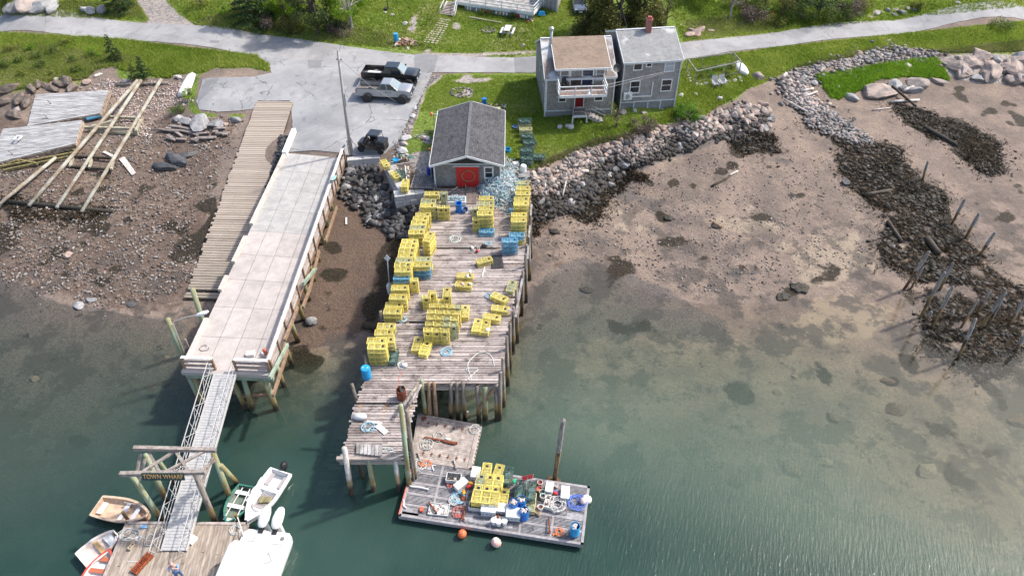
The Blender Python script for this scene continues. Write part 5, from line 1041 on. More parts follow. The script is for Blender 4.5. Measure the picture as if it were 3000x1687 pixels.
for i, x in enumerate((1372, 1380, 1398, 1411, 1425, 1431, 1437, 1456, 1468, 1478, 1487, 1500, 1505, 1517, 1522, 1527, 1532, 1537, 1546)):
    f_ = (x-1358)/204; p = lerp(b0_, b1_, f_)-dn_*.14; p.z = zd2-.75; mt = BUOYC[0] if i in (4, 5, 6, 12, 13, 14) else (BUOYC[2] if i in (3, 8) else WHITE)
    buoy('lobster_buoy', ('red lobster buoy' if mt is BUOYC[0] else 'yellow lobster buoy' if mt is BUOYC[2] else 'white lobster buoy')+' hung on the lattice under the far house deck', p, mt, .1, .42, 'buoys hanging on the deck lattice')
sw = thing('grey_shed', 'grey shingled shed with white corner boards behind the deck', 'shed', G(1612, 24)); q = [G(1592, 22), G(1632, 37)]; q += [q[1]+Vector((.9, 4, 0)), q[0]+Vector((.3, 4.6, 0))]; MB().loft([q, [p+U3*2.6 for p in q]]).build('wall', SHW, sw, True)
m = MB(); [m.beam(p, p+U3*2.6, .14) for p in q[:3]]; m.build('corner_board', WHITE, sw, True); qq = [lerp(p, (q[0]+q[2])/2, -.08)+U3*2.6 for p in q]; MB().loft([qq, [p+U3*.15 for p in qq]]).build('roof', RFG, sw, True)
def wheel(par, x, y, r=.4, w_=.26, rim=STEEL, name='wheel'):
    R = Matrix.Rotation(math.pi/2, 3, 'X'); m = MB(); m.lathe([(r*.62, -w_/2), (r*.93, -w_/2), (r, -w_*.36), (r, w_*.36), (r*.93, w_/2), (r*.62, w_/2)], (x, y, r), 20, R); o = m.build(name, RUBBER, par, smooth=False)
    s = 1 if y > 0 else -1; m = MB(); m.lathe([(.03, -w_*.34), (r*.25, -w_*.40), (r*.5, -w_*.30), (r*.62, -w_*.46), (r*.62, w_*.46), (r*.5, w_*.30), (r*.25, w_*.40), (.03, w_*.34)], (x, y, r), 12, R); m.build('rim', rim, o); return o
def carpaint(name, c, metal=.0, rough=.3): return M(name, c, None, rough=rough, metal=metal, coat=.8)
def pickup(label, loc, rz, paint, L=5.8, W=1.98, wb=3.65, H=1.9, wr=.4, rimm=STEEL, bedx=-.45):
    t = thing('pickup_truck', label, 'pickup truck', loc, rz); hb = W/2; xf, xr = wb/2, -wb/2; F_, Rr = xf+.92, xr-1.2; z0, zb_ = .5*wr/.4+.05, 1.2*H/1.9; c0 = bedx; arch = wr+.13
    # lower body lofted as slices with wheel arches cut into the side profile
    def side(xs, xe):   # lower edge profile with arches
        pts = [(xs, z0)]
        for wx_ in (xr, xf):
            if xs < wx_ < xe: pts += [(wx_+arch*math.cos(a), wr+arch*math.sin(a)) for a in [math.pi*(1-k/10) for k in range(11)] if wr+arch*math.sin(a) >= z0-.01]
        pts.append((xe, z0)); return pts
    top = [(F_-.02, .78), (F_, .95), (F_-.12, zb_-.03), (xf-.05, zb_+.03), (xf-.55, zb_+.06), (c0+.02, zb_+.06), (c0, zb_+.1), (Rr+.02, zb_+.1), (Rr, z0+.3)]
    prof = side(Rr, F_)+top; n = len(prof)
    for sg in (-1, 1):
        A_ = [Vector((x, sg*hb, z)) if z < zb_-.1 else Vector((x, sg*(hb-.035), z)) for x, z in prof]; Bi = [Vector((x, sg*(hb-.12), z)) for x, z in prof]
        m = MB(); m.loft([A_, Bi]); m.build('body_side', paint, t)
    m = MB()   # hood
    hs = [(xf-.60, hb-.10, zb_+.07), (xf-.2, hb-.06, zb_+.07), (xf+.3, hb-.08, zb_+.04), (F_-.12, hb-.13, zb_-.03), (F_-.01, hb-.2, .95)]
    m.loft([[Vector((x, s*k, z+(.05 if abs(s) < .8 else 0))) for s in (-1, -.75, 0, .75, 1)] for x, k, z in hs], close=False, caps=False); hood = m.build('hood', paint, t, smooth=True)
    m = MB(); m.box(F_-.1, F_+.01, -hb+.12, hb-.12, z0+.1, zb_-.06); m.build('grille', BLACK if rimm is BLACK else M('chrome', (.6, .6, .62), None, rough=.2, metal=.9), t)
    CH_ = M('chrome', (.6, .6, .62), None, rough=.2, metal=.9); m = MB(); m.box(F_-.02, F_+.12, -hb+.02, hb-.02, z0-.08, z0+.17); m.build('front_bumper', CH_, t, bevel=.04); m = MB(); m.box(Rr-.12, Rr, -hb+.04, hb-.04, z0-.02, z0+.2); m.build('rear_bumper', CH_, t, bevel=.03)
    for s in (-1, 1):
        m = MB(); m.box(F_-.12, F_+.02, s*(hb-.3)-.14, s*(hb-.3)+.14, .82, 1.02); m.build('headlight', M('lamp_glass', (.7, .72, .75), None, rough=.1), t, bevel=.02)
        m = MB(); m.box(Rr-.02, Rr+.08, s*(hb-.06)-.06, s*(hb-.06)+.065, z0+.32, zb_+.02); m.build('tail_light', M('tail_lamp', (.45, .01, .01), None, rough=.2), t)
    m = MB(); m.box(Rr+.0, Rr+.07, -hb+.13, hb-.13, z0+.25, zb_+.08); m.build('tailgate', paint, t)
    m = MB(); m.box(Rr+.07, c0-.02, -hb+.12, hb-.12, z0+.25, z0+.3); m.build('bed_floor', M('bed_liner', (.13, .125, .12), (.2, .18, .16), 4, .9), t)
    m = MB(); [m.box(Rr+.05, c0, s*(hb-.10)-.07, s*(hb-.10)+.07, zb_+.1, zb_+.13) for s in (-1, 1)]; m.build('bed_rail', BLACK, t)
    m = MB(); m.box(c0-.02, xf-.45, -hb+.1, hb-.1, z0, zb_+.02); m.build('cab_floor', paint, t)
    # cab
    x0, x1 = c0+.02, xf-.45; rz0 = [(x0, hb-.06), (x1, hb-.08), (x1-.02, hb-.08)]; zt = H
    base = [(x0, -hb+.07, zb_+.06), (x1, -hb+.09, zb_+.06), (x1, hb-.09, zb_+.06), (x0, hb-.07, zb_+.06)]; mid_ = [(x0+.04, -hb+.14, zb_+.45*(zt-zb_)), (x1-.36, -hb+.16, zb_+.45*(zt-zb_)), (x1-.36, hb-.16, zb_+.45*(zt-zb_)), (x0+.04, hb-.14, zb_+.45*(zt-zb_))]
    tp_ = [(x0+.12, -hb+.24, zt-.05), (x1-.74, -hb+.24, zt-.05), (x1-.74, hb-.24, zt-.05), (x0+.12, hb-.24, zt-.05)]; tpp = [(x0+.22, -hb+.36, zt), (x1-.9, -hb+.36, zt), (x1-.9, hb-.36, zt), (x0+.22, hb-.36, zt)]
    m = MB(); m.loft([[Vector(v) for v in r] for r in (base, mid_, tp_, tpp)]); m.build('cab', paint, t, bevel=.03)
    def face(name, a, b2, c, d_, e=.012, sh=.1, mt=GLASS):
        a, b2, c, d_ = map(Vector, (a, b2, c, d_)); ce = (a+b2+c+d_)/4; nn = (b2-a).cross(d_-a).normalized(); nn = nn if nn.dot(ce-Vector(((x0+x1)/2, 0, 1.4))) > 0 else -nn
        q = [lerp(v, ce, sh)+nn*e for v in (a, b2, c, d_)]; m = MB(); m.loft([[v-nn*.02 for v in q], q]); m.build(name, mt, t)
    face('windshield', base[1], base[2], tp_[2], tp_[1], .03, .07, M('windshield_glass', (.22, .27, .28), None, rough=.08, spec=.8)); face('rear_window', base[0], base[3], tp_[3], tp_[0], .03, .2)
    for s in (0, 1):
        bb, tt = (base[0], base[1]), (tp_[0], tp_[1])
        if s: bb, tt = (base[3], base[2]), (tp_[3], tp_[2])
        ml, mt_ = lerp(Vector(bb[0]), Vector(bb[1]), .42), lerp(Vector(tt[0]), Vector(tt[1]), .50)
        face('side_window', bb[0], ml, mt_, tt[0], .05, .16); face('side_window', ml, bb[1], tt[1], mt_, .05, .16)
        ss = 1 if s else -1; m = MB(); m.box(x1-.35, x1-.2, ss*(hb+.02), ss*(hb+.2), zb_+.1, zb_+.3); m.build('mirror', BLACK, t)
        m = MB(); [m.box(xx, xx+.012, ss*(hb+.001), ss*(hb+.004), z0+.08, zb_) for xx in (x0+.1, lerp(x0, x1, .45), x1-.1)]; [m.box(xx, xx+.16, ss*(hb+.005), ss*(hb+.03), zb_-.18, zb_-.13) for xx in (lerp(x0, x1, .32), lerp(x0, x1, .55))]; m.build('door_seam', BLACK, t)
        for wx_ in (xr, xf):
            wheel(t, wx_, ss*(hb-.13), wr, .26, rimm)
            m = MB(); m.lathe([(arch*.98, -.01), (arch*.98, .5)], (wx_, ss*(hb-.64 if ss > 0 else hb-.12)*1, wr), 18, Matrix.Rotation(math.pi/2, 3, 'X')); m.build('wheel_well', BLACK, t)
    return t
def place2(ra, fa, z):
    a, b2 = P(*ra, z), P(*fa, z); d = b2-a; return (a+b2)/2, math.atan2(d.y, d.x), d.length
SILV = carpaint('silver_paint', (.36, .37, .38), .5, .35); BLKP = carpaint('black_paint', (.008, .009, .011), 0, .2)
c, a, L_ = place2((1079, 294), (1181, 299), 4.2); c += Vector((-math.sin(a), math.cos(a), 0))*.9
gt_ = pickup('silver grey pickup truck with empty bed parked nearest the pole', c, a, SILV, wb=L_, rimm=BLACK, wr=.37, bedx=-.55); print('wb', L_)
c, a2, L_ = place2((1090, 249), (1203, 255), 4.25); c += Vector((-math.sin(a), math.cos(a), 0))*.95
bt = pickup('large black pickup truck carrying white boards parked behind the silver pickup', c, a, BLKP, W=2.05, wb=4.05, H=2.05, wr=.41, rimm=BLACK, bedx=-.75)
R_ = Matrix.Rotation(a, 4, 'Z')
def inbed(name, label, cat, tr, x, y, z, sx, sy, sz, mt, r=0): m = MB(); m.box(-sx/2, sx/2, -sy/2, sy/2, 0, sz, Matrix.Rotation(r, 4, 'Z')); o = m.build(name, mt, None); o.matrix_world = mtx(tr)@Matrix.Translation((x, y, z)); return tag(o, label, cat)
inbed('foam_board', 'white foam board lying in the black pickup bed', 'board', bt, -2.0, -.15, .95, 1.5, .9, .12, WHITE, -.1); inbed('metal_crate', 'grey metal crate in the black pickup bed behind the cab', 'crate', bt, -.65, .1, .9, .5, .6, .45, STEEL, .05)
inbed('blue_rag', 'small light blue rag in the silver pickup bed', 'rag', gt_, -.75, -.45, .86, .35, .2, .08, BLUEL, .3)
p0, p1 = P(1117, 453, 4.1), P(1058, 445, 4.1); a = math.atan2((p1-p0).y, (p1-p0).x); c = (p0+p1)/2+Vector((math.sin(a), -math.cos(a), 0))*.65
uv = thing('utility_vehicle', 'black side by side utility vehicle parked at the wharf head', 'utility vehicle', c, a); DKB = carpaint('utv_plastic', (.015, .015, .017), 0, .35)
for s in (-1, 1):
    for x in (-1.0, 1.0): wheel(uv, x, s*.62, .33, .26, BLACK)
m = MB(); m.loft([[Vector((x, s*w_, z)) for s, z in ((-1, zb), (1, zb), (1, zt), (-1, zt))] for x, w_, zb, zt in ((-1.4, .5, .5, .95), (-1.3, .62, .4, 1.0), (-.5, .66, .35, .98), (-.4, .66, .35, .62), (.55, .66, .35, .62), (.65, .62, .35, .98), (1.2, .55, .45, .95), (1.42, .42, .5, .82))]); m.build('body', DKB, uv, bevel=.04)
m = MB()
for s in (-1, 1): m.tube([(.75, s*.6, .95), (.25, s*.58, 1.82), (-.75, s*.58, 1.82), (-.95, s*.6, .95)], .03, 6); m.tube([(-.1, s*.62, .6), (-.2, s*.58, 1.8)], .03, 6)
m.build('roll_cage', BLACK, uv)
for s in (-1, 1): m = MB(); m.box(-.42, .56, s*.63-.02, s*.63+.02, .55, 1.05); m.build('door', DKB, uv, bevel=.015)
m = MB(); m.box(-1.38, -.5, -.6, .6, .95, 1.22); m.build('cargo_box', DKB, uv, bevel=.03); m = MB(); m.loft([[Vector(v) for v in ((-.95, -.62, 1.84), (.35, -.6, 1.84), (.35, .6, 1.84), (-.95, .62, 1.84))], [Vector(v) for v in ((-.88, -.55, 1.93), (.25, -.52, 1.93), (.25, .52, 1.93), (-.88, .55, 1.93))]]); m.build('roof', carpaint('utv_roof', (.02, .022, .027), 0, .35), uv, bevel=.03)
m = MB(); m.loft([[Vector(v) for v in ((.78, -.56, .98), (.78, .56, .98), (.33, .54, 1.8), (.33, -.54, 1.8))], [Vector(v) for v in ((.8, -.56, .98), (.8, .56, .98), (.35, .54, 1.8), (.35, -.54, 1.8))]]); m.build('windshield', M('utv_glass', (.05, .07, .065), None, rough=.08), uv)
for s in (-1, 1): m = MB(); m.box(-.35, .1, s*.32-.24, s*.32+.24, .62, .78); m.box(-.45, -.32, s*.32-.24, s*.32+.24, .7, 1.3); m.build('seat', BLACK, uv, bevel=.04)
p0 = G(1702, 48); sv = thing('parked_car', 'dark blue grey car parked on the grass facing the camera', 'car', p0+Vector((-.05, 2.2, 0)), -math.pi/2+.0); CP = carpaint('blue_grey_paint', (.10, .125, .165), .4, .3)
m = MB(); m.loft([[Vector((x, s*w_, z)) for s, z in ((-1, .3), (1, .3), (1, zt-.15), (.86, zt), (-.86, zt), (-1, zt-.15))] for x, w_, zt in ((-2.25, .8, .9), (-2.1, .88, 1.0), (-.9, .92, 1.02), (1.0, .92, 1.0), (1.9, .88, .9), (2.2, .72, .72))]); m.build('body', CP, sv, smooth=False, bevel=.04)
m = MB(); m.loft([[Vector(v) for v in ((-1.9, -.8, 1), (1.0, -.82, 1), (1.0, .82, 1), (-1.9, .8, 1))], [Vector(v) for v in ((-1.5, -.62, 1.55), (.15, -.62, 1.58), (.15, .62, 1.58), (-1.5, .62, 1.55))]]); m.build('cabin', GLASS, sv, bevel=.03)
m = MB(); m.box(-1.45, .1, -.6, .6, 1.56, 1.6); m.build('roof', CP, sv, bevel=.02); m = MB(); m.box(2.1, 2.24, -.55, .55, .42, .68); m.build('grille', BLACK, sv); m = MB(); m.box(2.2, 2.255, -.25, .25, .45, .6); m.build('number_plate', WHITE, sv)
for s in (-1, 1):
    m = MB(); m.box(1.95, 2.17, s*.62-.14, s*.62+.14, .7, .82); m.build('headlight', M('lamp_glass', (.7, .72, .75), None), sv)
    for x in (-1.35, 1.35): wheel(sv, x, s*.84, .34, .22, STEEL)
def make_trap(name, label, mt, netm, ropem=None):
    t = thing(name, label, 'lobster trap'); L, W_, H_ = .62, .28, .19
    m = MB(); w = .012
    def grid(o, u, v, nu, nv):
        for i in range(nu+1): a = o+u*(i/nu); m.beam(a, a+v, w)
        for i in range(nv+1): a = o+v*(i/nv); m.beam(a, a+u, w)
    X, Y, Zv = Vector((2*L, 0, 0)), Vector((0, 2*W_, 0)), Vector((0, 0, 2*H_)); o = Vector((-L, -W_, .02))
    grid(o+Zv, X, Y, 16, 7); grid(o, X, Y, 6, 3); grid(o, X, Zv, 14, 4); grid(o+Y, X, Zv, 14, 4); grid(o, Y, Zv, 6, 4); grid(o+X, Y, Zv, 6, 4)
    m.build('wire_cage', mt, t); m = MB()
    for x in (-L, -.22, .24, L):
        for y in (-W_, W_): m.beam((x, y, .02), (x, y, .02+2*H_), .03)
        m.beam((x, -W_, .03+2*H_), (x, W_, .03+2*H_), .035)
    for y in (-W_, W_):
        for z in (.02, .02+2*H_): m.beam((-L, y, z), (L, y, z), .032)
    m.build('frame', mt, t)
    m = MB(); m.loft([[Vector((x, s*.2*k, .05+.16*k+zz*.13*k)) for s, zz in ((-1, -1), (1, -1), (1, 1), (-1, 1))] for x, k in ((-.5, 1), (-.1, .45), (.02, .9), (.5, .55))]); m.build('net_head', netm, t)
    m = MB(); m.box(.30, .46, -.09, .09, 2*H_+.03, 2*H_+.05); m.build('escape_vent', BLACK, t)
    for y in (-.2, .2): m = MB(); m.box(-L, L, y-.03, y+.03, -.02, .02); m.build('runner', OLDW, t)
    return t
NETY = M('green_net', (.28, .33, .12), (.45, .45, .30), 9, .9); NETB = M('pale_net', (.35, .45, .42), (.2, .3, .3), 9, .9)
YEL2 = M('aged_yellow_wire', (.62, .55, .22), (.40, .42, .25), 4, .6, orand=.2)
protos = {'y': make_trap('lobster_trap', 'x', YEL, NETY), 'b': make_trap('lobster_trap', 'x', BLUEW, NETB), 'g': make_trap('lobster_trap', 'x', GREENW, NETB), 'o': make_trap('lobster_trap', 'x', YEL2, NETB)}
used = set(); TR = []
CN = {'y': 'yellow', 'b': 'blue', 'g': 'green', 'o': 'faded'}
def trap(k, loc, rz=0., rot=None, label='', group='lobster traps'):
    p = protos[k]
    if k in used: p = copy_tree(p)
    used.add(k); p.location = loc; p.rotation_euler = rot or (0, 0, rz); p['label'] = label; p['group'] = group; return p
THH = .405
def stack(px, py, cols, where, rz=0., z0=DZ, jit=.03, group='lobster traps on the old pier'):
    cols = ''.join('o' if c == 'y' and random.random() < .1 else c for c in cols)
    n = len(cols); top = P(px, py, z0+THH*n); base = Vector((top.x, top.y, z0)); r0 = math.radians(rz)
    for i, c in enumerate(cols):
        pos_ = 'single' if n == 1 else ('top' if i == n-1 else 'bottom' if i == 0 else 'second' if i == 1 else 'third')
        lab = ' '.join((f'{CN[c]} lobster trap ' + (where if n == 1 else f'{pos_} of stack {where}')).replace(' the ', ' ').split()[:16])
        trap(c, base+Vector((random.uniform(-jit, jit), random.uniform(-jit, jit), .025+THH*i)), r0+random.uniform(-.04, .04), label=lab, group=group)
def upright(px, py, c, where, rz=0., z0=DZ, group='lobster traps on the old pier'):   # standing on its end, px,py at the near foot
    b = P(px, py, z0); trap(c, b+Vector((0, .25, .64)), rot=(0, -math.pi/2, math.radians(90+rz)), label=' '.join(f'{CN[c]} trap on end {where}'.replace(' the ', ' ').split()[:16]), group=group)
yy_ = 'y'
for q in ((1266, 567, 'oy', 'nearest the granite wall, left of the blue tub'), (1255, 590, 'oyo', 'second from the granite wall along the left edge'), (1252, 603, 'yyy', 'beside the three upright traps'), (1239, 629, 'yyy', 'at the start of the long left row'),
          (1232, 641, 'yyy', 'second in the long left row'), (1227, 653, 'yyy', 'third in the long left row'), (1223, 667, 'yyy', 'fourth in the long left row'), (1220, 681, 'yyy', 'fifth in the long left row, just before the gap'),
          (1201, 708, 'yyyy', 'just after the first gap in the left row'), (1196, 721, 'yyyy', 'second after the first gap, outer left row'), (1193, 734, 'yyyy', 'third after the first gap, outer left row'), (1189, 748, 'yyyy', 'fourth after the first gap, outer left row'), (1184, 763, 'yyyy', 'outer left row beside the blue based stack'), (1181, 777, 'yyyy', 'outer left row level with the black mat'), (1180, 791, 'yyyy', 'outer left row just above the blue trap'), (1177, 812, 'yyb', 'with one blue trap on top in the left row'),
          (1172, 844, 'yyy', 'just below the blue topped stack'), (1166, 870, 'yyy', 'near the leaning post on the left edge'), (1155, 894, 'yy', 'upper of the pair by the blue rope'), (1150, 912, 'yy', 'lower of the pair by the blue rope'),
          (1131, 955, 'yy', 'upper of the pair left of the dark shadowed deck'), (1126, 973, 'yy', 'lower of the pair left of the upright cluster'), (1128, 995, 'yyy', 'tucked behind the tall left corner stack'), (1103, 999, 'yyyy', 'at the outer left corner above the blue barrel'), (1105, 1014, 'yyyy', 'nearest the blue barrel with straight blue rope'),
          (1240, 759, 'yyy', 'inner left row beside the strap'), (1236, 775, 'bby', 'inner left row with dark blue traps beneath'), (1425, 581, 'yyy', 'nearest the rope heap at centre'), (1425, 597, 'yyy', 'second from the rope heap at centre'), (1424, 611, 'yyyy', 'third from the rope heap at centre'), (1422, 626, 'yyyy', 'front of the centre row behind the blue trap'),
          (1529, 536, 'oo', 'nearest the sea wall rocks on the right edge'), (1532, 552, 'yyy', 'second on the right edge from the sea wall'), (1531, 567, 'yyy', 'third on the right edge'), (1527, 584, 'yyy', 'fourth on the right edge'), (1526, 597, 'yyyy', 'fifth on the right edge, behind the first blue trap'), (1517, 617, 'yb', 'topped blue on the right edge'), (1520, 630, 'yyy', 'right edge between two blue topped stacks'), (1519, 645, 'yyyy', 'tall one on the right edge before the blue traps'),
          (1515, 688, 'yb', 'small, blue topped, on the right edge by the post'), (1493, 704, 'bbb', 'all blue, inside the right edge')): stack(*q)
for q in ((1257, 695, 'yyyy', 'turned sideways inside the long left row', 72), (1426, 676, 'b', 'lying alone in front of the centre row', 0), (1418, 762, 'y', 'half resting beside the black mat', 22), (1363, 808, 'y', 'upper of the lone pair in mid deck with a buoy', -3), (1358, 833, 'y', 'lower of the lone pair in mid deck with a pink buoy', -4),
          (1463, 870, 'y', 'lying skewed next to the small blue rope coil on the right', -32), (1466, 904, 'y', 'with a pink buoy near the right edge', -10), (1440, 928, 'y', 'behind two traps pointing at the camera', -9), (1422, 957, 'y', 'pointing at the camera with a white buoy inside', 83), (1397, 952, 'y', 'pointing at the camera with dark gear on it', 78),
          (1498, 838, 'o', 'broken and open at the right edge', 75), (1222, 1007, 'y', 'left of the two pointing at the camera on the open deck', 84), (1246, 1020, 'y', 'right of the two pointing at the camera on the open deck', 78), (1151, 1042, 'g', 'lying beside the tall left corner stack', 90), (1257, 875, 'o', 'tipped at the upper left of the centre cluster', 5), (1293, 884, 'y', 'above the centre cluster with dark bait', 0), (1362, 912, 'y', 'just right of the centre cluster', 88), (1310, 860, 'y', 'at the top of the centre cluster pointing to the hut', 88)): stack(q[0], q[1], q[2], q[3], q[4])
for q in ((1282, 640, 'o', 'left of the three beside the blue cylinder'), (1295, 642, 'y', 'middle of the three beside the blue cylinder'), (1309, 642, 'y', 'right of the three beside the blue cylinder'), (1303, 600, 'o', 'behind the blue cylinder by the blue tub'), (1393, 645, 'o', 'against the centre row, farther one'), (1396, 677, 'y', 'against the centre row beside the lone blue trap'), (1217, 856, 'y', 'beside the blue topped stack'), (1208, 745, 'y', 'half hidden inside the left row'), (1312, 900, 'y', 'at the top right of the centre cluster'), (1253, 905, 'y', 'at the left of the small group above the cluster'), (1269, 893, 'y', 'in the middle of the small group above the cluster')): upright(*q)
rows_ = [('front', 1003, (1258, 1282, 1306)), ('second', 985, (1261, 1285, 1309, 1330)), ('third', 967, (1264, 1289, 1313, 1334)), ('fourth', 950, (1268, 1291, 1316, 1339)), ('rear', 932, (1272, 1300, 1324, 1343))]
for nm_, py, xs in rows_:
    for i, x in enumerate(xs): upright(x+random.uniform(-1, 1), py+i*1.0, random.choice('yyyo'), f'in the {nm_} row of the centre cluster, place {"first second third fourth".split()[i]} from the left', random.uniform(-5, 5), group='upright traps in the centre cluster')
for q in ((1140, 418, 'y', 'on the granite wall corner by the blue tub', -62, 4.0), (1162, 447, 'g', 'lying in the junk behind the granite wall', -60, 3.95), (1156, 468, 'y', 'open, on the granite wall side', -60, 3.95), (1182, 532, 'yy', 'beside the slatted platform', 88, 3.9)):
    pass
def st2(px, py, cols, where, rz, z0): stack(px, py, cols, where, rz, z0, group='lobster traps kept ashore')
st2(1129, 479, 'y', 'lying on the granite wall corner by the light blue tub', -62, 4.0); st2(1172, 508, 'g', 'dark, lying in the junk behind the granite wall', -60, 3.95); st2(1157, 512, 'y', 'open on the granite wall above the bend', -60, 3.95); st2(1186, 537, 'yy', 'beside the slatted platform', 88, 3.85)
for q in ((1538, 352, 'gog', 'nearest the house corner on the lawn', 5), (1540, 378, 'oo', 'second from the house on the lawn', 3), (1546, 397, 'gg', 'third from the house beside the hut roof', -5), (1543, 438, 'ggg', 'right of the hut roof by the white jugs', 3), (1552, 415, 'og', 'right of the hut by the crates', 6), (1580, 455, 'g', 'lying alone at the top of the sea wall', -3), (1544, 460, 'gg', 'nearest the white bucket on the sea wall', 0)): st2(*q, 4.1)
FZ = .6
def fst(px, py, cols, where, rz, z0=FZ): stack(px, py, cols, where, rz, z0, jit=.01, group='lobster traps on the gear float')
ang = 80
for i, x in enumerate((1399, 1424, 1449)):
    fst(x+8, 1412+i*2, 'yy', f'{["left", "middle", "right"][i]} column, far end of the yellow block on the float', ang); fst(x, 1445+i*2, 'yy', f'{["left", "middle", "right"][i]} column, near end of the yellow block on the float', ang)
fst(1425, 1381, 'y', 'far left end of the yellow block on the float', 84); fst(1459, 1385, 'y', 'far right end of the yellow block on the float', 74); fst(1475, 1458, 'y', 'low one at the right side of the yellow block on the float', 82); fst(1487, 1392, 'g', 'wire green one beyond the yellow block', 78)
for q in ((1523, 1432, 'gg', 'left of the two green stacks by the red flags', 85), (1556, 1436, 'og', 'right of the two stacks by the red flags', 85), (1555, 1470, 'o', 'just behind the blue barrels', 80)): fst(*q)
def barrel(name, label, base, mt, r=.29, h=.88, open_=False, fill=None, n=20, cat='barrel', tilt=None, group=None):
    t = thing(name, label, cat, base, 0, group, tilt); pr = [(r*.93, 0), (r, .03*h), (r, .3*h), (r*1.03, .33*h), (r, .36*h), (r, .64*h), (r*1.03, .67*h), (r, .7*h), (r, .97*h), (r*.97, h)]
    if open_: pr += [(r*.9, h), (r*.9, h*.55)]
    m = MB(); m.lathe(pr, (0, 0, 0), n); m.build('drum', mt, t, smooth=False)
    if not open_:
        m = MB(); m.lathe([(r*.8, h), (r*.8, h+.012), (r*.2, h+.012)], (0, 0, 0), n); l_ = m.build('lid', mt, t); m = MB(); m.lathe([(.04, h), (.04, h+.035)], (r*.5, 0, 0), 8); m.lathe([(.04, h), (.04, h+.035)], (-r*.5, 0, 0), 8); m.build('bung', WHITE, t)
    elif fill:
        m = MB()
        for i in range(16): m.rnd(); a_ = random.random()*6.28; q = random.random()*r*.65; m.blob((math.cos(a_)*q, math.sin(a_)*q, h*.86+random.uniform(-.03, .1)), .09, 1, .2)
        m.build('contents', fill, t)
    return t
MIXW = M('white_scraps', (.75, .70, .66), (.42, .30, .26), 8, .8, rnd=.3); DARKS = M('dark_contents', (.03, .035, .035), (.10, .09, .08), 9, .9)
bb = P(1075, 1114, DZ); barrel('blue_barrel', 'bright blue closed plastic barrel at the left edge of the pier', P(1076, 1105, DZ), BLUEL, .31, .95)
barrel('rusty_drum', 'rusty open burn drum on the lower pier section', P(1178, 1166, DZ), RUST, .31, .9, True, DARKS)
m = MB(); m.lathe([(.33, 0), (.33, .04), (.27, .08), (.27, .86), (.30, .9), (.24, .9), (.24, .5)], (0, 0, 0), 20); t = thing('blue_cylinder', 'tall blue plastic tub standing open on the pier deck', 'tub', P(1345, 620, DZ)); m.build('tub_wall', BLUEP, t)
def pail(name, label, p, mt, r=.16, h=.36, fill=DARKS, cat='bucket', group=None, tilt=None, lid=False):
    t = thing(name, label, cat, p, 0, group, tilt); m = MB(); m.lathe([(r*.82, 0), (r, h*.9), (r*1.08, h*.9), (r*1.08, h)]+([(0.02, h+.02)] if lid else [(r*.93, h), (r*.85, h*.6)]), (0, 0, 0), 16); m.build('pail', mt, t)
    if not lid: m = MB(); m.lathe([(r*.84, h*.62), (r*.84, h*.66)], (0, 0, 0), 12); m.build('contents', fill, t)
    m = MB(); m.tube([(r*1.1*math.cos(a_), -.02, h*.9-r*.9*math.sin(a_)*.8) for a_ in [math.pi*k/8 for k in range(9)]], .008, 5); m.build('handle', STEEL, t); return t
pail('blue_bucket', 'blue bucket lying on its side beside the tall blue tub', P(1360, 614, DZ+.2), BLUEP, .22, .32, tilt=(.9, .3, .3)); pail('blue_tub', 'round blue tub between the granite wall and the white rope tote', P(1296, 582, DZ), BLUEP, .28, .4)
pail('light_blue_tub', 'light blue round tub of green rope behind the granite wall', P(1160, 474, 4.1), BLUEL, .28, .25, fill=BLUEL)
barrel('dark_blue_barrel', 'dark blue plastic barrel leaning at the hut corner', P(1260, 512, 4.0), M('deep_blue_plastic', (.01, .04, .30), None, rough=.4), .29, .9, tilt=(.15, .05, 0)); barrel('garden_barrel', 'light blue barrel standing on the lawn above the road', P(1161, 120, 4.7), BLUEL, .29, .88)
def rope(label, px, py, z, r, mt, n=60, name='rope_coil', rad=.02, tail=None, h=.06, seed=None, group=None, sq=1.):
    rr = random.Random(seed or (px*31+py)); c = P(px, py, z); pts_ = []; a_ = rr.random()*6.28
    for i in range(n):
        a_ += rr.uniform(.35, .8); q = r*(.35+.65*abs(math.sin(i*.37+rr.random()*.8))); pts_.append(c+Vector((math.cos(a_)*q, math.sin(a_)*q*sq, rad+rr.random()*h)))
    if tail:
        e = P(*tail, z); k = 7
        for i in range(1, k+1): pts_.append(lerp(c, e, i/k)+Vector((rr.uniform(-.15, .15), rr.uniform(-.15, .15), rad)))
    sm = []
    for i in range(len(pts_)-1):
        p0_, p1_, p2_, p3_ = pts_[max(i-1, 0)], pts_[i], pts_[i+1], pts_[min(i+2, len(pts_)-1)]
        for s in (0, .33, .66): sm.append(.5*((2*p1_)+(-p0_+p2_)*s+(2*p0_-5*p1_+4*p2_-p3_)*s*s+(-p0_+3*p1_-3*p2_+p3_)*s**3))
    m = MB(); m.tube(sm, rad, 5); return tag(m.build(name, mt, None, True), label, 'rope', group)
def line(label, pts_, z, mt, rad=.02, name='loose_rope'):
    w_ = [P(x, y, z+rad) for x, y in pts_]; sm = []
    for i in range(len(w_)-1):
        p0_, p1_, p2_, p3_ = w_[max(i-1, 0)], w_[i], w_[i+1], w_[min(i+2, len(w_)-1)]
        for s in (0, .25, .5, .75): sm.append(.5*((2*p1_)+(-p0_+p2_)*s+(2*p0_-5*p1_+4*p2_-p3_)*s*s+(-p0_+3*p1_-3*p2_+p3_)*s**3))
    sm.append(w_[-1]); m = MB(); m.tube(sm, rad, 5); return tag(m.build(name, mt, None, True), label, 'rope')
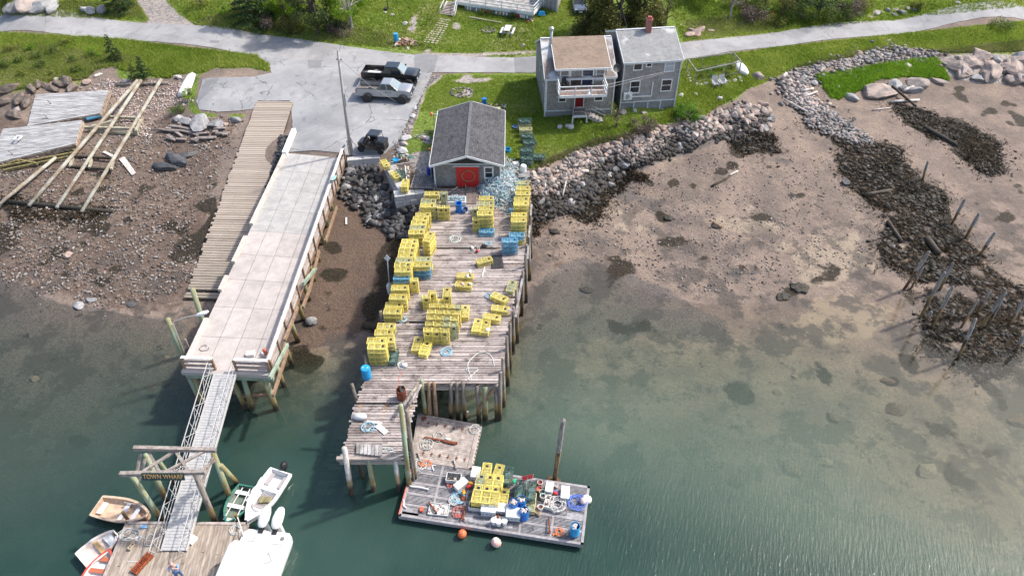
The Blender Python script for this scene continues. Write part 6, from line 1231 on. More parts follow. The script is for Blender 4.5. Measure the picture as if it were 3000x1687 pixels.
rope('pale green and white rope tangle on the upper pier deck', 1333, 701, DZ, .5, M('pale_green_rope', (.5, .62, .55), (.72, .7, .66), 9, .9), 46); rope('small light blue rope coil beside a black bag on the pier', 1431, 715, DZ, .3, ROPEB, 40); rope('white rope knot with a red float on the upper pier', 1393, 731, DZ, .35, ROPEW, 30)
rope('light blue rope tangle on the open lower deck', 1308, 1032, DZ, .42, ROPEB, 60, tail=(1325, 1020)); rope('blue rope coil beside a skewed yellow trap', 1432, 867, DZ, .3, ROPEB, 40); rope('blue and white rope coil below the left trap pair', 1178, 937, DZ, .35, ROPEB, 50); rope('pale rope coil with a white float near the blue barrel', 1180, 1070, DZ, .35, ROPEW, 50, tail=(1140, 1050)); rope('faint grey rope smear in front of the lone blue trap', 1462, 705, DZ, .5, M('grey_rope', (.4, .4, .45), None), 26, h=.02)
rope('blue and white rope coil on the lowest pier section', 1078, 1252, DZ-.15, .42, ROPEB, 36, tail=(1105, 1262)); rope('rope tangle along the near edge of the lowest pier section', 1120, 1318, DZ-.15, .8, ROPEW, 50, sq=.25)
line('long loose white rope looping over the open pier deck', [(1430, 1110), (1372, 1088), (1365, 1082), (1378, 1078), (1400, 1082), (1372, 1108), (1380, 1110), (1370, 1070), (1382, 1050), (1400, 1035), (1420, 1032), (1440, 1045), (1448, 1072)][1:], DZ, ROPEW, .03); line('red and pink rope strands running to the rusty drum', [(1172, 1085), (1174, 1095), (1168, 1110), (1172, 1122), (1165, 1128)], DZ, ROPER, .02); line('pale pole lying on the deck below the black mat', [(1420, 783), (1412, 810)], DZ, WHITE, .05, 'pale_pole')
bm_ = [P(x, y, DZ+.02) for x, y in ((1437, 748), (1470, 747), (1476, 785), (1440, 787))]; m = MB(); m.loft([bm_, [q+U3*.03 for q in bm_]]); tag(m.build('black_mat', M('black_mat', (.018, .018, .02), (.035, .035, .037), 5, .7), None, True), 'square black rubber mat lying on the pier deck', 'mat')
for lab, px, py, z, r, h, mt, tl in (('small black bag beside the blue rope coil on the pier', 1419, 720, DZ, .16, .2, BLACK, None),): m = MB(); m.blob(P(px, py, z+.12), .22, 2, .15, (1.3, .8, .6)); tag(m.build('black_bag', mt, None, True), lab, 'bag')
buoy('trap_buoy', 'small red float lying in the white rope knot', P(1397, 733, DZ+.12), BUOYC[0], .12, .25, rot=(1.4, 0, .4)); buoy('trap_buoy', 'white elongated float left of the red one on the pier', P(1380, 722, DZ+.1), WHITE, .1, .4, rot=(1.5, 0, .5)); buoy('trap_buoy', 'white float in pale rope near the blue barrel', P(1177, 1068, DZ+.12), WHITE, .15, .4, rot=(1.5, 0, 1.2)); m = MB(); m.blob(P(1057, 1226, DZ-.15)+U3*.22, .32, 2, .1, (1.5, .8, .7)); tag(m.build('foam_float', TRIM, None, True, smooth=True), 'chunk of grey white foam on the lowest pier section', 'float')
m = MB(); m.beam(P(1105, 1245, DZ-.1), P(1132, 1268, DZ-.1), .35, .05); tag(m.build('white_plank', WHITE, None, True), 'white board lying on the lowest pier section', 'board'); m = MB(); m.beam(P(1075, 1233, DZ-.12), P(1120, 1240, DZ-.12), .18, .04); tag(m.build('pale_plank', M('pale_board', (.5, .46, .43), None), None, True), 'pale new plank beside the foam chunk on the pier', 'board')
for i, (x, y) in enumerate(((1370, 805), (1352, 828), (1372, 830), (1490, 909), (1422, 968), (1305, 992), (1376, 800))): buoy('trap_buoy', ['white buoy resting on the upper lone trap', 'pink buoy at the left end of the lower lone trap', 'cream buoy on the lower lone trap', 'pink buoy on the trap near the right edge', 'white buoy on the trap pointing at the camera', 'red and white buoy inside the front cluster row', 'pale buoy at the right end of the upper lone trap'][i], P(x, y, DZ+.45), [WHITE, BUOYC[3], M('cream_buoy', (.75, .68, .5), None), BUOYC[3], WHITE, BUOYC[3], WHITE][i], .11, .34, 'buoys tucked into the traps', rot=(1.5, .1*i, .5*i))
t = thing('rope_tote', 'white tote heaped with pale rope beside the blue tub', 'tote', P(1337, 595, DZ)); m = MB()
for a_, b3 in (((-.85, -.45), (.85, -.38)), ((-.85, .38), (.85, .45))): m.box(a_[0], b3[0], a_[1], b3[1], 0, .42)
m.box(-.85, -.78, -.38, .38, 0, .42); m.box(.78, .85, -.38, .38, 0, .42); m.box(-.78, .78, -.38, .38, 0, .2); m.build('tote_wall', WHITE, t)
def heap(t, c, rx, ry, h, n, mt, rad=.025, name='rope_loops'):
    m = MB()
    for i in range(n):
        m.rnd(); a_ = random.random()*6.28; q = math.sqrt(random.random()); cx2, cy2 = math.cos(a_)*q*rx, math.sin(a_)*q*ry; zt_ = h*(1-q*q)*random.uniform(.6, 1.05); rr = random.uniform(.1, .26); ax = Euler((random.uniform(-.8, .8), random.uniform(-.8, .8), random.random()*6)).to_matrix()
        m.tube([Vector(c)+Vector((cx2, cy2, zt_+.06))+ax@Vector((math.cos(k)*rr, math.sin(k)*rr*.8, random.uniform(-.02, .02))) for k in [6.28*j/8*.93 for j in range(9)]], rad, 4, False)
    return m.build(name, mt, t)
ROPEM = cobble('mixed_rope', [(.45, .56, .58), (.62, .66, .65), (.20, .42, .60), (.72, .70, .66), (.30, .48, .50), (.50, .58, .62)])
heap(t, (0, 0, .3), .7, .3, .35, 50, ROPEM, .022)
t = thing('rope_heap', 'great heap of pale blue and white rope beside the hut', 'rope heap', P(1462, 560, 3.85)); m = MB()
m.lathe([(1.9, 0), (1.7, .35), (1.1, .8), (.4, 1.05), (.02, 1.1)], (.15, .2, 0), 18); m.build('heap_core', M('rope_core', (.30, .36, .37), (.15, .18, .19), 7, .9, .6), t)
heap(t, (.15, .4, .0), 2.0, 2.6, 1.15, 620, ROPEM, .032); heap(t, (.8, 3.6, .1), .8, 2.2, .5, 120, ROPEM, .03, 'rope_trail'); heap(t, (.5, -2.2, -.05), 1.2, 1.4, .12, 60, ROPEM, .025, 'rope_spill')
def bx(name, label, cat, p, sx, sy, sz, rz, mt, z=None, bevel=.015): m = MB(); m.box(-sx/2, sx/2, -sy/2, sy/2, 0, sz); o = m.build(name, mt, None, bevel=bevel); o.location = p; o.rotation_euler = (0, 0, rz); return tag(o, label, cat)
def cooler(label, px, py, z, sx, sy, sz, rz, lidm=WHITE, name='fish_tote', rot=None):
    t = thing(name, label, 'cooler', P(px, py, z), rz, rot=rot); MB().box(-sx/2, sx/2, -sy/2, sy/2, 0, sz*.82).build('tub', M('tote_grey', (.50, .53, .57), None, rough=.5) if lidm is not WHITE else WHITE, t, bevel=.02); MB().box(-sx/2-.02, sx/2+.02, -sy/2-.02, sy/2+.02, sz*.82+.002, sz).build('lid', lidm, t, bevel=.02)
    m = MB(); [m.box(-sx*.4+i*sx*.27, -sx*.4+i*sx*.27+.1, -sy/2-.03, -sy/2-.018, sz*.45, sz*.52) for i in range(4)]; m.build('slot', BLACK, t); return t
def opentote(label, px, py, z, sx, sy, sz, rz, fill, mt=None):
    mt = mt or M('tote_white', (.62, .62, .60), (.5, .5, .48), 5, .6); t = thing('open_tote', label, 'tote', P(px, py, z), rz); m = MB(); e = .035
    m.box(-sx/2, sx/2, -sy/2, -sy/2+e, 0, sz); m.box(-sx/2, sx/2, sy/2-e, sy/2, 0, sz); m.box(-sx/2, -sx/2+e, -sy/2+e, sy/2-e, 0, sz); m.box(sx/2-e, sx/2, -sy/2+e, sy/2-e, 0, sz); m.box(-sx/2+e, sx/2-e, -sy/2+e, sy/2-e, 0, .05); m.build('tub', mt, t)
    m = MB()
    for i in range(26): m.rnd(); m.blob((random.uniform(-.42, .42)*sx, random.uniform(-.4, .4)*sy, sz*.62+random.uniform(0, .06)), .07, 1, .3)
    m.build('contents', fill, t); return t
LIDG = M('tote_lid', (.66, .68, .70), (.58, .60, .63), 6, .5)
opentote('open white tote of dark gear on the float, farthest left', 1330, 1405, FZ, .95, .6, .36, -.12, DARKS); opentote('shallow white tray of gloves and net in the near left of float', 1286, 1493, FZ, 1.25, .8, .12, -.1, MIXW); opentote('long tote filled with black gear at the block foot', 1393, 1488, FZ, .8, .45, .35, -.12, DARKS)
cooler('white cooler standing skewed left of the yellow trap block', 1351, 1425, FZ, .85, .45, .42, .75); cooler('white fish box on top of gear at the far left of the block', 1394, 1390, FZ+.35, .5, .75, .35, -.15); cooler('grey fish tote with ribbed lid, left of three in front', 1432, 1500, FZ, .88, .6, .58, -.12, LIDG); cooler('grey fish tote in the middle of three before the traps', 1469, 1496, FZ, .85, .55, .45, -.12, LIDG); cooler('grey fish tote nearest the blue barrels, right of three', 1504, 1512, FZ+.1, .85, .65, .5, -.1, LIDG)
cooler('white cooler standing at the right end of float', 1655, 1450, FZ, .5, .85, .4, -.12); cooler('white lidded box near the far edge beside the buckets', 1609, 1435, FZ+.1, .45, .65, .4, -.2); opentote('white tray of corks next to the grey rope heap', 1607, 1475, FZ, .5, .85, .3, -.3, MIXW)
for i, (x, y) in enumerate(((1447, 1532), (1461, 1536), (1478, 1534))): pail('white_pail', ['left', 'middle', 'right'][i]+' of the three lidded white pails at the near float edge', P(x, y, FZ), WHITE, .17, .4, lid=True, group='three white lidded pails')
for i, (x, y, mt) in enumerate(((1582, 1420, BUOYC[3]), (1583, 1492, WHITE), (1590, 1460, WHITE), (1588, 1448, M('teal_plastic', (.2, .55, .45), None)), (1580, 1440, ROPER))): pail('bait_bucket', ['pink rimmed bucket behind the right green trap stack', 'white bucket of brown bait beside the cork tray', 'white bucket with dark water in mid float', 'teal topped bucket above the white one', 'reddish bucket beside the old traps'][i], P(x, y, FZ), mt, .17, .36, fill=[RUST, RUST, DARKS, DARKS, ROPER][i])
barrel('gear_barrel', 'blue open barrel of scraps, left of the trio on float', P(1505, 1492, FZ), BLUEP, .29, .85, True, MIXW); barrel('gear_barrel', 'blue open barrel of scraps, farthest of the trio on float', P(1528, 1483, FZ), BLUEP, .29, .85, True, MIXW); barrel('gear_barrel', 'blue open barrel standing nearest in the trio on float', P(1535, 1515, FZ), BLUEP, .29, .85, True, MIXW); barrel('gear_barrel', 'lighter blue barrel alone at the near right float corner', P(1683, 1562, FZ), BLUEL, .29, .9, True, MIXW)
rope('red rope coil left of the skewed white cooler', 1322, 1416, FZ, .32, ROPER, 40); rope('red rope coil by the near float edge cleat', 1343, 1500, FZ, .4, ROPER, 40, tail=(1352, 1518)); rope('blue and white rope mass left of the trap block', 1345, 1455, FZ, .5, ROPEB, 80, tail=(1310, 1475)); rope('white rope coil spilling by the brown pot', 1330, 1466, FZ, .35, ROPEW, 50); rope('large grey rope heap in the right part of float', 1632, 1480, FZ, .55, M('grey_rope2', (.46, .45, .45), (.6, .58, .56), 9), 130, h=.25)
rope('bright blue rope tangle at the right end of float', 1690, 1472, FZ, .6, M('bright_blue_rope', (.10, .20, .60), None), 60, tail=(1712, 1448)); rope('blue rope bunch behind the white cooler on float', 1625, 1450, FZ, .3, M('bright_blue_rope', (.10, .20, .60), None), 36); rope('orange rope coil at the near right of float', 1640, 1558, FZ, .3, ROPEO, 36, tail=(1615, 1570)); rope('white and orange rope bundle at the far left float corner', 1228, 1362, FZ, .5, ROPEW, 60); rope('orange rope strands over the far left float corner', 1245, 1358, FZ, .45, ROPEO, 40, sq=.5)
line('thick white rope laid across the left part of float', [(1195, 1418), (1205, 1424), (1230, 1427), (1256, 1433)], FZ, WHITE, .05); line('white rope end curling at the left float edge', [(1181, 1463), (1184, 1470), (1182, 1480), (1191, 1487)], FZ, WHITE, .05); line('white rope hitch near the far float edge', [(1276, 1362), (1268, 1362), (1267, 1370), (1271, 1378)], FZ, WHITE, .035)
for i, (x, y, mt, r, h, rot, lab, z) in enumerate(((1352, 1558, M('orange_buoy', (.80, .18, .07), None, rough=.4), .26, .62, (.3, .2, 0), 'orange oval mooring buoy floating at the near float edge', .0), (1459, 1585, BUOYC[3], .28, .75, (.2, -.3, 0), 'pink and white mooring buoy floating before the white pails', -.05), (1727, 1458, WHITE, .27, .72, (.2, -.6, 0), 'white oval mooring buoy hung off the right float end', .15), (1706, 1462, BUOYC[3], .2, .42, (.2, .2, 0), 'small pink buoy on the deck at the right float end', FZ))): buoy('mooring_buoy', lab, P(x, y+8, z), mt, r, h, rot=rot)
for i, (x, y, mt, lab) in enumerate(((1359, 1435, M('orange_yellow', (.85, .40, .04), None), 'orange and red buoy below the skewed cooler'), (1373, 1412, M('orange_yellow', (.85, .40, .04), None), 'orange buoy between cooler and yellow traps'), (1366, 1428, BUOYC[0], 'red buoy leaning on the skewed cooler'), (1486, 1448, M('lime', (.15, .65, .12), None), 'lime green buoy at the right of the yellow block'), (1547, 1478, M('lime', (.15, .65, .12), None), 'lime green buoy by the blue barrels'), (1498, 1408, BUOYC[2], 'yellow buoy behind the green traps'), (1512, 1403, M('green_buoy', (.02, .45, .2), None), 'green buoy behind the green traps'), (1486, 1430, BUOYC[0], 'red buoy between yellow and green traps'), (1620, 1440, BUOYC[0], 'red and white buoy behind the cooler'), (1600, 1452, M('cream_buoy', (.75, .68, .5), None), 'cream bottle float beside the teal bucket'), (1513, 1425, WHITE, 'white float against the left green traps'))):
    buoy('gear_buoy', lab, P(x, y, FZ+.2), mt, .11, .36, 'buoys among the float gear', rot=(1.3, .3*i, .9*i), ring=BUOYC[0] if i == 0 else None)
for i, (x, y, x2, y2) in enumerate(((1548, 1402, 1563, 1389), (1535, 1405, 1547, 1393))):
    t = thing('marker_flag', ['red flag on a pole over the right green traps', 'smaller red flag over the left green traps'][i], 'flag', P(x, 1440, FZ)); a_ = T(Vector((0, P(x, 1440, FZ).y, 0)), x, y+25); b3 = T(Vector((0, P(x, 1440, FZ).y, 0)), x2, y2); MB().tube([P(x, 1440, FZ+.1), b3], .014, 6).build('pole', WHITE, t, True); d_v = Vector((-.3, 0, -.12)); m = MB(); m.loft([[b3, b3+Vector((-.42, 0, -.1)), b3+Vector((-.3, .0, -.5)), b3+Vector((.02, 0, -.42))], [q+Vector((0, .012, 0)) for q in (b3, b3+Vector((-.42, 0, -.1)), b3+Vector((-.3, .0, -.5)), b3+Vector((.02, 0, -.42)))]]); m.build('cloth', M('red_flag', (.70, .06, .06), None), t, True)
for i, (x, y, r) in enumerate(((1268, 1490, .6), (1360, 1505, -.05), (1460, 1518, .1), (1609, 1540, 0))): t = thing('rusty_post', ['rusty bar lying at the left tray', 'rusty mooring post by the red rope coil', 'rusty mooring bars right of the white pails', 'rusty mooring post left of the orange rope'][i], 'mooring post', P(x, y, FZ), r); m = MB(); m.tube([(0, .5, .1), (0, -.5, .25)], .05, 8); m.build('bar', RUST, t); MB().lathe([(.09, 0), (.09, .05)], (0, -.4, 0), 8).build('foot', RUST, t)
bx('orange_block', 'small orange float block on the left of the gear float', 'float block', P(1235, 1493, FZ), .2, .3, .15, .1, M('orange_block', (.75, .12, .06), None)); m = MB(); m.lathe([(.16, 0), (.19, .1), (.1, .16)], P(1358, 1462, FZ), 12); tag(m.build('brown_pot', RUST, None, True), 'round rusty brown pot in the rope left of block', 'pot')
m = MB(); m.beam(P(1622, 1420, FZ+.05), P(1636, 1428, FZ+.05), .14, .06); tag(m.build('wood_block', OLDW, None, True), 'short wooden block behind the white lidded box', 'block'); m = MB(); m.beam(P(1660, 1567, FZ+.03), P(1668, 1550, FZ+.3), .08, .03); tag(m.build('wooden_paddle', OLDW, None, True), 'wooden stick leaning on the lone blue barrel', 'stick')
m = MB(); [m.blob(P(1568+i*3, 1490+i*4, FZ+.1), .2-.02*i, 1, .3, (1.2, .9, .5)) for i in range(5)]; tag(m.build('rag_heap', M('brown_cloth', (.36, .26, .17), (.2, .14, .1), 8), None, True), 'brown rag heap in front of the old traps', 'rags'); m = MB(); [m.rnd().blob(P(1452+i*4, 1516+i % 3*3, FZ+.08), .17, 1, .3, (1.3, .9, .4)) for i in range(8)]; tag(m.build('bag_heap', MIXW, None, True), 'crumpled white and brown sacks behind the white pails', 'sacks')
t = thing('rusty_chain', 'long rusty iron chain lying on the square float', 'chain', P(1290, 1290, .65)); m = MB(); m.beam(P(1243, 1281, .68), P(1340, 1298, .68), .12, .1); m.beam(P(1300, 1293, .7), P(1335, 1300, .7), .1, .1); m.build('chain_links', RUST, t, True)
rope('white rope loop around a fender on the square float', 1288, 1278, .62, .45, ROPEW, 26); rope('white and green rope coil on the square float left side', 1250, 1302, .62, .45, ROPEW, 46); rope('rope bunched on the far right corner of the square float', 1392, 1258, .62, .4, ROPEW, 40); buoy('fender', 'white fender in the rope loop on the square float', P(1305, 1285, .72), WHITE, .09, .35, rot=(1.5, 0, 1.3)); MB_ = MB(); MB_.tube([P(1366, 1235, -.5), P(1370, 1205, 2.2)], [.1, .08], 8); tag(MB_.build('mooring_pile', PILE, None, True), 'short grey pile behind the square float corner', 'pile'); m = MB(); m.beam(P(1236, 1228, .7), P(1248, 1222, .7), .2, .1); tag(m.build('rust_scrap', RUST, None, True), 'dark rusty scrap on the far left corner of the square float', 'scrap')
for i, (x0, y0, x1, y1) in enumerate(((1224, 1323, 1234, 1352), (1330, 1343, 1337, 1372))): m = MB(); m.beam(P(x0, y0, .75), P(x1, y1, .65), .1, .1); tag(m.build('tie_timber', FB, None, True), ['left', 'right'][i]+' timber tying the square float to the gear float', 'timber')
def oldpile(label, bx_, by_, tx, ty, z=None, r=.16, name='old_pile', white=.5):
    b0 = P(bx_, by_, z) if z is not None else G(bx_, by_); t0 = T(b0, tx, ty); d = (t0-b0).normalized(); t = thing(name, label, 'pile', b0, group='old broken piles on the right flat')
    MB().tube([b0-d*.8, lerp(b0, t0, .25), lerp(b0, t0, .52)], [r*.8, r*.85, r], 9, jit=.08).build('tarred_foot', STAINP, t, True, smooth=True)
    MB().tube([lerp(b0, t0, .5), lerp(b0, t0, .8), t0, t0+d*.12], [r*.98, r*1.02, r*.8, r*.2], 9, jit=.14).build('bleached_top', BLEACH, t, True); return t
STAINP = M('stained_pile', (.25, .16, .07), (.05, .035, .025), 2, .8, .5, stretch=(2, 2, .5)); BLEACH = M('bleached_pile', (.38, .345, .31), (.17, .15, .13), 4, .9, .6, stretch=(3, 3, .3))
LW = ['leaning grey pile far up the ridge beyond the tyre', 'upper right pile beside the ridge edge', 'second pile down the right ridge edge', 'third pile down the right ridge edge', 'tall thick pile at the left of the pile group', 'thin dark pile behind the tall left pile', 'tall pile right of the seaweed lump', 'dark pile behind the central pair', 'bleached pile leaning right in the group centre', 'nearest tall bleached pile with a reflection', 'short thin pile right of the group centre', 'thin pile at the back of the right cluster', 'left of the crossed pair of piles', 'right of the crossed pair of piles', 'rightmost bleached pile at the frame edge', 'low dark stump left of the nearest pile', 'low dark stump in the weeds', 'stub pile at the right frame edge']
for lab, q in zip(LW, ((2702, 530, 2718, 475), (2788, 657, 2826, 585), (2827, 701, 2868, 627), (2868, 751, 2914, 683), (2648, 848, 2722, 738), (2668, 845, 2704, 785), (2695, 930, 2767, 798), (2752, 850, 2791, 771), (2730, 960, 2791, 840), (2805, 1053, 2858, 935), (2816, 959, 2864, 879), (2861, 920, 2901, 853), (2870, 962, 2946, 857), (2888, 961, 2937, 875), (2955, 953, 3000, 881), (2714, 937, 2728, 912), (2783, 930, 2792, 912), (2975, 1030, 3000, 985))): oldpile(lab, *q, r=.10 if 'thin' in lab or 'short' in lab else .135)
t = oldpile('tall lone bleached pile standing in the water behind the gear float', 1625, 1405, 1650, 1230, 0, .17)
t = thing('weed_clump', 'dark weed clump around the foot of the lone pile', 'seaweed', P(1622, 1405, 0)); m = MB(); [m.blob(P(1612+i*4, 1402+(i % 3)*4, .02), .25, 1, .4, (1, 1, .3)) for i in range(6)]; m.build('weed', M('brown_weed', (.06, .035, .02), (.12, .06, .03), 8), t, True)
m = MB(); R_ = Matrix.Rotation(.25, 3, 'X'); m.lathe([(.2, -.1), (.38, -.12), (.42, 0), (.38, .12), (.2, .1)], G(2477, 538)+U3*.15, 20, R_); tag(m.build('rubber_ring', M('grey_tyre', (.10, .10, .11), (.05, .05, .05), 5), None, True), 'old car tyre lying on sand left of the weed ridge', 'tyre')
def log(label, x0, y0, x1, y1, r, mt, z0=None, z1=None, name='log', lift=.1, group=None):
    a_, b3 = (G(x0, y0)+U3*lift if z0 is None else P(x0, y0, z0)), (G(x1, y1)+U3*lift if z1 is None else P(x1, y1, z1)); m = MB(); m.tube([a_, lerp(a_, b3, .33), lerp(a_, b3, .66), b3], [r, r*1.02, r*.97, r*.92], 10, jit=.06); return tag(m.build(name, mt, None, True, smooth=True), label, 'log', group)
SKID = M('skid_log', (.38, .37, .31), (.24, .19, .13), 1.5, .85, .5, stretch=(.5, .5, 1)); WHL = M('bleached_log', (.60, .56, .52), (.40, .35, .31), 3, .85, .4)
for q in (('long skid log lying alone on the shingle side away from the skiff', 163, 462, -6, 602, .16, SKID, 2.6, 2.0), ('long skid log, outer of the close upper pair', 403, 236, 84, 603, .19, SKID, 4.1, 1.6), ('long skid log, inner of the close upper pair', 413, 236, 166, 609, .18, SKID, 4.1, 1.5), ('long skid log nearest the white overturned skiff', 472, 233, 239, 621, .18, SKID, 4.0, 1.45)): log(*q, name='skid_log')
log('grey log lying across the top of the skid logs', 341, 252, 495, 246, .16, PILE); log('black weed covered log across the foot of the skids', -10, 590, 330, 622, .2, M('weedy_log', (.025, .025, .02), (.05, .04, .03), 6, .8, .8)); log('dark weedy log lying down the slope upper right', 2706, 375, 2800, 428, .28, M('weedy_log', (.025, .025, .02), None))
CRIB = M('crib_timber', (.42, .40, .30), (.28, .24, .17), 2.5, .85, .4, rnd=.15)
t = thing('skid_crib', 'pale timber crib holding up the middle of the skid logs', 'crib', P(330, 380, 2.4))
for q in ((318, 343, 415, 347, 2.9), (250, 374, 408, 378, 2.9), (258, 385, 405, 392, 2.5), (345, 352, 268, 372, 3.05), (413, 352, 398, 386, 2.95), (345, 350, 300, 400, 2.3)): MB().beam(P(*q[:2], q[4]), P(*q[2:4], q[4]), .24, .26).build('timber', CRIB, t, True)
t = thing('lower_crib', 'dark lower timber crib under the skid logs', 'crib', P(265, 480, 1.9))
for q in ((204, 458, 332, 464, 2.3), (198, 488, 329, 497, 2.1), (215, 462, 205, 488, 2.2), (270, 462, 262, 492, 2.2), (334, 462, 326, 497, 2.2)): MB().beam(P(*q[:2], q[4]), P(*q[2:4], q[4]), .2, .22).build('timber', DARKW if q[0] < 210 else CRIB, t, True)
for i, q in enumerate(((305, 448, 335, 462), (354, 468, 392, 515), (362, 465, 396, 512))): m = MB(); m.beam(G(*q[:2])+U3*.15, G(*q[2:])+U3*.12, .3, .05); tag(m.build('driftwood_board', WHL, None, True), ['white splintered board by the lower crib', 'bleached board pointing down the beach, left one', 'bleached board pointing down the beach, right one'][i], 'board')
WRK = M('silver_boards', (.42, .415, .41), (.23, .225, .22), 1.5, .9, .4, rnd=.13, stretch=(.4, 3, 1))
def wreck(name, label, cs, mt, n=16, side=None):
    w = [P(x, y, z) for x, y, z in cs]; t = thing(name, label, 'wrecked float', sum(w, Vector())/4-U3*.8); m = MB()
    for i in range(n): board(m, w, .0+random.uniform(-.006, .006), 1+random.uniform(-.006, .006), (i+.03)/n, (i+.95)/n, .07)
    m.build('boards', mt, t, True); m = MB()
    for i in range(4): a_, b3 = w[i]-U3*.35, w[(i+1) % 4]-U3*.35; m.rnd(); m.beam(a_, b3, .14, .5)
    m.build('side_timber', side or M('peeling_timber', (.40, .33, .26), (.18, .12, .08), 3, .85, rnd=.2), t, True)
    m = MB(); [m.tube([lerp(w[0], w[3], v)+(w[1]-w[0])*.25+U3*.02, lerp(w[0], w[3], v)+(w[1]-w[0])*.25+Vector((-.25, 0, .5))], .06, 6) for v in (.35, .8)]; m.build('cleat_post', OLDWX, t, True); return t, w
wreck('wrecked_float', 'farther of two silver grey wrecked wooden floats on the left beach', ((104, 277, 3.45), (318, 264, 3.6), (292, 332, 3.1), (80, 370, 2.75)), WRK); _, w_ = wreck('wrecked_float', 'nearer of two silver grey wrecked floats, with a white hatch on it', ((8, 378, 3.1), (240, 352, 3.5), (218, 421, 3.1), (-30, 482, 2.3)), WRK)
m = MB(); q = [P(x, y, 2.75) for x, y in ((252, 347), (296, 336), (298, 343), (256, 354))]; m.loft([q, [p+U3*.12 for p in q]]); tag(m.build('blue_foam_billet', M('blue_foam', (.05, .18, .28), None), None, True), 'broken blue foam billet sticking out between the wrecked floats', 'foam billet')
t = thing('white_hatch', 'small white wooden hatch frame on the nearer wrecked float', 'hatch', P(52, 405, 3.2)); m = MB()
for a_, b3 in (((-.3, -.4), (.3, -.3)), ((-.3, .3), (.3, .4)), ((-.3, -.3), (-.2, .3)), ((.2, -.3), (.3, .3))): m.box(a_[0], b3[0], a_[1], b3[1], -.02, .08)
m.build('hatch_frame', WHITE, t)
t = thing('collapsed_pontoon', 'mossy collapsed timbers under the nearer wrecked float', 'timbers', P(100, 470, 2))
for q in ((0, 490, 215, 448), (10, 500, 200, 460), (130, 455, 160, 440), (20, 482, 55, 470), (150, 440, 220, 440), (60, 470, 110, 480)): MB().beam(P(*q[:2], 2.3), P(*q[2:], 2.5), .2, .22).build('timber', M('mossy_timber', (.28, .24, .08), (.12, .09, .05), 4, .9), t, True)
def overturned(name, label, pa, pb, z, W_, D_, mt, pointed=True):
    a_, b3 = P(*pa, z), P(*pb, z); d = b3-a_; L = d.length; t = thing(name, label, 'boat', (a_+b3)/2, math.atan2(d.y, d.x)); rings = []
    for k in range(9):
        s = k/8; x = -L/2+L*s; wv = W_/2*(1-.35*(1-s)**3)*(math.sqrt(max(1-s**3.5, .02)) if pointed else (1-.25*s**4)); dz = D_*(1-.25*s**3); rings.append([Vector((x, y*wv, zz*dz)) for y, zz in ((-1, 0), (-.97, .35), (-.75, .8), (-.3, .97), (0, 1), (.3, .97), (.75, .8), (.97, .35), (1, 0))])
    m = MB(); m.loft(rings); m.build('hull', mt, t, smooth=True); m = MB(); m.beam((-L/2, 0, D_+.01), (L*.38, 0, D_*.93), .05, .06); m.build('keel', mt, t); return t
overturned('overturned_skiff', 'white skiff upside down on grass at the edge of the asphalt', (533, 283), (572, 214), 3.6, 1.35, .5, WHITE, False); overturned('overturned_dinghy', 'white dinghy upside down beside the fenced garden', (2160, 190), (2186, 222), 4.2, 1.35, .45, WHITE)
def boat(name, label, stern, bow, z, W_, D_, outm, inm, rimm, tr_=.8, point=1., thw=(.25, .5, .75), thm=WHITE, rimw=.06, floor=.12, bx_=1.6):
    a_, b3 = P(*stern, z), P(*bow, z); d = b3-a_; L = d.length; t = thing(name, label, 'boat', Vector(((a_.x+b3.x)/2, (a_.y+b3.y)/2, z-D_)), math.atan2(d.y, d.x)); N_ = 14
    def hw(s): return W_/2*min(1, (tr_+(1-tr_)*math.sin(min(s/.45, 1)*math.pi/2)))*((1-max(0, (s-.45)/.55)**(2.0*bx_/1.6)*point))
    so, si, rim = [], [], []
    for k in range(N_+1):
        s = k/N_; x = -L/2+L*s; w1 = max(hw(s), .02); sh = D_*(1+.22*max(0, s-.5)**2*4*.6); kz = .0+.25*D_*max(0, (s-.6)/.4)**2*point; x2 = x if k < N_ else x-.08; x1 = max(min(x2, L/2-.12), -L/2+.06)
        prof = [(-1, 1), (-.93, .55), (-.72, .15), (-.3, .02), (0, 0), (.3, .02), (.72, .15), (.93, .55), (1, 1)]
        so.append([Vector((x, y*w1, kz+(sh-kz)*zz)) for y, zz in prof]); wi = max(w1-rimw, .01); si.append([Vector((x1, y*wi, max(kz+(sh-kz)*zz+.0, floor+.0) if abs(y) < .9 else kz+(sh-kz)*zz)) for y, zz in prof])
    m = MB(); m.loft(so, close=False, caps=False); m.add([v for v in so[0]], [tuple(range(9))])
    if point < 1: m.add([v for v in so[-1]], [tuple(range(9))])
    m.build('hull', outm, t, smooth=False); m = MB(); m.loft(si, close=False, caps=False); m.add(list(si[0]), [tuple(range(9))]); m.add(list(si[-1]), [tuple(range(9))]); m.build('inner_hull', inm, t)
    m = MB()
    for k in range(N_):
        for j in (0, 8): m.beam((so[k][j]+si[k][j])/2+U3*.01, (so[k+1][j]+si[k+1][j])/2+U3*.01, rimw+.05, .05)
    m.beam(so[0][0]+U3*.01, so[0][8]+U3*.01, .08, .05)
    if point < 1: m.beam(so[-1][0]+U3*.01, so[-1][8]+U3*.01, .08, .05)
    m.build('gunwale', rimm, t)
    for s in thw: m = MB(); x = -L/2+L*s; w1 = hw(s)-rimw; m.box(x-.13, x+.13, -w1+.02, w1-.02, D_*.62, D_*.62+.04); m.build('thwart', thm, t)
    return t, L, hw
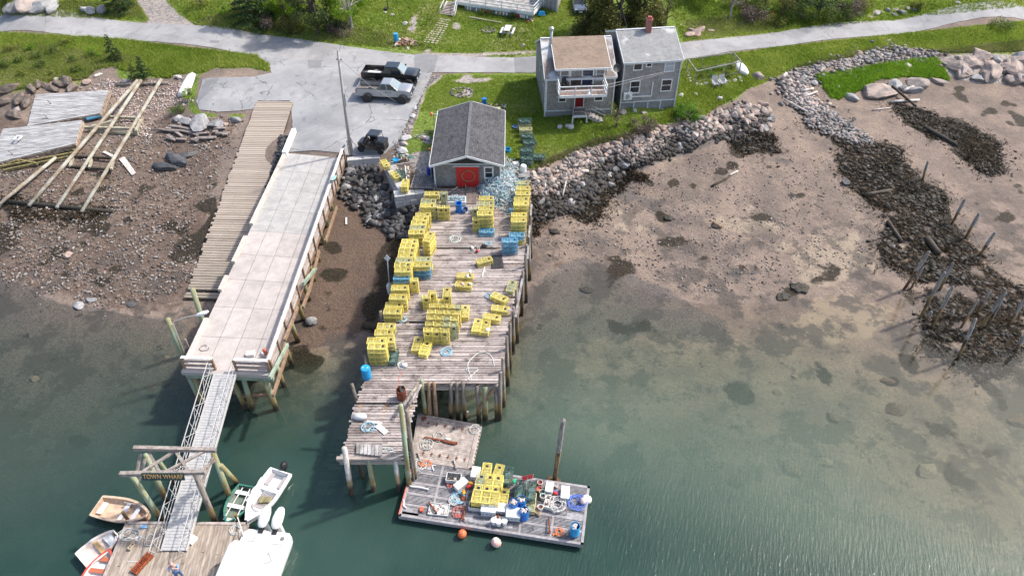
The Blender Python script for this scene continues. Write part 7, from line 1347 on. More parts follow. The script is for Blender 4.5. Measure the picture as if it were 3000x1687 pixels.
TAN = M('tan_fibreglass', (.62, .46, .33), (.46, .33, .23), 3, .6, .1); PINKW = M('faded_fibreglass', (.74, .67, .62), (.62, .52, .45), 2.5, .6, .1); GRNB = M('green_boat_paint', (.03, .16, .12), (.06, .24, .18), 4, .5); GRNI = M('green_boat_floor', (.16, .20, .16), (.10, .13, .10), 5, .7); GTH = M('grey_thwart', (.52, .52, .56), None, rough=.6)
t, L_, hw_ = boat('tan_dinghy', 'tan fibreglass dinghy with grey thwarts tied at the dock corner', (283, 1480), (433, 1508), .55, 1.6, .5, TAN, TAN, TAN, .86, .75, (.52, .74), GTH, .1); MB().box(-L_/2+.15, -L_/2+.5, -.38, .38, .3, .34).build('stern_seat', WHITE, t)
m = MB(); m.beam((-.2, .52, .48), (1.1, .55, .5), .06, .04); m.build('oar', OLDW, t)
t, L_, hw_ = boat('white_dinghy', 'faded white dinghy with a wooden centre thwart at the dock side', (238, 1640), (340, 1562), .55, 1.5, .45, PINKW, PINKW, PINKW, .9, .6, (.5,), M('varnished_thwart', (.55, .38, .18), (.42, .28, .13), 4), .1); MB().box(L_*.2, L_*.42, -.45, .45, .3, .34).build('bow_seat', WHITE, t)
t, L_, hw_ = boat('red_trimmed_dinghy', 'white dinghy with red brown thwart and gunwale beside the dock', (243, 1745), (323, 1608), .55, 1.45, .45, M('red_edge', (.5, .08, .06), None), WHITE, M('red_edge', (.5, .08, .06), None), .85, .95, (.55, .8), M('red_brown_wood', (.42, .13, .07), None), .05)
t, L_, hw_ = boat('green_rowboat', 'dark green rowboat with white thwarts between dock and skiff', (724, 1423), (664, 1533), .5, 1.5, .5, GRNB, GRNI, GRNB, .8, 1., (.16, .52, .88), WHITE, .05); m = MB(); m.beam((-1.2, .25, .45), (1.1, .4, .47), .05, .03); m.beam((-1.2, -.25, .45), (1.1, -.35, .47), .05, .03); m.build('oar', WHITE, t)
def outboard(par, x, y, z, mt, s=1., name='outboard_motor', tilt=.0):
    m = MB(); M4 = Matrix.Translation((x, y, z))@Matrix.Rotation(tilt, 4, 'Y'); R3 = M4.to_3x3()
    rings = []
    for zz, a_, b3 in ((0, .16, .12), (.08, .24, .17), (.3, .27, .19), (.46, .22, .16), (.52, .1, .08)): rings.append([M4@Vector((-.18*s+math.cos(k)*a_*s, math.sin(k)*b3*s, zz*s)) for k in [6.28*j/12 for j in range(12)]])
    m.loft(rings); c_ = m.build(name, mt, par, smooth=True); m = MB(); m.beam(M4@Vector((-.15*s, 0, 0)), M4@Vector((-.15*s, 0, -.75*s)), .14*s, .2*s); m.build('motor_leg', mt, c_); return c_
t, L_, hw_ = boat('outboard_skiff', 'long white skiff with small black outboard and grey floor', (823, 1380), (722, 1527), .6, 1.75, .6, GEL, GEL, GEL, .92, 1., (.34,), GEL, .16); outboard(t, -L_/2-.05, 0, .5, BLACK, 1.15, tilt=-.4)
m = MB(); m.box(-L_*.08, L_*.17, -.5, .5, .14, .18); m.build('floor_mat', M('grey_matting', (.22, .19, .19), (.32, .30, .30), 6, .9), t); m = MB(); m.box(L_*.17, L_*.21, -.62, .62, .4, .46); m.build('bow_bulkhead', M('grey_seat', (.36, .33, .33), None), t); m = MB(); [m.box(-L_*.45, -L_*.22, s*.48-.16, s*.48+.16, .38, .42) for s in (-1, 1)]; m.build('side_seat', M('grey_seat', (.36, .33, .33), None), t)
m = MB(); m.box(-.4, .4, -.2, .2, .2, .32, Matrix.Translation((L_*.02, .05, 0))@Matrix.Rotation(-1.2, 4, 'Z')); m.build('striped_cushion', M('olive_cushion', (.16, .14, .06), (.34, .31, .2), 3, .8, stretch=(.2, 3, 1)), t)
for s in (.25, .45, .62): m = MB(); m.tube([(-L_/2+L_*s-.2, -hw_(s)-.1, .45), (-L_/2+L_*s+.2, -hw_(s)-.1, .45)], .09, 8); m.build('fender', WHITE, t)
sa, sb = P(700, 1548, 1.0), P(868, 1556, 1.0); ax_ = (P(826, 1690, 1.0)-P(866, 1580, 1.0)); ax_.z = 0; ax_.normalize(); ctr = P(790, 1550, 1.0); rz_ = math.atan2(ax_.y, ax_.x)
bbt = thing('motor_boat', 'large white motor boat with hard top and twin white outboards', 'motor boat', Vector((ctr.x, ctr.y, 0)), rz_); BW = 1.5
rg = lambda k, z: [Vector((x, y*k, z)) for x, y in ((.1, -BW+.25), (.35, -BW), (3.5, -BW), (5.2, -BW*.9), (6.8, -BW*.5), (7.6, 0), (6.8, BW*.5), (5.2, BW*.9), (3.5, BW), (.35, BW), (.1, BW-.25))]
m = MB(); m.loft([rg(.82, -.3), rg(.97, .5), rg(1, .98), rg(.98, 1.02)]); m.build('hull', GEL, bbt, smooth=False, bevel=.02)
m = MB()
for y in (-1, 1): m.box(.9, 6.0, y*BW*.86-.18, y*BW*.86+.18, 1.02, 1.12)
m.box(.15, .9, -BW+.25, BW-.25, 1.02, 1.1); m.build('gunwale_deck', GEL, bbt, bevel=.03); m = MB(); m.box(.9, 6, -BW+.5, BW-.5, 1.021, 1.03); m.build('cockpit_floor', M('cockpit_sole', (.58, .58, .57), None, rough=.6), bbt)
m = MB(); m.box(.5, 1.3, -.55, .35, 1.1, 1.3); m.box(1.35, 1.5, -.6, .6, 1.03, 1.5); m.build('stern_seat', GEL, bbt, bevel=.03)
for x, y, r in ((.55, 1.0, .13),): m = MB(); m.lathe([(r, 1.1), (r, 1.125)], (x, y, 0), 14); m.build('hatch', M('grey_hatch', (.15, .15, .16), None), bbt)
m = MB()
for i in range(9): m.lathe([(.025, 1.12), (.025, 1.14)], (.8+.55*i, BW*.86, 0), 6)
m.build('rod_holder', BLACK, bbt)
tp0 = [(1.6, -1.15), (1.9, -1.35), (6.2, -1.3), (6.2, 1.0), (2.0, 1.0), (1.6, .8)]
m = MB(); m.loft([[Vector((x, y, 2.35)) for x, y in tp0], [Vector((x, y, 2.45)) for x, y in tp0], [Vector((x*.96+.12, y*.9, 2.52)) for x, y in tp0]]); m.build('hard_top', GEL, bbt, bevel=.03); m = MB(); [m.tube([(x, y, 1.1), (x, y, 2.36)], .03, 6) for x in (1.9, 3.6) for y in (-1.1, .85)]; m.build('top_leg', ALU, bbt)
def bigob(y):
    m = MB(); rings = []
    for u, a_, b3 in ((0, .12, .12), (.12, .30, .25), (.5, .40, .33), (.95, .36, .30), (1.25, .20, .2), (1.35, .06, .08)): rings.append([Vector((.1-u, y+math.cos(k)*b3, 1.35+.1*u+math.sin(k)*a_*.8)) for k in [6.28*j/14 for j in range(14)]])
    m.loft(rings); o = m.build('outboard_motor', GEL, bbt, smooth=True); m = MB(); m.beam((-.3, y, 1.2), (-.35, y, -.2), .2, .35); m.build('motor_leg', GEL, o); m = MB(); m.box(-.02, .35, y-.14, y+.14, 1.1, 1.2); m.build('motor_bracket', BLACK, o)
bigob(-.42); bigob(.42)
DK = .7
t = thing('cinder_block', 'tan concrete block with two holes on the dock float', 'cinder block', P(387, 1603, DK), 1.15); m = MB()
for b4 in ((-.2, .2, -.1, -.06), (-.2, .2, .06, .1)): m.box(b4[0], b4[1], b4[2], b4[3], 0, .2)
for x in (-.2, -.02, .16): m.box(x, x+.04, -.06, .06, 0, .2)
m.build('block', M('tan_concrete', (.46, .38, .28), None, rough=.9), t)
t = thing('rusty_grate', 'rusty red iron grating with jagged edges on the dock', 'grating', P(419, 1653, DK), 1.12); m = MB(); m.box(-.62, .62, -.14, .14, 0, .14); m.build('core', RUST, t); m = MB()
for s in (-1, 1): m.beam((-.62, s*.2, .2), (.62, s*.2, .2), .06, .08)
for i in range(15): x = -.6+i*.086; m.beam((x, -.27, random.uniform(.1, .2)), (x+.03, .27, random.uniform(.1, .25)), .035, .06)
m.build('bars', M('red_rust', (.42, .10, .03), (.25, .06, .03), 8, .9, .5), t)
bx('white_box', 'white box sitting right of the gangway foot', 'box', P(565, 1583, DK), .42, .5, .2, -.5, WHITE); bx('folded_blue_cloth', 'light blue cleat wrap on the dock rope tangle', 'cleat', P(422, 1543, DK), .42, .2, .1, .0, M('pale_blue', (.25, .42, .62), None))
rope('white rope tangle at the dock corner by the tan dinghy', 378, 1565, DK, .7, ROPEW, 46, tail=(425, 1578), sq=.6, rad=.018); rope('looped pale rope left of the gangway foot', 440, 1583, DK, .3, ROPEW, 22, sq=1.3, rad=.018); rope('grey and white rope coil at the far right dock corner', 690, 1552, DK, .35, ROPEW, 40, rad=.018); rope('white rope bunch above the cinder block', 407, 1578, DK, .16, WHITE, 26, h=.1)
line('black hose snaking down the right side of dock', [(697, 1538), (690, 1560), (680, 1590), (668, 1620), (655, 1640), (628, 1660)], DK, BLACK, .02, 'black_hose'); line('thin white line left of the rusty grating', [(373, 1643), (400, 1644), (411, 1645)], DK, WHITE, .02); line('red rope from the tan dinghy bow to the dock', [(417, 1504), (427, 1516), (433, 1524), (437, 1520), (430, 1526)], DK, ROPER, .02)
for i, (x, y) in enumerate(((375, 1522), (700, 1528))): m = MB(); m.tube([P(x, y, .3), P(x, y, .3)+U3*.9], .1, 8); tag(m.build('dock_post', PILE, None, True), ['left', 'right'][i]+' dark mooring post at the far corner of dock', 'post')
MO = MB(); MO.tube([P(693, 1506, .9), P(714, 1570, 1.1)], .03, 6); tag(MO.build('boat_hook', WHITE, None, True), 'white pole reaching from the green rowboat to the white boat', 'pole')
t = thing('notice_board', 'green and white notice board leaning out over the wharf rail', 'sign', V(978, 520, B_, C, .0)); pz = T(Vector((0, P(985, 535, 4.1).y, 0)), 978, 520); m = MB(); q = [P(x, y, 5.35) for x, y in ((967, 533), (973, 519), (990, 512), (985, 527))]; m.loft([q, [p+U3*.04 for p in q]]); m.build('panel', M('sign_dark', (.03, .05, .05), None), t, True); m = MB(); ce = sum(q, Vector())/4; q2 = [lerp(p, ce, .22)+U3*.05 for p in q]; m.loft([q2, [p+U3*.01 for p in q2]]); m.build('map', M('sign_map', (.45, .62, .55), (.25, .45, .42), 2), t, True); MB().beam(ce, Vector((ce.x, ce.y, 4.0)), .1).build('post', BROWN, t, True)
m = MB(); m.beam(P(1001, 463, 4.1), P(1001, 463, 5.2), .22, .03); m.beam(P(1006, 452, 4.1), P(1006, 452, 5.3), .22, .03); tag(m.build('orange_marker', M('faded_orange', (.50, .16, .08), (.6, .5, .45), 3), None, True), 'faded orange marker boards at the wharf head rail', 'marker')
m = MB(); r_ = [P(1024, 455, 4.05), P(1034, 447, 4.05)]; [m.beam(p, p+U3*1.6, .1) for p in r_]; [m.beam(r_[0]+U3*z, r_[1]+U3*z, .06) for z in (1.5, 1.0, .5)]; m.beam(P(1010, 425, 4.1), P(1010, 425, 5.4), .1); tag(m.build('grey_barrier', OLDWX, None, True), 'grey timber barrier frame at the foot of the utility pole', 'barrier')
t = thing('gas_cylinder', 'grey gas cylinder at the near right wharf corner', 'cylinder', P(771, 1048, 4.02)); m = MB(); m.lathe([(.15, 0), (.15, .4), (.1, .5), (.05, .53), (.05, .58)], (0, 0, 0), 12); m.build('tank', STEEL, t); t = thing('red_tank', 'red and white tank behind the grey gas cylinder', 'cylinder', P(778, 1036, 4.02)); m = MB(); m.lathe([(.13, 0), (.13, .4), (.06, .5)], (0, 0, 0), 12); m.build('tank', M('red_tank', (.6, .14, .09), None), t); bx('white_crate', 'white crate lying at the near end of wharf', 'crate', P(735, 1040, 4.02), .55, .4, .25, .1, WHITE); rope('dark rope squiggle on the pale wharf deck', 598, 1022, 4.02, .35, M('dark_rope', (.16, .13, .12), None), 12, rad=.02, h=.01)
lb_ = P(545, 1072, 1.0); lt_ = T(lb_, 491, 934); t = thing('lamp_pole', 'green treated pile with a long armed street lamp beside the wharf', 'street lamp', lb_); MB().tube([lb_-(lt_-lb_).normalized()*2, lerp(lb_, lt_, .5), lt_], [.19, .18, .16], 12, jit=.03).build('pole', GPILE, t, True, smooth=True)
la_, lc_ = T(lb_, 509, 942), T(lb_, 575, 923); MB().tube([la_, lerp(la_, lc_, .5)+U3*.08, lc_], .035, 6).build('arm', ALU, t, True); dlr = (lc_-la_).normalized(); m = MB(); m.loft([[lc_+dlr*u+Vector((0, math.cos(k)*b3, math.sin(k)*b3*.6)) for k in [6.28*j/10 for j in range(10)]] for u, b3 in ((-.05, .06), (.1, .16), (.55, .2), (.9, .15), (1.0, .05))]); m.build('lamp_head', WHITE, t, True, smooth=True)
MB().tube([T(lb_, 507, 948), T(lb_, 528, 1002), T(lb_, 541, 1035)], .035, 6).build('conduit', ALU, t, True); MB().beam(T(lb_, 508, 992), T(lb_, 524, 996), .1, .1).build('bracket', STEEL, t, True)
b0 = P(598, 955, 2.0); tt_ = T(b0, 564, 846); tag(MB().tube([b0-U3*3, b0, tt_], [.2, .19, .17], 12, jit=.03).build('mooring_pile', GPILE, None, True, smooth=True), 'tall mossy green mooring pile at the left side of wharf', 'pile')
b0 = P(556, 1025, 3.6); tag(MB().tube([b0, T(b0, 543, 993)], .06, 8).build('pipe_stub', M('pinkish_pipe', (.36, .28, .27), None), None, True), 'thin reddish pipe standing between lamp pole and wharf', 'pipe')
b0 = P(1143, 880, 1.5); tpp_ = T(b0, 1134, 757); t = thing('day_mark', 'thin pole with a white diamond marker and float left of pier', 'marker', b0); MB().tube([b0-U3*1.5, tpp_], .04, 8).build('pole', TRIM, t, True); m = MB(); ce = tpp_; q = [ce+Vector((x, 0, z)) for x, z in ((0, .35), (.24, 0), (0, -.35), (-.24, 0))]; m.loft([q, [p+Vector((0, .03, 0)) for p in q]]); m.build('diamond', TRIM, t, True); m = MB(); lo = T(b0, 1139, 838); m.lathe([(.06, -.9), (.17, -.7), (.2, -.1), (.18, .1), (.06, .3)], lo, 12); m.build('float_collar', WHITE, t, True, smooth=True)
m = MB(); m.tube([P(930, 800, .9)+Vector((-6.1, 2, 0)), P(930, 800, .9)+Vector((-6.1, 2.6, 0))], .05, 6)
for x0, y0, x1, y1, mt, lab in ((1015, 640, 1015, 660, WHITE, 'small white and red board lying on brown mud'), (1036, 606, 1055, 607, WHL, 'pale board below the black riprap')): m = MB(); m.beam(G(x0, y0)+U3*.1, G(x1, y1)+U3*.1, .14, .06); tag(m.build('mud_board', mt, None, True), lab, 'board')
m = MB(); m.tube([P(1063, 952, .25), P(1105, 955, .25)], .28, 8, jit=.1); tag(m.build('sunken_log', DARKW, None, True), 'black weedy log end sticking out left of pier', 'log'); m = MB(); m.blob(G(912, 945)+U3*.2, .45, 2, .12, (1.1, .9, .8)); tag(m.build('grey_boulder', ROCKG, None, True), 'round grey boulder alone between wharf and pier', 'boulder')
def skin(name, verts, edges, radii, mt, par, root=0, sub=1):
    me = bpy.data.meshes.new(name); me.from_pydata([Vector(v) for v in verts], edges, []); o = bpy.data.objects.new(name, me); COL.objects.link(o); o.parent = par
    md = o.modifiers.new('s', 'SKIN'); sv_ = me.skin_vertices[0].data
    for i, r in enumerate(radii): sv_[i].radius = (r, r) if not isinstance(r, tuple) else r; sv_[i].use_root = (i == root)
    ss = o.modifiers.new('u', 'SUBSURF'); ss.levels = ss.render_levels = sub; me.materials.append(mt); return o
SKINM = M('skin_tone', (.55, .33, .25), None, rough=.6); DENIM = M('faded_blue_shirt', (.16, .30, .52), (.30, .46, .66), 5, .8); JEAN = M('blue_jeans', (.06, .12, .24), (.10, .18, .33), 6, .85)
def person(label, loc, rz, shirt, hair, armpose, legs=JEAN):
    t = thing('person', label, 'person', loc, rz)
    # body: pelvis 0, chest, neck, head ... arms reach forward, legs planted
    V_ = [(0, 0, .95), (0, .02, 1.18), (0, .03, 1.40), (0, .0, 1.50), (0, -.02, 1.60), (0, -.03, 1.70), (-.10, 0, .90), (-.12, -.03, .50), (-.12, .02, .09), (-.13, -.14, .05), (.10, 0, .90), (.12, .03, .50), (.13, .06, .09), (.13, -.10, .05)]
    E_ = [(0, 1), (1, 2), (2, 3), (3, 4), (4, 5), (0, 6), (6, 7), (7, 8), (8, 9), (0, 10), (10, 11), (11, 12), (12, 13)]; R_ = [(.15, .11), (.14, .10), (.16, .11), .055, (.085, .095), (.07, .08), .09, .06, .045, .035, .09, .06, .045, .035]
    for arm in armpose:
        k = len(V_); V_ += list(arm); E_ += [(2, k), (k, k+1), (k+1, k+2)]; R_ += [.06, .045, .032]
    body = skin('body', V_, E_, R_, SKINM, t)
    # clothes follow the body
    VS = [(0, 0, .90), (0, .02, 1.18), (0, .03, 1.42)]; ES = [(0, 1), (1, 2)]; RS_ = [(.175, .135), (.165, .125), (.18, .125)]
    for arm in armpose: k = len(VS); VS += [arm[0], Vector(arm[0]).lerp(Vector(arm[1]), .95)]; ES += [(2, k), (k, k+1)]; RS_ += [.08, .06]
    skin('shirt', VS, ES, RS_, shirt, t); skin('trousers', [(0, 0, .93), (-.10, 0, .88), (-.12, -.03, .5), (-.12, .02, .12), (.10, 0, .88), (.12, .03, .5), (.13, .06, .12)], [(0, 1), (1, 2), (2, 3), (0, 4), (4, 5), (5, 6)], [(.16, .12), .11, .08, .07, .11, .08, .07], legs, t)
    for x, y in ((-.13, -.05), (.13, -.02)): MB().box(x-.05, x+.05, y-.16, y+.11, 0, .09).build('shoe', BLACK, t, bevel=.02)
    m = MB(); m.blob((0, .01, 1.68), .125, 2, .06, (.85, 1, .95)); hr_ = m.build('hair', hair, t, smooth=True)
    m = MB(); m.blob((0, -.135, 1.625), .022, 1, 0, (.8, 1, 1.2)); m.build('nose', SKINM, t)
    for x in (-.035, .035): MB().blob((x, -.118, 1.655), .013, 1, 0).build('eye', BLACK, t)
    for arm in armpose:      # five fingers on each hand
        h0, d = Vector(arm[2]), (Vector(arm[2])-Vector(arm[1])).normalized(); sd_ = d.cross(U3).normalized() if abs(d.z) < .9 else Vector((1, 0, 0)); vs = [h0, h0+d*.06]; es = [(0, 1)]; rs = [.03, .034]
        for i, f_ in enumerate((-.03, -.01, .01, .03)): k = len(vs); vs += [h0+d*.09+sd_*f_, h0+d*(.135-.01*abs(i-1.5))+sd_*f_*1.1-U3*.01, h0+d*(.165-.012*abs(i-1.5))+sd_*f_*1.1-U3*.03]; es += [(1, k), (k, k+1), (k+1, k+2)]; rs += [.010, .009, .008]
        k = len(vs); vs += [h0+d*.05+sd_*.045, h0+d*.09+sd_*.065]; es += [(0, k), (k, k+1)]; rs += [.011, .009]; skin('hand', vs, es, rs, SKINM, t)
    return t
person('person in faded blue shirt and cap raising both hands to the face', P(530, 1693, DK), .35, DENIM, M('reddish_cap', (.50, .42, .40), (.45, .15, .12), 8), (((-.2, .02, 1.40), (-.26, -.18, 1.30), (-.10, -.24, 1.55)), ((.2, .02, 1.40), (.26, -.18, 1.30), (.10, -.24, 1.55))))
person('dark haired person in bright blue shirt beside the other person', P(560, 1748, DK), -.3, M('bright_blue_shirt', (.06, .28, .62), (.10, .36, .70), 5), M('dark_hair', (.015, .012, .01), None, rough=.6), (((-.2, .02, 1.40), (-.3, .0, 1.15), (-.26, -.16, .98)), ((.2, .02, 1.40), (.3, .0, 1.15), (.28, -.14, .98))))
LSP = leafmat('spruce_needles', [(.012, .03, .01), (.03, .065, .02), (.06, .10, .03)], .1); LPI = leafmat('pine_needles', [(.03, .055, .015), (.09, .12, .035), (.17, .19, .06)], .15); LBR = leafmat('fresh_leaves', [(.10, .19, .015), (.22, .36, .03), (.36, .48, .06)], .4)
LCE = leafmat('cedar_foliage', [(.04, .05, .015), (.12, .125, .03), (.24, .22, .06)], .2); LMA = leafmat('maple_leaves', [(.05, .14, .015), (.13, .28, .03), (.20, .38, .05)], .35); LSH = leafmat('shrub_leaves', [(.05, .09, .015), (.13, .19, .035), (.24, .28, .08)], .3)
LTW = leafmat('bare_twigs', [(.09, .065, .05), (.17, .125, .10), (.24, .20, .15)], 0); LYE = leafmat('yellow_green_leaves', [(.12, .14, .03), (.24, .27, .05), (.36, .37, .09)], .3)
BARK = M('bark', (.14, .11, .09), (.08, .065, .05), 6, .95, .6, stretch=(1, 1, .3)); BIRCH = M('pale_bark', (.45, .43, .39), (.25, .23, .20), 5, .9, .3, stretch=(1, 1, 3))
def leaves(name, pts_, size, mat, par, rnd, aspect=.45, droop=0.):
    m = len(pts_); d = RS.normal(size=(m, 3)); d[:, 2] = d[:, 2]*.6-droop; d /= np.linalg.norm(d, axis=1)[:, None]; e = np.cross(d, RS.normal(size=(m, 3))); e /= np.linalg.norm(e, axis=1)[:, None]; s = size*(.6+.8*RS.rand(m))[:, None]
    co = np.stack([pts_-d*s*.5, pts_+e*s*aspect*.5, pts_+d*s*.5, pts_-e*s*aspect*.5], 1); f = np.arange(m*4).reshape(m, 4); me = bpy.data.meshes.new(name); raw(me, co.reshape(-1, 3), f, {'rnd': np.repeat(np.clip(rnd, 0, 1), 4)}); me.materials.append(mat); o = bpy.data.objects.new(name, me); COL.objects.link(o); o.parent = par; return o
def conifer(label, px, py, h, r, mat=LSP, n=6000, size=.2, group='conifers', name='spruce_tree', base=None):
    b0 = G(px, py) if base is None else base; t = thing(name, label, 'tree', b0, 0, group); MB().tube([(0, 0, -.3), (0, 0, h*.5), (0, 0, h*.97)], [h*.022, h*.014, .015], 8).build('trunk', BARK, t)
    nb = int(h*9); P_ = []; Q_ = []
    for i in range(nb):
        z = h*(.03+.95*(i/nb)**.95); L = r*(1-z/h)**.8*random.uniform(.65, 1.15)+.08; a_ = i*2.4+random.random()*.5; k = max(6, int(n/nb*(L/r*1.6))); s = np.sqrt(RS.rand(k))*L; w_ = RS.normal(0, .10, k)*s+RS.normal(0, .04, k)
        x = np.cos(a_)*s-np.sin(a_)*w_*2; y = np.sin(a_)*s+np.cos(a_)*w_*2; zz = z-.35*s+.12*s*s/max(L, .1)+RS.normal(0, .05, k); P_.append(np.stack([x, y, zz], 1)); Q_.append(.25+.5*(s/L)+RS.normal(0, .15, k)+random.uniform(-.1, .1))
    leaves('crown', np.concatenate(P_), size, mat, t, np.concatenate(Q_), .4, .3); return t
def broad(label, px, py, h, r, mat, n=5000, size=.16, trunk=.35, clumps=26, group='broadleaf trees', name='leafy_tree', flat=.8, cat='tree', bark=BARK, stems=1, spread=.32, base=None):
    if name == 'cedar_tree': r *= 1.2; n = int(n*1.7)
    b0 = G(px, py) if base is None else base; t = thing(name, label, cat, b0, 0, group); cz = h*trunk+(h*(1-trunk))/2; hz_ = h*(1-trunk)/2; C_ = []
    for i in range(clumps):
        if name == 'cedar_tree': f_ = random.random()**1.3; a_ = random.random()*6.28; q_ = r*(1-f_*.85)**.7*random.uniform(.55, .95); C_.append(np.array([math.cos(a_)*q_, math.sin(a_)*q_, .35+f_*(h-.9)])); continue
        while True:
            v = RS.uniform(-1, 1, 3)
            if .25 < (v**2).sum() < 1: break
        C_.append(np.array([v[0]*r, v[1]*r, cz+v[2]*hz_*.95]))
    m = MB()
    for s in range(stems):
        o = Vector((random.uniform(-.2, .2)*(stems > 1), random.uniform(-.2, .2)*(stems > 1), -.3)); tr0 = .022*h+.03; tp2 = Vector((random.uniform(-.1, .1)*r, random.uniform(-.1, .1)*r, h*.75)); m.tube([o, lerp(o, tp2, .5)+Vector((random.uniform(-.1, .1), 0, 0)), tp2], [tr0, tr0*.7, tr0*.25], 8)
    for c in C_[:14]: f_ = random.uniform(.3, .6); m.tube([(0, 0, h*f_*.8), (c[0]*.5, c[1]*.5, (h*f_*.8+c[2])/2+.1), tuple(c)], [.015*h, .01*h, .01], 5)
    m.build('trunk', bark, t); P_, Q_ = [], []
    for c in C_:
        k = int(n/clumps*random.uniform(.6, 1.4)); q = RS.normal(0, 1, (k, 3)); q /= np.linalg.norm(q, axis=1)[:, None]; q *= (RS.rand(k)**.45)[:, None]*r*spread*random.uniform(.8, 1.3); q[:, 2] *= flat; P_.append(c+q); Q_.append(.45+RS.normal(0, .16, k)+random.uniform(-.18, .18))
    P_ = np.concatenate(P_); P_[:, 2] = np.maximum(P_[:, 2], .03); leaves('crown', P_, size, mat, t, np.concatenate(Q_), .6); return t
def shrub(label, px, py, h, r, mat=LSH, n=1500, size=.13, group='shrubs', **k): return broad(label, px, py, h, r, mat, n, size, .05, 14, group, 'shrub', .8, 'shrub', stems=3, spread=.42, **k)
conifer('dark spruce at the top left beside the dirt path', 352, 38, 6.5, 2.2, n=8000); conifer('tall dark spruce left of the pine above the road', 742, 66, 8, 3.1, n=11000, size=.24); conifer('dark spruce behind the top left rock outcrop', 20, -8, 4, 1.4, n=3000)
broad('large dark green pine with yellowish clumps above the road', 932, 100, 9.0, 3.0, LPI, 15000, .2, .10, 46, spread=.26, name='pine_tree'); broad('fresh green birch with pale trunks right of the pine', 1030, 84, 5.6, 2.5, LBR, 8500, .17, .14, 34, bark=BIRCH, stems=3, spread=.24, name='birch_tree')
broad('bright young green tree between spruce and pine', 838, 62, 3.6, 2.3, LBR, 6500, .16, .12, 26, stems=2); broad('small bright green tree left of the pine undergrowth', 796, 40, 3.0, 1.6, LBR, 3200, .16, .15, 20); shrub('dark undergrowth below the pine', 850, 92, 1.6, 2.0, LCE, 3500, .16); shrub('brown bare undergrowth left of the birch', 800, 82, 1.3, 1.7, LTW, 2600, .14); shrub('bare brown undergrowth right of the birch', 1000, 98, 1.2, 1.6, LTW, 2200, .14); shrub('dark undergrowth between pine and birch', 962, 90, 1.7, 1.5, LSP, 2200, .15)
for q in (('olive cedar at the left of the big clump', 1742, 92, 7.0, 2.4), ('tallest olive cedar in the middle of the big clump', 1812, 100, 8.0, 2.9), ('olive cedar at the right of the big clump', 1880, 92, 7.2, 2.5), ('low olive cedar in front of the big clump', 1765, 112, 3.2, 2.0)): broad(*q, LCE, 9000 if q[3] > 5 else 4500, .2, .04, 38, 'cedars behind the grey house', 'cedar_tree', 1.2, spread=.30)
broad('small half bare yellowish tree right of the cedars', 1945, 84, 4.6, 1.7, LYE, 900, .14, .25, 22, bark=BARK, stems=2, spread=.3); broad('bright green maple crown at the top edge right of cedars', 2045, -8, 5.0, 3.4, LMA, 9000, .2, .2, 34, spread=.26, name='maple_tree'); broad('bare brown tree with pale trunk on the right slope', 2139, 56, 5.2, 2.0, LTW, 1600, .13, .3, 26, bark=BIRCH, spread=.34, name='bare_tree')
for i, (x, y, h, r, mt, lab) in enumerate(((2200, 62, 1.6, 2.0, LTW, 'reddish bare thicket right of the bare tree'), (2235, 40, 2.6, 2.0, LSH, 'green thicket left of the white post'), (2290, 50, 2.6, 2.2, LCE, 'dark thicket just right of the white post'), (2345, 62, 2.2, 2.0, LSH, 'mixed green thicket above the right road'), (2395, 52, 3.2, 2.4, LSP, 'darkest tall thicket above the right road'), (2440, 60, 2.8, 2.0, LSH, 'green thicket right of the darkest one'), (2482, 50, 2.2, 1.6, LTW, 'grey bare thicket at the right end'), (2265, 72, 1.0, 1.3, LYE, 'low pale green shrub below the white post'), (2520, 30, 1.4, 1.3, LYE, 'small pale green shrub past the grey thicket'), (2180, 15, 3.4, 2.4, LYE, 'yellow green thicket behind the bare tree'), (2330, 15, 3.5, 2.6, LCE, 'dark thicket at the very top right'), (2690, 25, .8, .8, LYE, 'tiny yellow shrub above the far right road'))): shrub(lab, x, y, h, r, mt, int(1500*r), .15, group='thickets on the right slope')
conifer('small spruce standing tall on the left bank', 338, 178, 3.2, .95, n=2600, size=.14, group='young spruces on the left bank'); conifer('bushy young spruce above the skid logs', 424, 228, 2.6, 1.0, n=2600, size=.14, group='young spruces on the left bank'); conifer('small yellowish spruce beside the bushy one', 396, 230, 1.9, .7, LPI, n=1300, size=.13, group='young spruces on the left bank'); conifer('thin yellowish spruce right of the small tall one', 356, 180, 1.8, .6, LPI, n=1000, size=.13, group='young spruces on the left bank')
for i, (x, y, h, r, mt) in enumerate(((165, 158, 1.1, .7, LSH), (275, 168, 1.2, .8, LBR), (118, 172, .9, .8, LSH), (35, 150, .9, .8, LYE), (95, 148, .9, .6, LBR), (125, 195, .9, .9, LSH), (20, 200, .8, .7, LSH), (215, 185, .7, .7, LSH), (70, 225, .8, .6, LYE), (190, 135, .8, .6, LYE), (60, 185, .8, .6, LSH), (225, 210, .7, .5, LSH), (150, 220, .7, .5, LYE))): shrub(['leafy green', 'bright yellow green', 'low dark green', 'pale yellowish', 'small bright green', 'wide green', 'green', 'sparse green', 'straw coloured', 'small pale', 'round green', 'small green', 'small straw coloured'][i]+f' shrub on the left bank, {"near the middle,near the spruce,left of the middle,at the frame edge,high by the road,low in the middle,at the lower left,below the road bend,near the shore left,just under the road,between two others,near the white stones,at the bank edge".split(",")[i]}', x, y, h, r, mt, int(900*r+300), .11, 'shrubs on the left bank')
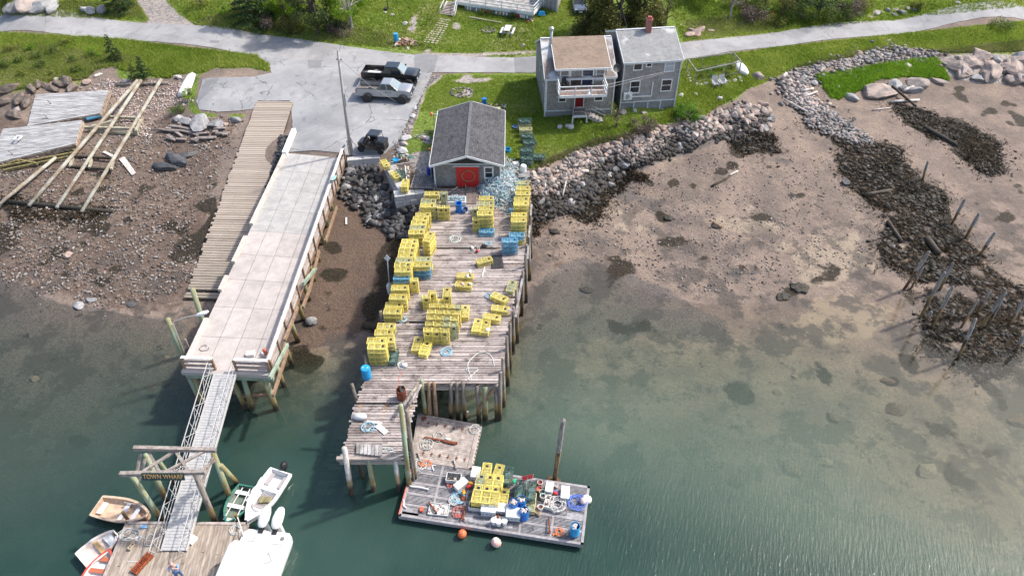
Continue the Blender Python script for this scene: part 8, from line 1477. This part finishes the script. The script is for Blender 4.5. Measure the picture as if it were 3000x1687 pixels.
shrub('yellow green shrub growing at the overturned skiff stern', 558, 290, 1.2, .65, LBR, 900, .11); shrub('low dark shrub below the overturned skiff', 520, 330, .9, .8, LSH, 900, .11); shrub('round reddish brown shrub at the top of the sea wall', 1882, 385, 1.5, 1.15, M('x', (.1, .1, .1)) if False else LTW, 3000, .10); broad('pale bare shrub in front of the gap between the houses', 1805, 372, 2.6, 1.1, LYE, 500, .1, .2, 16, 'shrubs', 'shrub', cat='shrub', stems=3); shrub('bright green shrub at the shore right of the grey house', 2012, 350, 1.5, 1.2, LMA, 2000, .13); shrub('green shrub beside the bright one at the shore', 2040, 352, 1.0, .8, LSH, 900, .12); shrub('brown scrub on the bank by the white post', 1850, 405, .8, .9, LTW, 900, .1); shrub('dark green shrub in the far right grass', 2935, 85, 1.1, 1.4, LSH, 1500, .13); shrub('small shrub on the slope beyond the dirt path', 655, 38, 1.0, .9, LBR, 900, .13); shrub('small pale shrub near the top of the left slope', 590, 18, 1.3, 1.1, LYE, 900, .13); shrub('dark evergreen shrub at the deck lattice', 1500, 52, .8, 1.0, LSP, 1000, .12); shrub('low green plants along the deck lattice', 1430, 38, .6, 1.2, LSH, 1000, .12)
RP = {}
def rockproto(k, mat, v):
    key = (k, mat.name)
    if key in RP: return RP[key]
    rr = random.Random(k*7+3); bm = bmesh.new(); bmesh.ops.create_icosphere(bm, subdivisions=3, radius=1); cuts = [(Vector((rr.uniform(-1, 1), rr.uniform(-1, 1), rr.uniform(-.5, 1))).normalized(), rr.uniform(.55, .85)) for _ in range(9)]
    for q in bm.verts:
        for nn, d in cuts:
            e = q.co.dot(nn)
            if e > d: q.co -= nn*(e-d)
        q.co *= 1+rr.uniform(-.02, .02)
    me = bpy.data.meshes.new('boulder'); bm.to_mesh(me); bm.free(); me.materials.append(mat); RP[key] = me; return me
def boulder(px, py, s, mat=ROCKL, label='grey boulder', group=None, sx=1., sy=1., sz=.7, rz=None, k=None, name='boulder', lift=.15, z=None):
    k = random.randrange(7) if k is None else k; p = G(px, py) if z is None else P(px, py, z); o = bpy.data.objects.new(name, rockproto(k, mat, 0)); COL.objects.link(o); o.location = p+U3*s*lift; o.scale = (s*sx, s*sy, s*sz); o.rotation_euler = (0, 0, random.random()*6.28 if rz is None else rz); return tag(o, label, 'rock', group)
def lay(poly, cnt, smin, smax, mats, label, group, pw=1.6):
    pts2 = pick([poly], cnt)
    for i, p in enumerate(pts2):
        px, py = proj(p[0], p[1], p[2]); s = smin+(smax-smin)*random.random()**pw; mt = mats[random.randrange(len(mats))]
        if p[2] < 2.2 and mt in (ROCKL, ROCKP2): mt = ROCKD if random.random() < .7 else ROCKG
        boulder(float(px), float(py), s, mt, label, group, random.uniform(.9, 1.3), random.uniform(.7, 1), random.uniform(.55, .85))
ROCKP2 = M('pink_boulder', (.42, .305, .25), (.28, .215, .185), 2.2, .85, .5, orand=.15)
lay(RIP, 150, .2, .52, [ROCKL, ROCKP2, ROCKG, ROCKL, ROCKP2], 'rounded boulder in the sea wall slope right of the hut', 'sea wall boulders')
lay(PL('1008,505 1105,495 1150,590 1225,640 1215,700 1150,690 1085,650 1045,600 990,560'), 70, .3, .6, [ROCKD, ROCKD, ROCKG], 'dark wet boulder below the granite wall', 'dark boulders below the granite wall', 1.)
lay(PL('2060,350 2110,330 2180,300 2240,300 2270,340 2240,385 2150,395 2080,390'), 40, .25, .75, [ROCKP2, ROCKP, ROCKL], 'large pink ledge boulder where the sea wall meets the beach', 'pink ledge boulders', 1.2)
lay(PL('2330,215 2564,155 2740,150 2750,172 2560,185 2400,222 2340,258'), 36, .2, .45, [ROCKG, ROCKL], 'grey stone at the foot of the right verge', 'verge stones', 1.4)
lay(W_RIDGE, 26, .1, .25, [ROCKG, ROCKL], 'pale stone poking out of the seaweed ridge', 'stones in the seaweed ridge')
for i, (x, y, s, sx, sy, mt, lab) in enumerate(((2575, 272, 1.7, 1.5, .9, ROCKP, 'large flat tan slab below the marsh grass'), (2490, 285, .9, 1.3, .8, ROCKG, 'grey slab at the lower left of the marsh grass'), (2690, 245, 1.4, 1.1, .9, ROCKL, 'rounded pale rock right below the marsh grass'), (2665, 265, 1.1, 1.4, .7, ROCKG, 'grey rock under the crossed timbers'), (2620, 250, 1.0, 1.2, .8, ROCKG, 'dark broken slab above the crossed timbers'), (2745, 240, .9, 1.5, .5, ROCKL, 'low brown rock right of the marsh'), (2866, 232, .9, 1.2, .9, ROCKG, 'flat grey stone before the pink ledge'), (2455, 258, .4, 1, 1, ROCKL, 'small pale stone in marsh grass, left'), (2660, 195, .5, 1, 1, WHL, 'white stone in the marsh grass'), (2658, 210, .35, 1, 1, ROCKL, 'small stone below the white marsh stone'), (2384, 245, .45, 1.2, 1, ROCKG, 'grey stone left of the marsh grass'), (2515, 158, .5, 1, 1, ROCKP2, 'tan stone on the grass verge'))): boulder(x, y, s, mt, lab, None, sx, sy, .4 if s > .8 else .6, k=i % 7, name='shore_rock')
for i, (x, y, s, sx, sy) in enumerate(((2800, 195, 1.6, 1.3, .7), (2845, 185, 1.7, 1.2, .6), (2905, 200, 1.9, 1.3, .7), (2960, 195, 1.9, 1.2, .7), (3010, 185, 2.1, 1.1, .8), (2870, 160, 1.6, 1.1, .8), (2990, 225, 1.6, 1.3, .8), (2825, 215, 1.3, 1.2, .6))): boulder(x, y, s, ROCKP, 'pale pink bedrock ledge at the far right shore', 'pink bedrock ledges', sx, sy, .5, k=i % 7, name='bedrock_ledge', lift=.0)
lay(PL('2770,180 2860,165 2950,165 3010,150 3010,240 2900,235 2800,215'), 55, .3, 1.0, [ROCKP, ROCKP, ROCKG, ROCKL], 'cracked block of the pale pink bedrock shore', 'pink bedrock blocks', 1.2)
for i, (x, y, s) in enumerate(((60, 22, 1.6), (95, 12, 2.0), (130, 20, 1.7), (155, 28, 1.1), (35, 28, 1.2), (80, 30, 1.2), (265, 36, 1.0), (295, 30, .9), (245, 30, .8))): boulder(x, y, s, ROCKG if i != 1 else ROCKL, 'craggy grey outcrop block above the top left road', 'grey outcrop blocks', 1.3, .8, .55, k=i % 7, name='outcrop_rock', lift=.1)
for i, (x, y, s, sx, sy, mt, lab) in enumerate(((585, 362, 1.2, 1.5, .9, ROCKG, 'largest flat grey boulder left of the plank ramp'), (545, 360, .8, 1.2, .8, ROCKG, 'grey boulder left of the largest flat one'), (637, 368, .8, 1.2, 1, ROCKG, 'rounded grey boulder right of the largest flat one'), (525, 350, .7, 1.2, .8, ROCKG, 'dark grey boulder by the asphalt edge'), (566, 388, .6, 1.3, .8, ROCKP2, 'tan boulder below the largest flat one'), (690, 352, .6, 1.3, .8, ROCKG, 'grey slab near the plank ramp head'), (528, 365, .45, .7, 1, ROCKP2, 'orange brown stone by the grey boulders'), (662, 365, .35, 1.2, .8, ROCKP2, 'small tan stone near the ramp'), (485, 492, 1.3, 1.1, .6, ROCKD, 'jagged black slab in the left beach centre'), (520, 470, 1.5, 1.3, .6, ROCKD, 'tilted black slab in the left beach centre'), (545, 458, 1.2, 1.5, .5, ROCKD, 'flat black slab at the beach centre right'), (500, 460, .9, 1.2, .5, ROCKD, 'black slab with a reddish top'), (255, 241, .6, 1, .9, ROCKP2, 'pink boulder at the left bank edge'), (165, 232, .35, 1, 1, WHL, 'white stone at the top of the left bank edge'), (366, 238, .35, 1, 1, WHL, 'white stone above the skid logs'), (288, 222, .4, 1.3, .7, WHL, 'pale stones under the left bank'), (202, 748, .45, 1.2, 1, ROCKP2, 'pink boulder low on the left beach'), (230, 895, .5, 1.2, .8, ROCKG, 'grey slab at the left waterline'), (268, 880, .45, 1.3, .7, ROCKG, 'tilted slab near the left waterline'), (386, 892, .4, .8, 1.2, ROCKD, 'dark stone at the left waterline right side'), (50, 323, .5, 1, .9, ROCKL, 'brown boulder left of the farther wrecked float'))): boulder(x, y, s, mt, lab, None, sx, sy, .3 if mt is ROCKD else .5, k=(i*3) % 7, name='beach_rock')
for i, (x, y) in enumerate(((30, 262), (60, 290), (20, 300), (95, 262), (130, 252), (180, 250), (215, 262), (150, 262), (80, 300), (40, 340), (110, 250), (195, 240))): boulder(x, y, random.uniform(.6, 1.2), M('brown_ledge', (.20, .155, .125), (.09, .075, .065), 2, .9, .9), 'jagged brown ledge at the foot of the left bank', 'jagged ledges under the left bank', 1.4, .6, .5, k=i % 7, name='ledge_rock')
for i in range(22):
    r_, c_ = divmod(i, 6); x, y = 488+c_*32+random.uniform(-14, 14)+r_*4, 378+r_*13+random.uniform(-7, 7); m = MB(); g0 = G(x, y); a_ = random.uniform(-.75, -.1) if c_ < 3 else random.uniform(-.1, .3); L2 = random.uniform(.25, .9); m.beam(g0+Vector((-L2*math.cos(a_), -L2*math.sin(a_), .22)), g0+Vector((L2*math.cos(a_), L2*math.sin(a_), .24)), random.uniform(.25, .4), .16); tag(m.build('stone_slab', ROCKSL if 'ROCKSL' in globals() else M('brown_slab', (.30, .25, .22), (.20, .17, .155), 3, .85, .5, orand=.2), None, True, bevel=.02), 'narrow brown stone slab in the layered rows left of ramp', 'slab', 'layered stone slabs')
for i, (x, y, s) in enumerate(((1190, 408, .55), (1182, 423, .45), (1180, 443, .6), (1200, 376, .4), (1208, 341, .4), (1205, 357, .3), (1215, 318, .35), (1185, 395, .2), (1187, 72, .45), (1150, 45, .3), (1128, 38, .25), (1195, 143, .3), (1669, 338 if False else 372, .5), (1531, 136, .4), (1995, 280, .35), (2038, 278, .3), (2107, 290, .4), (2220, 225, .8), (1640, 374, .35), (1822, 330, .5), (1860, 325, .3), (1885, 332, .35))): boulder(x, y, s, ROCKL if i % 2 else GRAN, ['pale round boulder at the gravel edge by the utility vehicle', 'flat topped boulder just below the pale round one', 'large grey white boulder nearest the granite wall', 'white stone beside the gravel strip', 'angular white rock at the lawn corner', 'grey rock below the angular white one', 'pale rock pair at the top of gravel', 'small stone by the gravel strip', 'white round boulder on the upper lawn', 'pale stone on the far upper lawn', 'small pale stone by the swing', 'flat stone at the road verge', 'flat stone on the front lawn with shell', 'round stone left of the house road', 'grey stone right of the grey house', 'small stone on the lawn right of the house', 'flat stone before the garden chairs', 'large pale rock on grass above the beach', 'stone on the front lawn', 'pale broken slab under the grey house', 'small slab under the grey house', 'round slab under the grey house'][i], None, 1.1, .9, .6, name='lawn_rock')
for i, (x, y, s) in enumerate(((2035, 98, 1.0), (2052, 90, .8), (2082, 92, .4), (2022, 105, .7), (2600, 30, .5), (2640, 38, .6), (2570, 42, .5), (2680, 30, .4), (2805, 10, .4), (2620, 45, .4), (2660, 25, .4))): boulder(x, y, s, ROCKP2 if i < 4 else ROCKG, 'weathered rock in the grass above the right road', 'rocks above the right road', 1.2, .8, .5, name='roadside_rock')
for i, (x, y, s) in enumerate(((2715, 1375, .7), (2420, 1355, .5), (2475, 1360, .45), (2160, 1405, .6), (2320, 1375, .6), (2620, 1200, .7), (2440, 1222, .5), (2600, 1118, .5), (2525, 1335, .2), (2550, 1350, .2), (2985, 1235, .8), (2280, 1145, .4), (2330, 1105, .3), (102, 1110, .35), (485, 1050, .3), (487, 1125, .3), (447, 1137, .3))): boulder(x, y, s, M('tan_sunk_rock', (.27, .20, .15), (.18, .14, .11), 4, .9) if i in (0, 1, 2, 8, 9, 11, 12, 13, 14) else M('brown_weed_rock', (.17, .10, .07), (.08, .055, .05), 5, .9), 'submerged rock seen through the shallow water', 'submerged rocks', 1.2, .9, .5, name='submerged_rock', lift=.05)
for i, (x, y, s, lab) in enumerate(((2345, 845, 1.1, 'large black seaweed mound on the tan sand'), (2295, 870, .75, 'small black seaweed mound left of the large one'), (2100, 664, .5, 'dark brown driftwood lump on the sand'), (1718, 850, .6, 'weedy rock in the tide pool'), (1625, 678, .45, 'weedy stone right of the pier'), (1960, 640, .5, 'low weed clump in mid flat'))): m = MB(); [m.blob(G(x+random.uniform(-14, 14)*s, y+random.uniform(-7, 7)*s)+U3*.05, .3*s+.1, 1, .35, (1.3, 1, .5)) for _ in range(14)]; tag(m.build('seaweed_mound', M('black_weed', (.03, .028, .022), (.06, .05, .035), 9, .7, .8), None, True), lab, 'seaweed')
log('bleached log pointing up from the crossed timbers', 2643, 275, 2672, 264, .16, WHL, lift=.4); log('bleached log at the left of the crossed timbers', 2587, 290, 2614, 281, .16, WHL, lift=.3); log('grey log below the crossed timbers', 2606, 303, 2690, 298, .14, WHL, lift=.2); log('long dark timber running down through the crossed timbers', 2610, 262, 2680, 322, .14, DARKW, lift=.4); log('thin pale stick lying on the sand below timbers', 2555, 325, 2606, 319, .07, WHL); log('weedy log jutting left from the seaweed ridge', 2530, 575, 2605, 562, .2, DARKW, lift=.15); log('dark log on the ridge near the piles', 2712, 702, 2748, 748, .28, DARKW, lift=.2); log('weedy log along the left edge of the ridge', 2600, 652, 2640, 712, .18, DARKW, lift=.15); log('long pale timber edging the upper rubble strip', 2296, 297, 2365, 335, .1, WHL, lift=.25); log('short bleached timber across the upper rubble', 2345, 275, 2380, 268, .13, WHL, lift=.35); log('bleached timber lower in the upper rubble', 2350, 292, 2392, 276, .12, WHL, lift=.3); log('upright bleached stump at the head of the crib', 2290, 240, 2300, 228, .2, WHL, lift=.5); log('thin white driftwood at the foot of the sea wall', 1596, 545, 1600, 580, .09, WHL, lift=.3); log('curved driftwood among the sea wall rocks', 1659, 535, 1648, 580, .08, WHL, lift=.3); log('short pale log on the sea wall', 1700, 512, 1722, 511, .16, WHL, lift=.4); log('dark driftwood lying on the upper flat', 2085, 548, 2135, 520, .12, DARKW, lift=.1); log('pale end of the dark driftwood on the upper flat', 2135, 518, 2160, 505, .1, WHL, lift=.15); log('brown and white driftwood chunk on the flat', 2088, 655, 2112, 668, .2, BROWN, lift=.1)
LWD = leafmat('weed_strands', [(.015, .013, .01), (.045, .035, .022), (.10, .06, .03)], 0, .5)
for i, (pl_, c_) in enumerate((([W_RIDGE], 45000), (W_P[:2], 7000), (W_P[2:3]+[PL('2130,400 2260,400 2270,465 2165,465')], 7000), ([W_P[3]], 2500))): tufts('seaweed', pl_, c_, .13, LWD, ['brown seaweed strands matted over the old crib ridge', 'seaweed strands on the upper right flats', 'seaweed strands at the foot of the sea wall', 'seaweed strands along the log below the skids'][i], .07, False, 1.6)['category'] = 'seaweed'
gd = thing('garden_enclosure', 'open timber frame of posts and rails around the garden bed', 'garden frame', G(2100, 225)); z3 = lambda x, y: (1500+x/3.435, y/3.435); FLg, FRg, BLg, BRg = G(*z3(1840, 838)), G(*z3(2282, 738)), G(*z3(1752, 715)), G(*z3(2206, 650))
tops = [T(FLg, *z3(1872, 692)), T(FRg, *z3(2308, 632)), T(BRg, *z3(2230, 542)), T(BLg, *z3(1762, 605))]; bas = [FLg, FRg, BRg, BLg]; hgt = sum((a_-b3).z for a_, b3 in zip(tops, bas))/4; print('garden h', hgt)
tops = [b3+U3*hgt for b3 in bas]
for i in range(4): MB().beam(tops[i], tops[(i+1) % 4], .07, .1).build('top_rail', OLDWX, gd, True); MB().beam(bas[i]+U3*.1, bas[(i+1) % 4]+U3*.1, .05, .12).build('bottom_rail', OLDWX, gd, True)
for i in range(4):
    n_p = 3 if i % 2 == 0 else 2
    for k in range(n_p): p = lerp(bas[i], bas[(i+1) % 4], k/n_p); MB().beam(p-U3*.1, p+U3*hgt, .1 if k == 0 else .06).build('post', OLDWX, gd, True)
for i, (x, y) in enumerate(((1900, 790), (1960, 740), (2030, 720), (2100, 720), (2150, 760), (1890, 730), (2200, 700), (2010, 790), (2180, 800))): shrub(['leafy', 'tall', 'bright', 'bushy', 'low', 'dark', 'small', 'wide', 'pale'][i]+' green plant in the fenced garden bed', *z3(x, y), .6, .45, LMA if i % 2 else LSH, 320, .1, 'plants in the garden bed')
for i, (x, y) in enumerate(((1780, 800), (1800, 825), (1860, 855), (1900, 858), (1950, 850), (2130, 830), (2180, 825), (2240, 820), (2290, 790), (2300, 820), (1770, 770), (2080, 845))): boulder(*z3(x, y), random.uniform(.2, .35), WHL if i % 2 else ROCKG, 'small stone edging the garden bed', 'garden edging stones', name='edging_stone')
AD = M('grey_adirondack', (.42, .43, .44), (.32, .33, .34), 5, .8)
for i, (x, y) in enumerate(((2040, 878), (2112, 866))): chair('garden_chair', ['left', 'right'][i]+' grey slatted garden chair facing the bay', 'chair', G(*z3(x, y))+U3*.02, .15, AD, True, 'garden chairs').scale = (1.2, 1.2, 1.2)
t = thing('paved_path', 'path of square pavers leading to the deck steps', 'path', G(1270, 95)); m = MB(); c4_ = [G(1290, 53), G(1322, 60), G(1283, 132), G(1235, 126)]
for i in range(12):
    for j in range(4): q = quadp(c4_, (j+.5)/4, (i+.5)/12); g0 = gz(q.x, q.y); m.rnd(); m.box(q.x-.16, q.x+.16, q.y-.19, q.y+.19, g0-.02, g0+.07)
m.build('pavers', M('paver', (.46, .41, .31), (.34, .30, .23), 4, .9, rnd=.12), t, True)
def picnic(px, py, rz): # bench table
    t = thing('picnic_table', 'grey white picnic table with benches on the upper lawn', 'picnic table', G(px, py), rz); m = MB(); [m.box(-.9, .9, -.38+i*.155, -.25+i*.155, .72, .76) for i in range(5)]; m.build('table_top', PICN, t)
    for y in (-.72, .72): m = MB(); m.box(-.9, .9, y-.13, y+.13, .42, .46); m.build('bench', PICN, t)
    for x in (-.65, .65): m = MB(); m.beam((x, -.25, .7), (x, -.6, 0), .05, .1); m.beam((x, .25, .7), (x, .6, 0), .05, .1); m.beam((x, -.8, .4), (x, .8, .4), .05, .1); m.build('trestle', PICN, t)
PICN = M('picnic_boards', (.60, .60, .59), (.45, .45, .45), 5, .8); picnic(1487, 100, math.radians(80))
t = thing('woodpile', 'heap of split firewood beside the light blue barrel', 'woodpile', G(1190, 130)); m = MB()
for i in range(46): m.rnd(); x, y = random.uniform(-1.1, 1.1), random.uniform(-.6, .6); a_ = random.random()*3.1; L2 = random.uniform(.2, .5); z = .1+.55*max(0, 1-abs(x)-abs(y)*.6)*random.random(); m.beam((x-L2*math.cos(a_), y-L2*math.sin(a_), z), (x+L2*math.cos(a_), y+L2*math.sin(a_), z+random.uniform(-.05, .2)), .14)
m.build('split_logs', cobble('split_wood', [(.36, .27, .20), (.22, .17, .14), (.45, .38, .32), (.42, .22, .12)]), t); log('long grey branch leaning off the woodpile', 1156, 140, 1172, 118, .12, WHL, lift=.15)
def pit(label, px, py, r, n_, dk=True):
    t = thing('fire_pit', label, 'fire pit', G(px, py)); m = MB()
    for i in range(n_): m.rnd(); a_ = 6.28*i/n_; m.blob((math.cos(a_)*r, math.sin(a_)*r*.9, .08), .16, 1, .25, (1.1, .9, .7))
    m.build('ring_stones', CB3, t); m = MB()
    for i in range(40): m.rnd(); a_ = random.random()*6.28; q = random.random()*r*.85; m.blob((math.cos(a_)*q, math.sin(a_)*q, .04), random.uniform(.04, .11), 1, .3)
    m.build('ashes', cobble('ashes', [(.03, .03, .03), (.25, .22, .2), (.08, .07, .07), (.4, .34, .3)]), t)
pit('small stone ringed fire pit on the upper lawn', 1432, 90, .8, 13); pit('large burnt fire pit on the lawn behind the hut', 1352, 273, 1.15, 18)
m = MB(); m.beam(G(1375, 53)+U3*.08, G(1470, 70)+U3*.08, .18, .15); tag(m.build('border_timber', OLDW, None, True), 'long timber lying on the lawn before the deck', 'timber'); m = MB(); [m.rnd().beam(G(1508, 82+i*3)+U3*.06, G(1500, 100+i*3)+U3*.06, .14, .05) for i in range(2)]; tag(m.build('white_boards', TRIM, None, True), 'pair of white boards on the grass by the picnic table', 'boards')
t = thing('blue_wheelbarrow', 'bright blue upturned wheelbarrow at the shed corner', 'wheelbarrow', G(1587, 46)); m = MB(); m.loft([[Vector((x*.5, y*.35, .1)) for x, y in ((-1, -1), (1, -1), (1, 1), (-1, 1))], [Vector((x*.3, y*.2, .5)) for x, y in ((-1, -1), (1, -1), (1, 1), (-1, 1))]]); m.build('tray', BLUEL, t); m = MB(); m.tube([(-.2, -.2, .4), (-.9, -.25, .3)], .025, 6); m.tube([(-.2, .2, .4), (-.9, .25, .3)], .025, 6); m.build('handle', BLUEL, t); wheel(t, .55, 0, .17, .08, STEEL)
for i in range(5): buoy('lawn_buoy', ['red', 'white', 'pink', 'white and red', 'orange'][i]+' buoy in the small pile at the deck corner', G(1546+i*5, 66-i % 3*6)+U3*.1, [BUOYC[0], WHITE, BUOYC[3], WHITE, ROPEO][i], .12, .4, 'buoys at the deck corner', rot=(1.2, i*.5, i*1.1), ring=BUOYC[0] if i == 3 else None)
t = thing('swing_post', 'dark post with hanging tyres on the upper lawn', 'post', G(1137, 28)); MB().tube([(0, 0, -.2), (0, 0, 2.2)], .06, 8).build('post', DARKW, t); m = MB(); m.lathe([(.18, -.08), (.32, -.08), (.32, .08), (.18, .08)], (-.2, -.2, .15), 14); m.build('hanging_tyre', RUBBER, t)
t = thing('white_post', 'short white post with a red top beside the thicket', 'post', G(2260, 58)); m = MB(); m.tube([(0, 0, -.1), (0, 0, .75)], .13, 10); m.build('post', WHITE, t); m = MB(); m.lathe([(.14, .75), (.15, .85), (.05, .95)], (0, 0, 0), 10); m.build('red_top', BUOYC[0], t)
def junk(label, px, py, n_, rx, ry, mt, z=None, sz=.12, name='scrap_heap', cat='scrap'):
    c = G(px, py) if z is None else P(px, py, z); m = MB()
    for i in range(n_):
        m.rnd(); p = c+Vector((random.uniform(-rx, rx), random.uniform(-ry, ry), random.uniform(.02, .25)))
        if random.random() < .5: m.beam(p, p+Vector((random.uniform(-.6, .6), random.uniform(-.6, .6), random.uniform(-.05, .2))), random.uniform(.03, .1), .05)
        else: m.blob(p, sz*random.uniform(.6, 1.5), 1, .3)
    return tag(m.build(name, mt, None, True), label, cat)
MIXJ = cobble('mixed_scrap', [(.42, .40, .38), (.62, .60, .57), (.10, .20, .18), (.30, .22, .15), (.55, .42, .34), (.12, .12, .12)])
junk('white and grey scrap heap behind the granite wall', 1190, 505, 30, 1.0, .9, MIXJ, 4.0); junk('mixed rope and scrap behind the light blue tub', 1175, 466, 30, .9, .5, MIXJ, 4.05); junk('small driftwood and buoy pile left of the hut', 1240, 400, 14, .7, .6, MIXJ); junk('boards and boxes stacked behind the hut', 1440, 312, 16, 1.6, .4, MIXJ, 4.3); junk('clutter right of the hut wall', 1500, 470, 40, .8, 2.6, MIXJ, 4.0); junk('driftwood and scrap on the pier by the hut sill', 1320, 562, 18, 1.6, .25, MIXJ, 3.9); junk('scrap and jugs beside the rope heap', 1530, 505, 26, .5, 1.0, MIXJ, 3.9)
m = MB(); m.beam(P(1318, 320, 4.6), P(1450, 323, 4.6), .15, .08); tag(m.build('long_plank', WHL, None, True), 'long pale plank lying behind the hut', 'plank'); bx('blue_crate', 'bright blue crate standing behind the hut roof', 'crate', P(1419, 308, 4.3), .45, .45, .75, .1, BLUEP); bx('grey_box', 'grey box left of the blue crate', 'box', P(1402, 312, 4.3), .9, .4, .35, 0, M('grey_box', (.2, .21, .22), None)); bx('yellow_white_crate', 'yellow and white crate at the back corner of hut', 'crate', P(1453, 328, 4.3), .9, .5, .45, 0, YEL2)
buoy('orange_buoy', 'orange red buoy lying left of the hut', G(1238, 408)+U3*.2, BUOYC[3], .2, .5, rot=(1.5, 0, 1.2)); buoy('white_buoy', 'round white buoy beside the orange red one', G(1253, 409)+U3*.2, WHITE, .22, .45, rot=(1.4, 0, .3)); buoy('hut_corner_buoy', 'orange buoy hanging at the back left corner of hut', P(1264, 340, 5.0), ROPEO, .15, .4); m = MB(); m.tube([P(1270, 335, 6.2), P(1300, 332, 6.2)], .05, 8); m.tube([P(1270, 335, 6.2), Vector((P(1270, 335, 6.2).x, P(1270, 335, 6.2).y-.1, 4.2))], .03, 6); tag(m.build('net_pole', STEEL, None, True), 'thin metal pole frame at the back left hut corner', 'pole')
t = thing('white_drum', 'white drum by the sea wall at the right pier corner', 'drum', P(1533, 508, 4.2)); m = MB(); m.lathe([(.28, 0), (.29, .8), (.22, .88), (.1, .9)], (0, 0, 0), 16); m.build('drum', WHITE, t); bx('white_crate', 'white crate left of the white drum', 'crate', P(1512, 486, 4.1), .55, .45, .35, .2, WHITE); pail('blue_topped_barrel', 'light blue tub beside the right hut eave', P(1487, 452, 4.1), BLUEL, .3, .6); pail('blue_basin', 'blue tub lying on the lawn left of the trap stacks', G(1510, 376), BLUEP, .28, .2); rope('blue rope spread on the right edge of pier', 1528, 520, 3.9, .5, ROPEB, 60)
t = thing('fish_tray', 'grey wooden tray stand beside the white drum', 'stand', P(1535, 524, 3.9)); m = MB(); [m.box(-.5, .5, -.5+i*.2, -.36+i*.2, .5, .54) for i in range(5)]; m.build('slats', OLDWX, t); m = MB(); [m.beam((x, y, 0), (x, y, .5), .07) for x in (-.45, .45) for y in (-.45, .4)]; m.build('stand_frame', OLDWX, t)
m = MB(); m.beam(P(1187, 485, 4.2), P(1194, 545, 4.0), .07, .05); tag(m.build('white_pole', WHITE, None, True), 'thin white pole lying left of the slatted platform', 'pole'); m = MB(); m.beam(P(1196, 456, 4.3), P(1235, 452, 4.3), .05); m.beam(P(1148, 484, 4.2), P(1216, 474, 4.2), .06); tag(m.build('pale_poles', WHL, None, True), 'pale poles across the junk behind the wall', 'poles')
t = thing('green_net_pile', 'green fishing net draped on grass left of hut', 'net', P(1222, 462, 4.1)); m = MB(); [m.rnd().blob((random.uniform(-.8, .8), random.uniform(-.3, .3), .08), .18, 1, .4, (1.4, 1, .5)) for _ in range(16)]; m.build('net', M('net_green', (.05, .18, .13), (.10, .26, .2), 9, .9), t)
junk('line of pale broken stones at the bank above the skiff', 520, 228, 8, .5, .3, WHL, None, .2, 'stone_pile', 'stones')
for o in bpy.data.objects:
    if not o.parent and 'label' in o and 'kind' not in o: o['kind'] = 'thing'
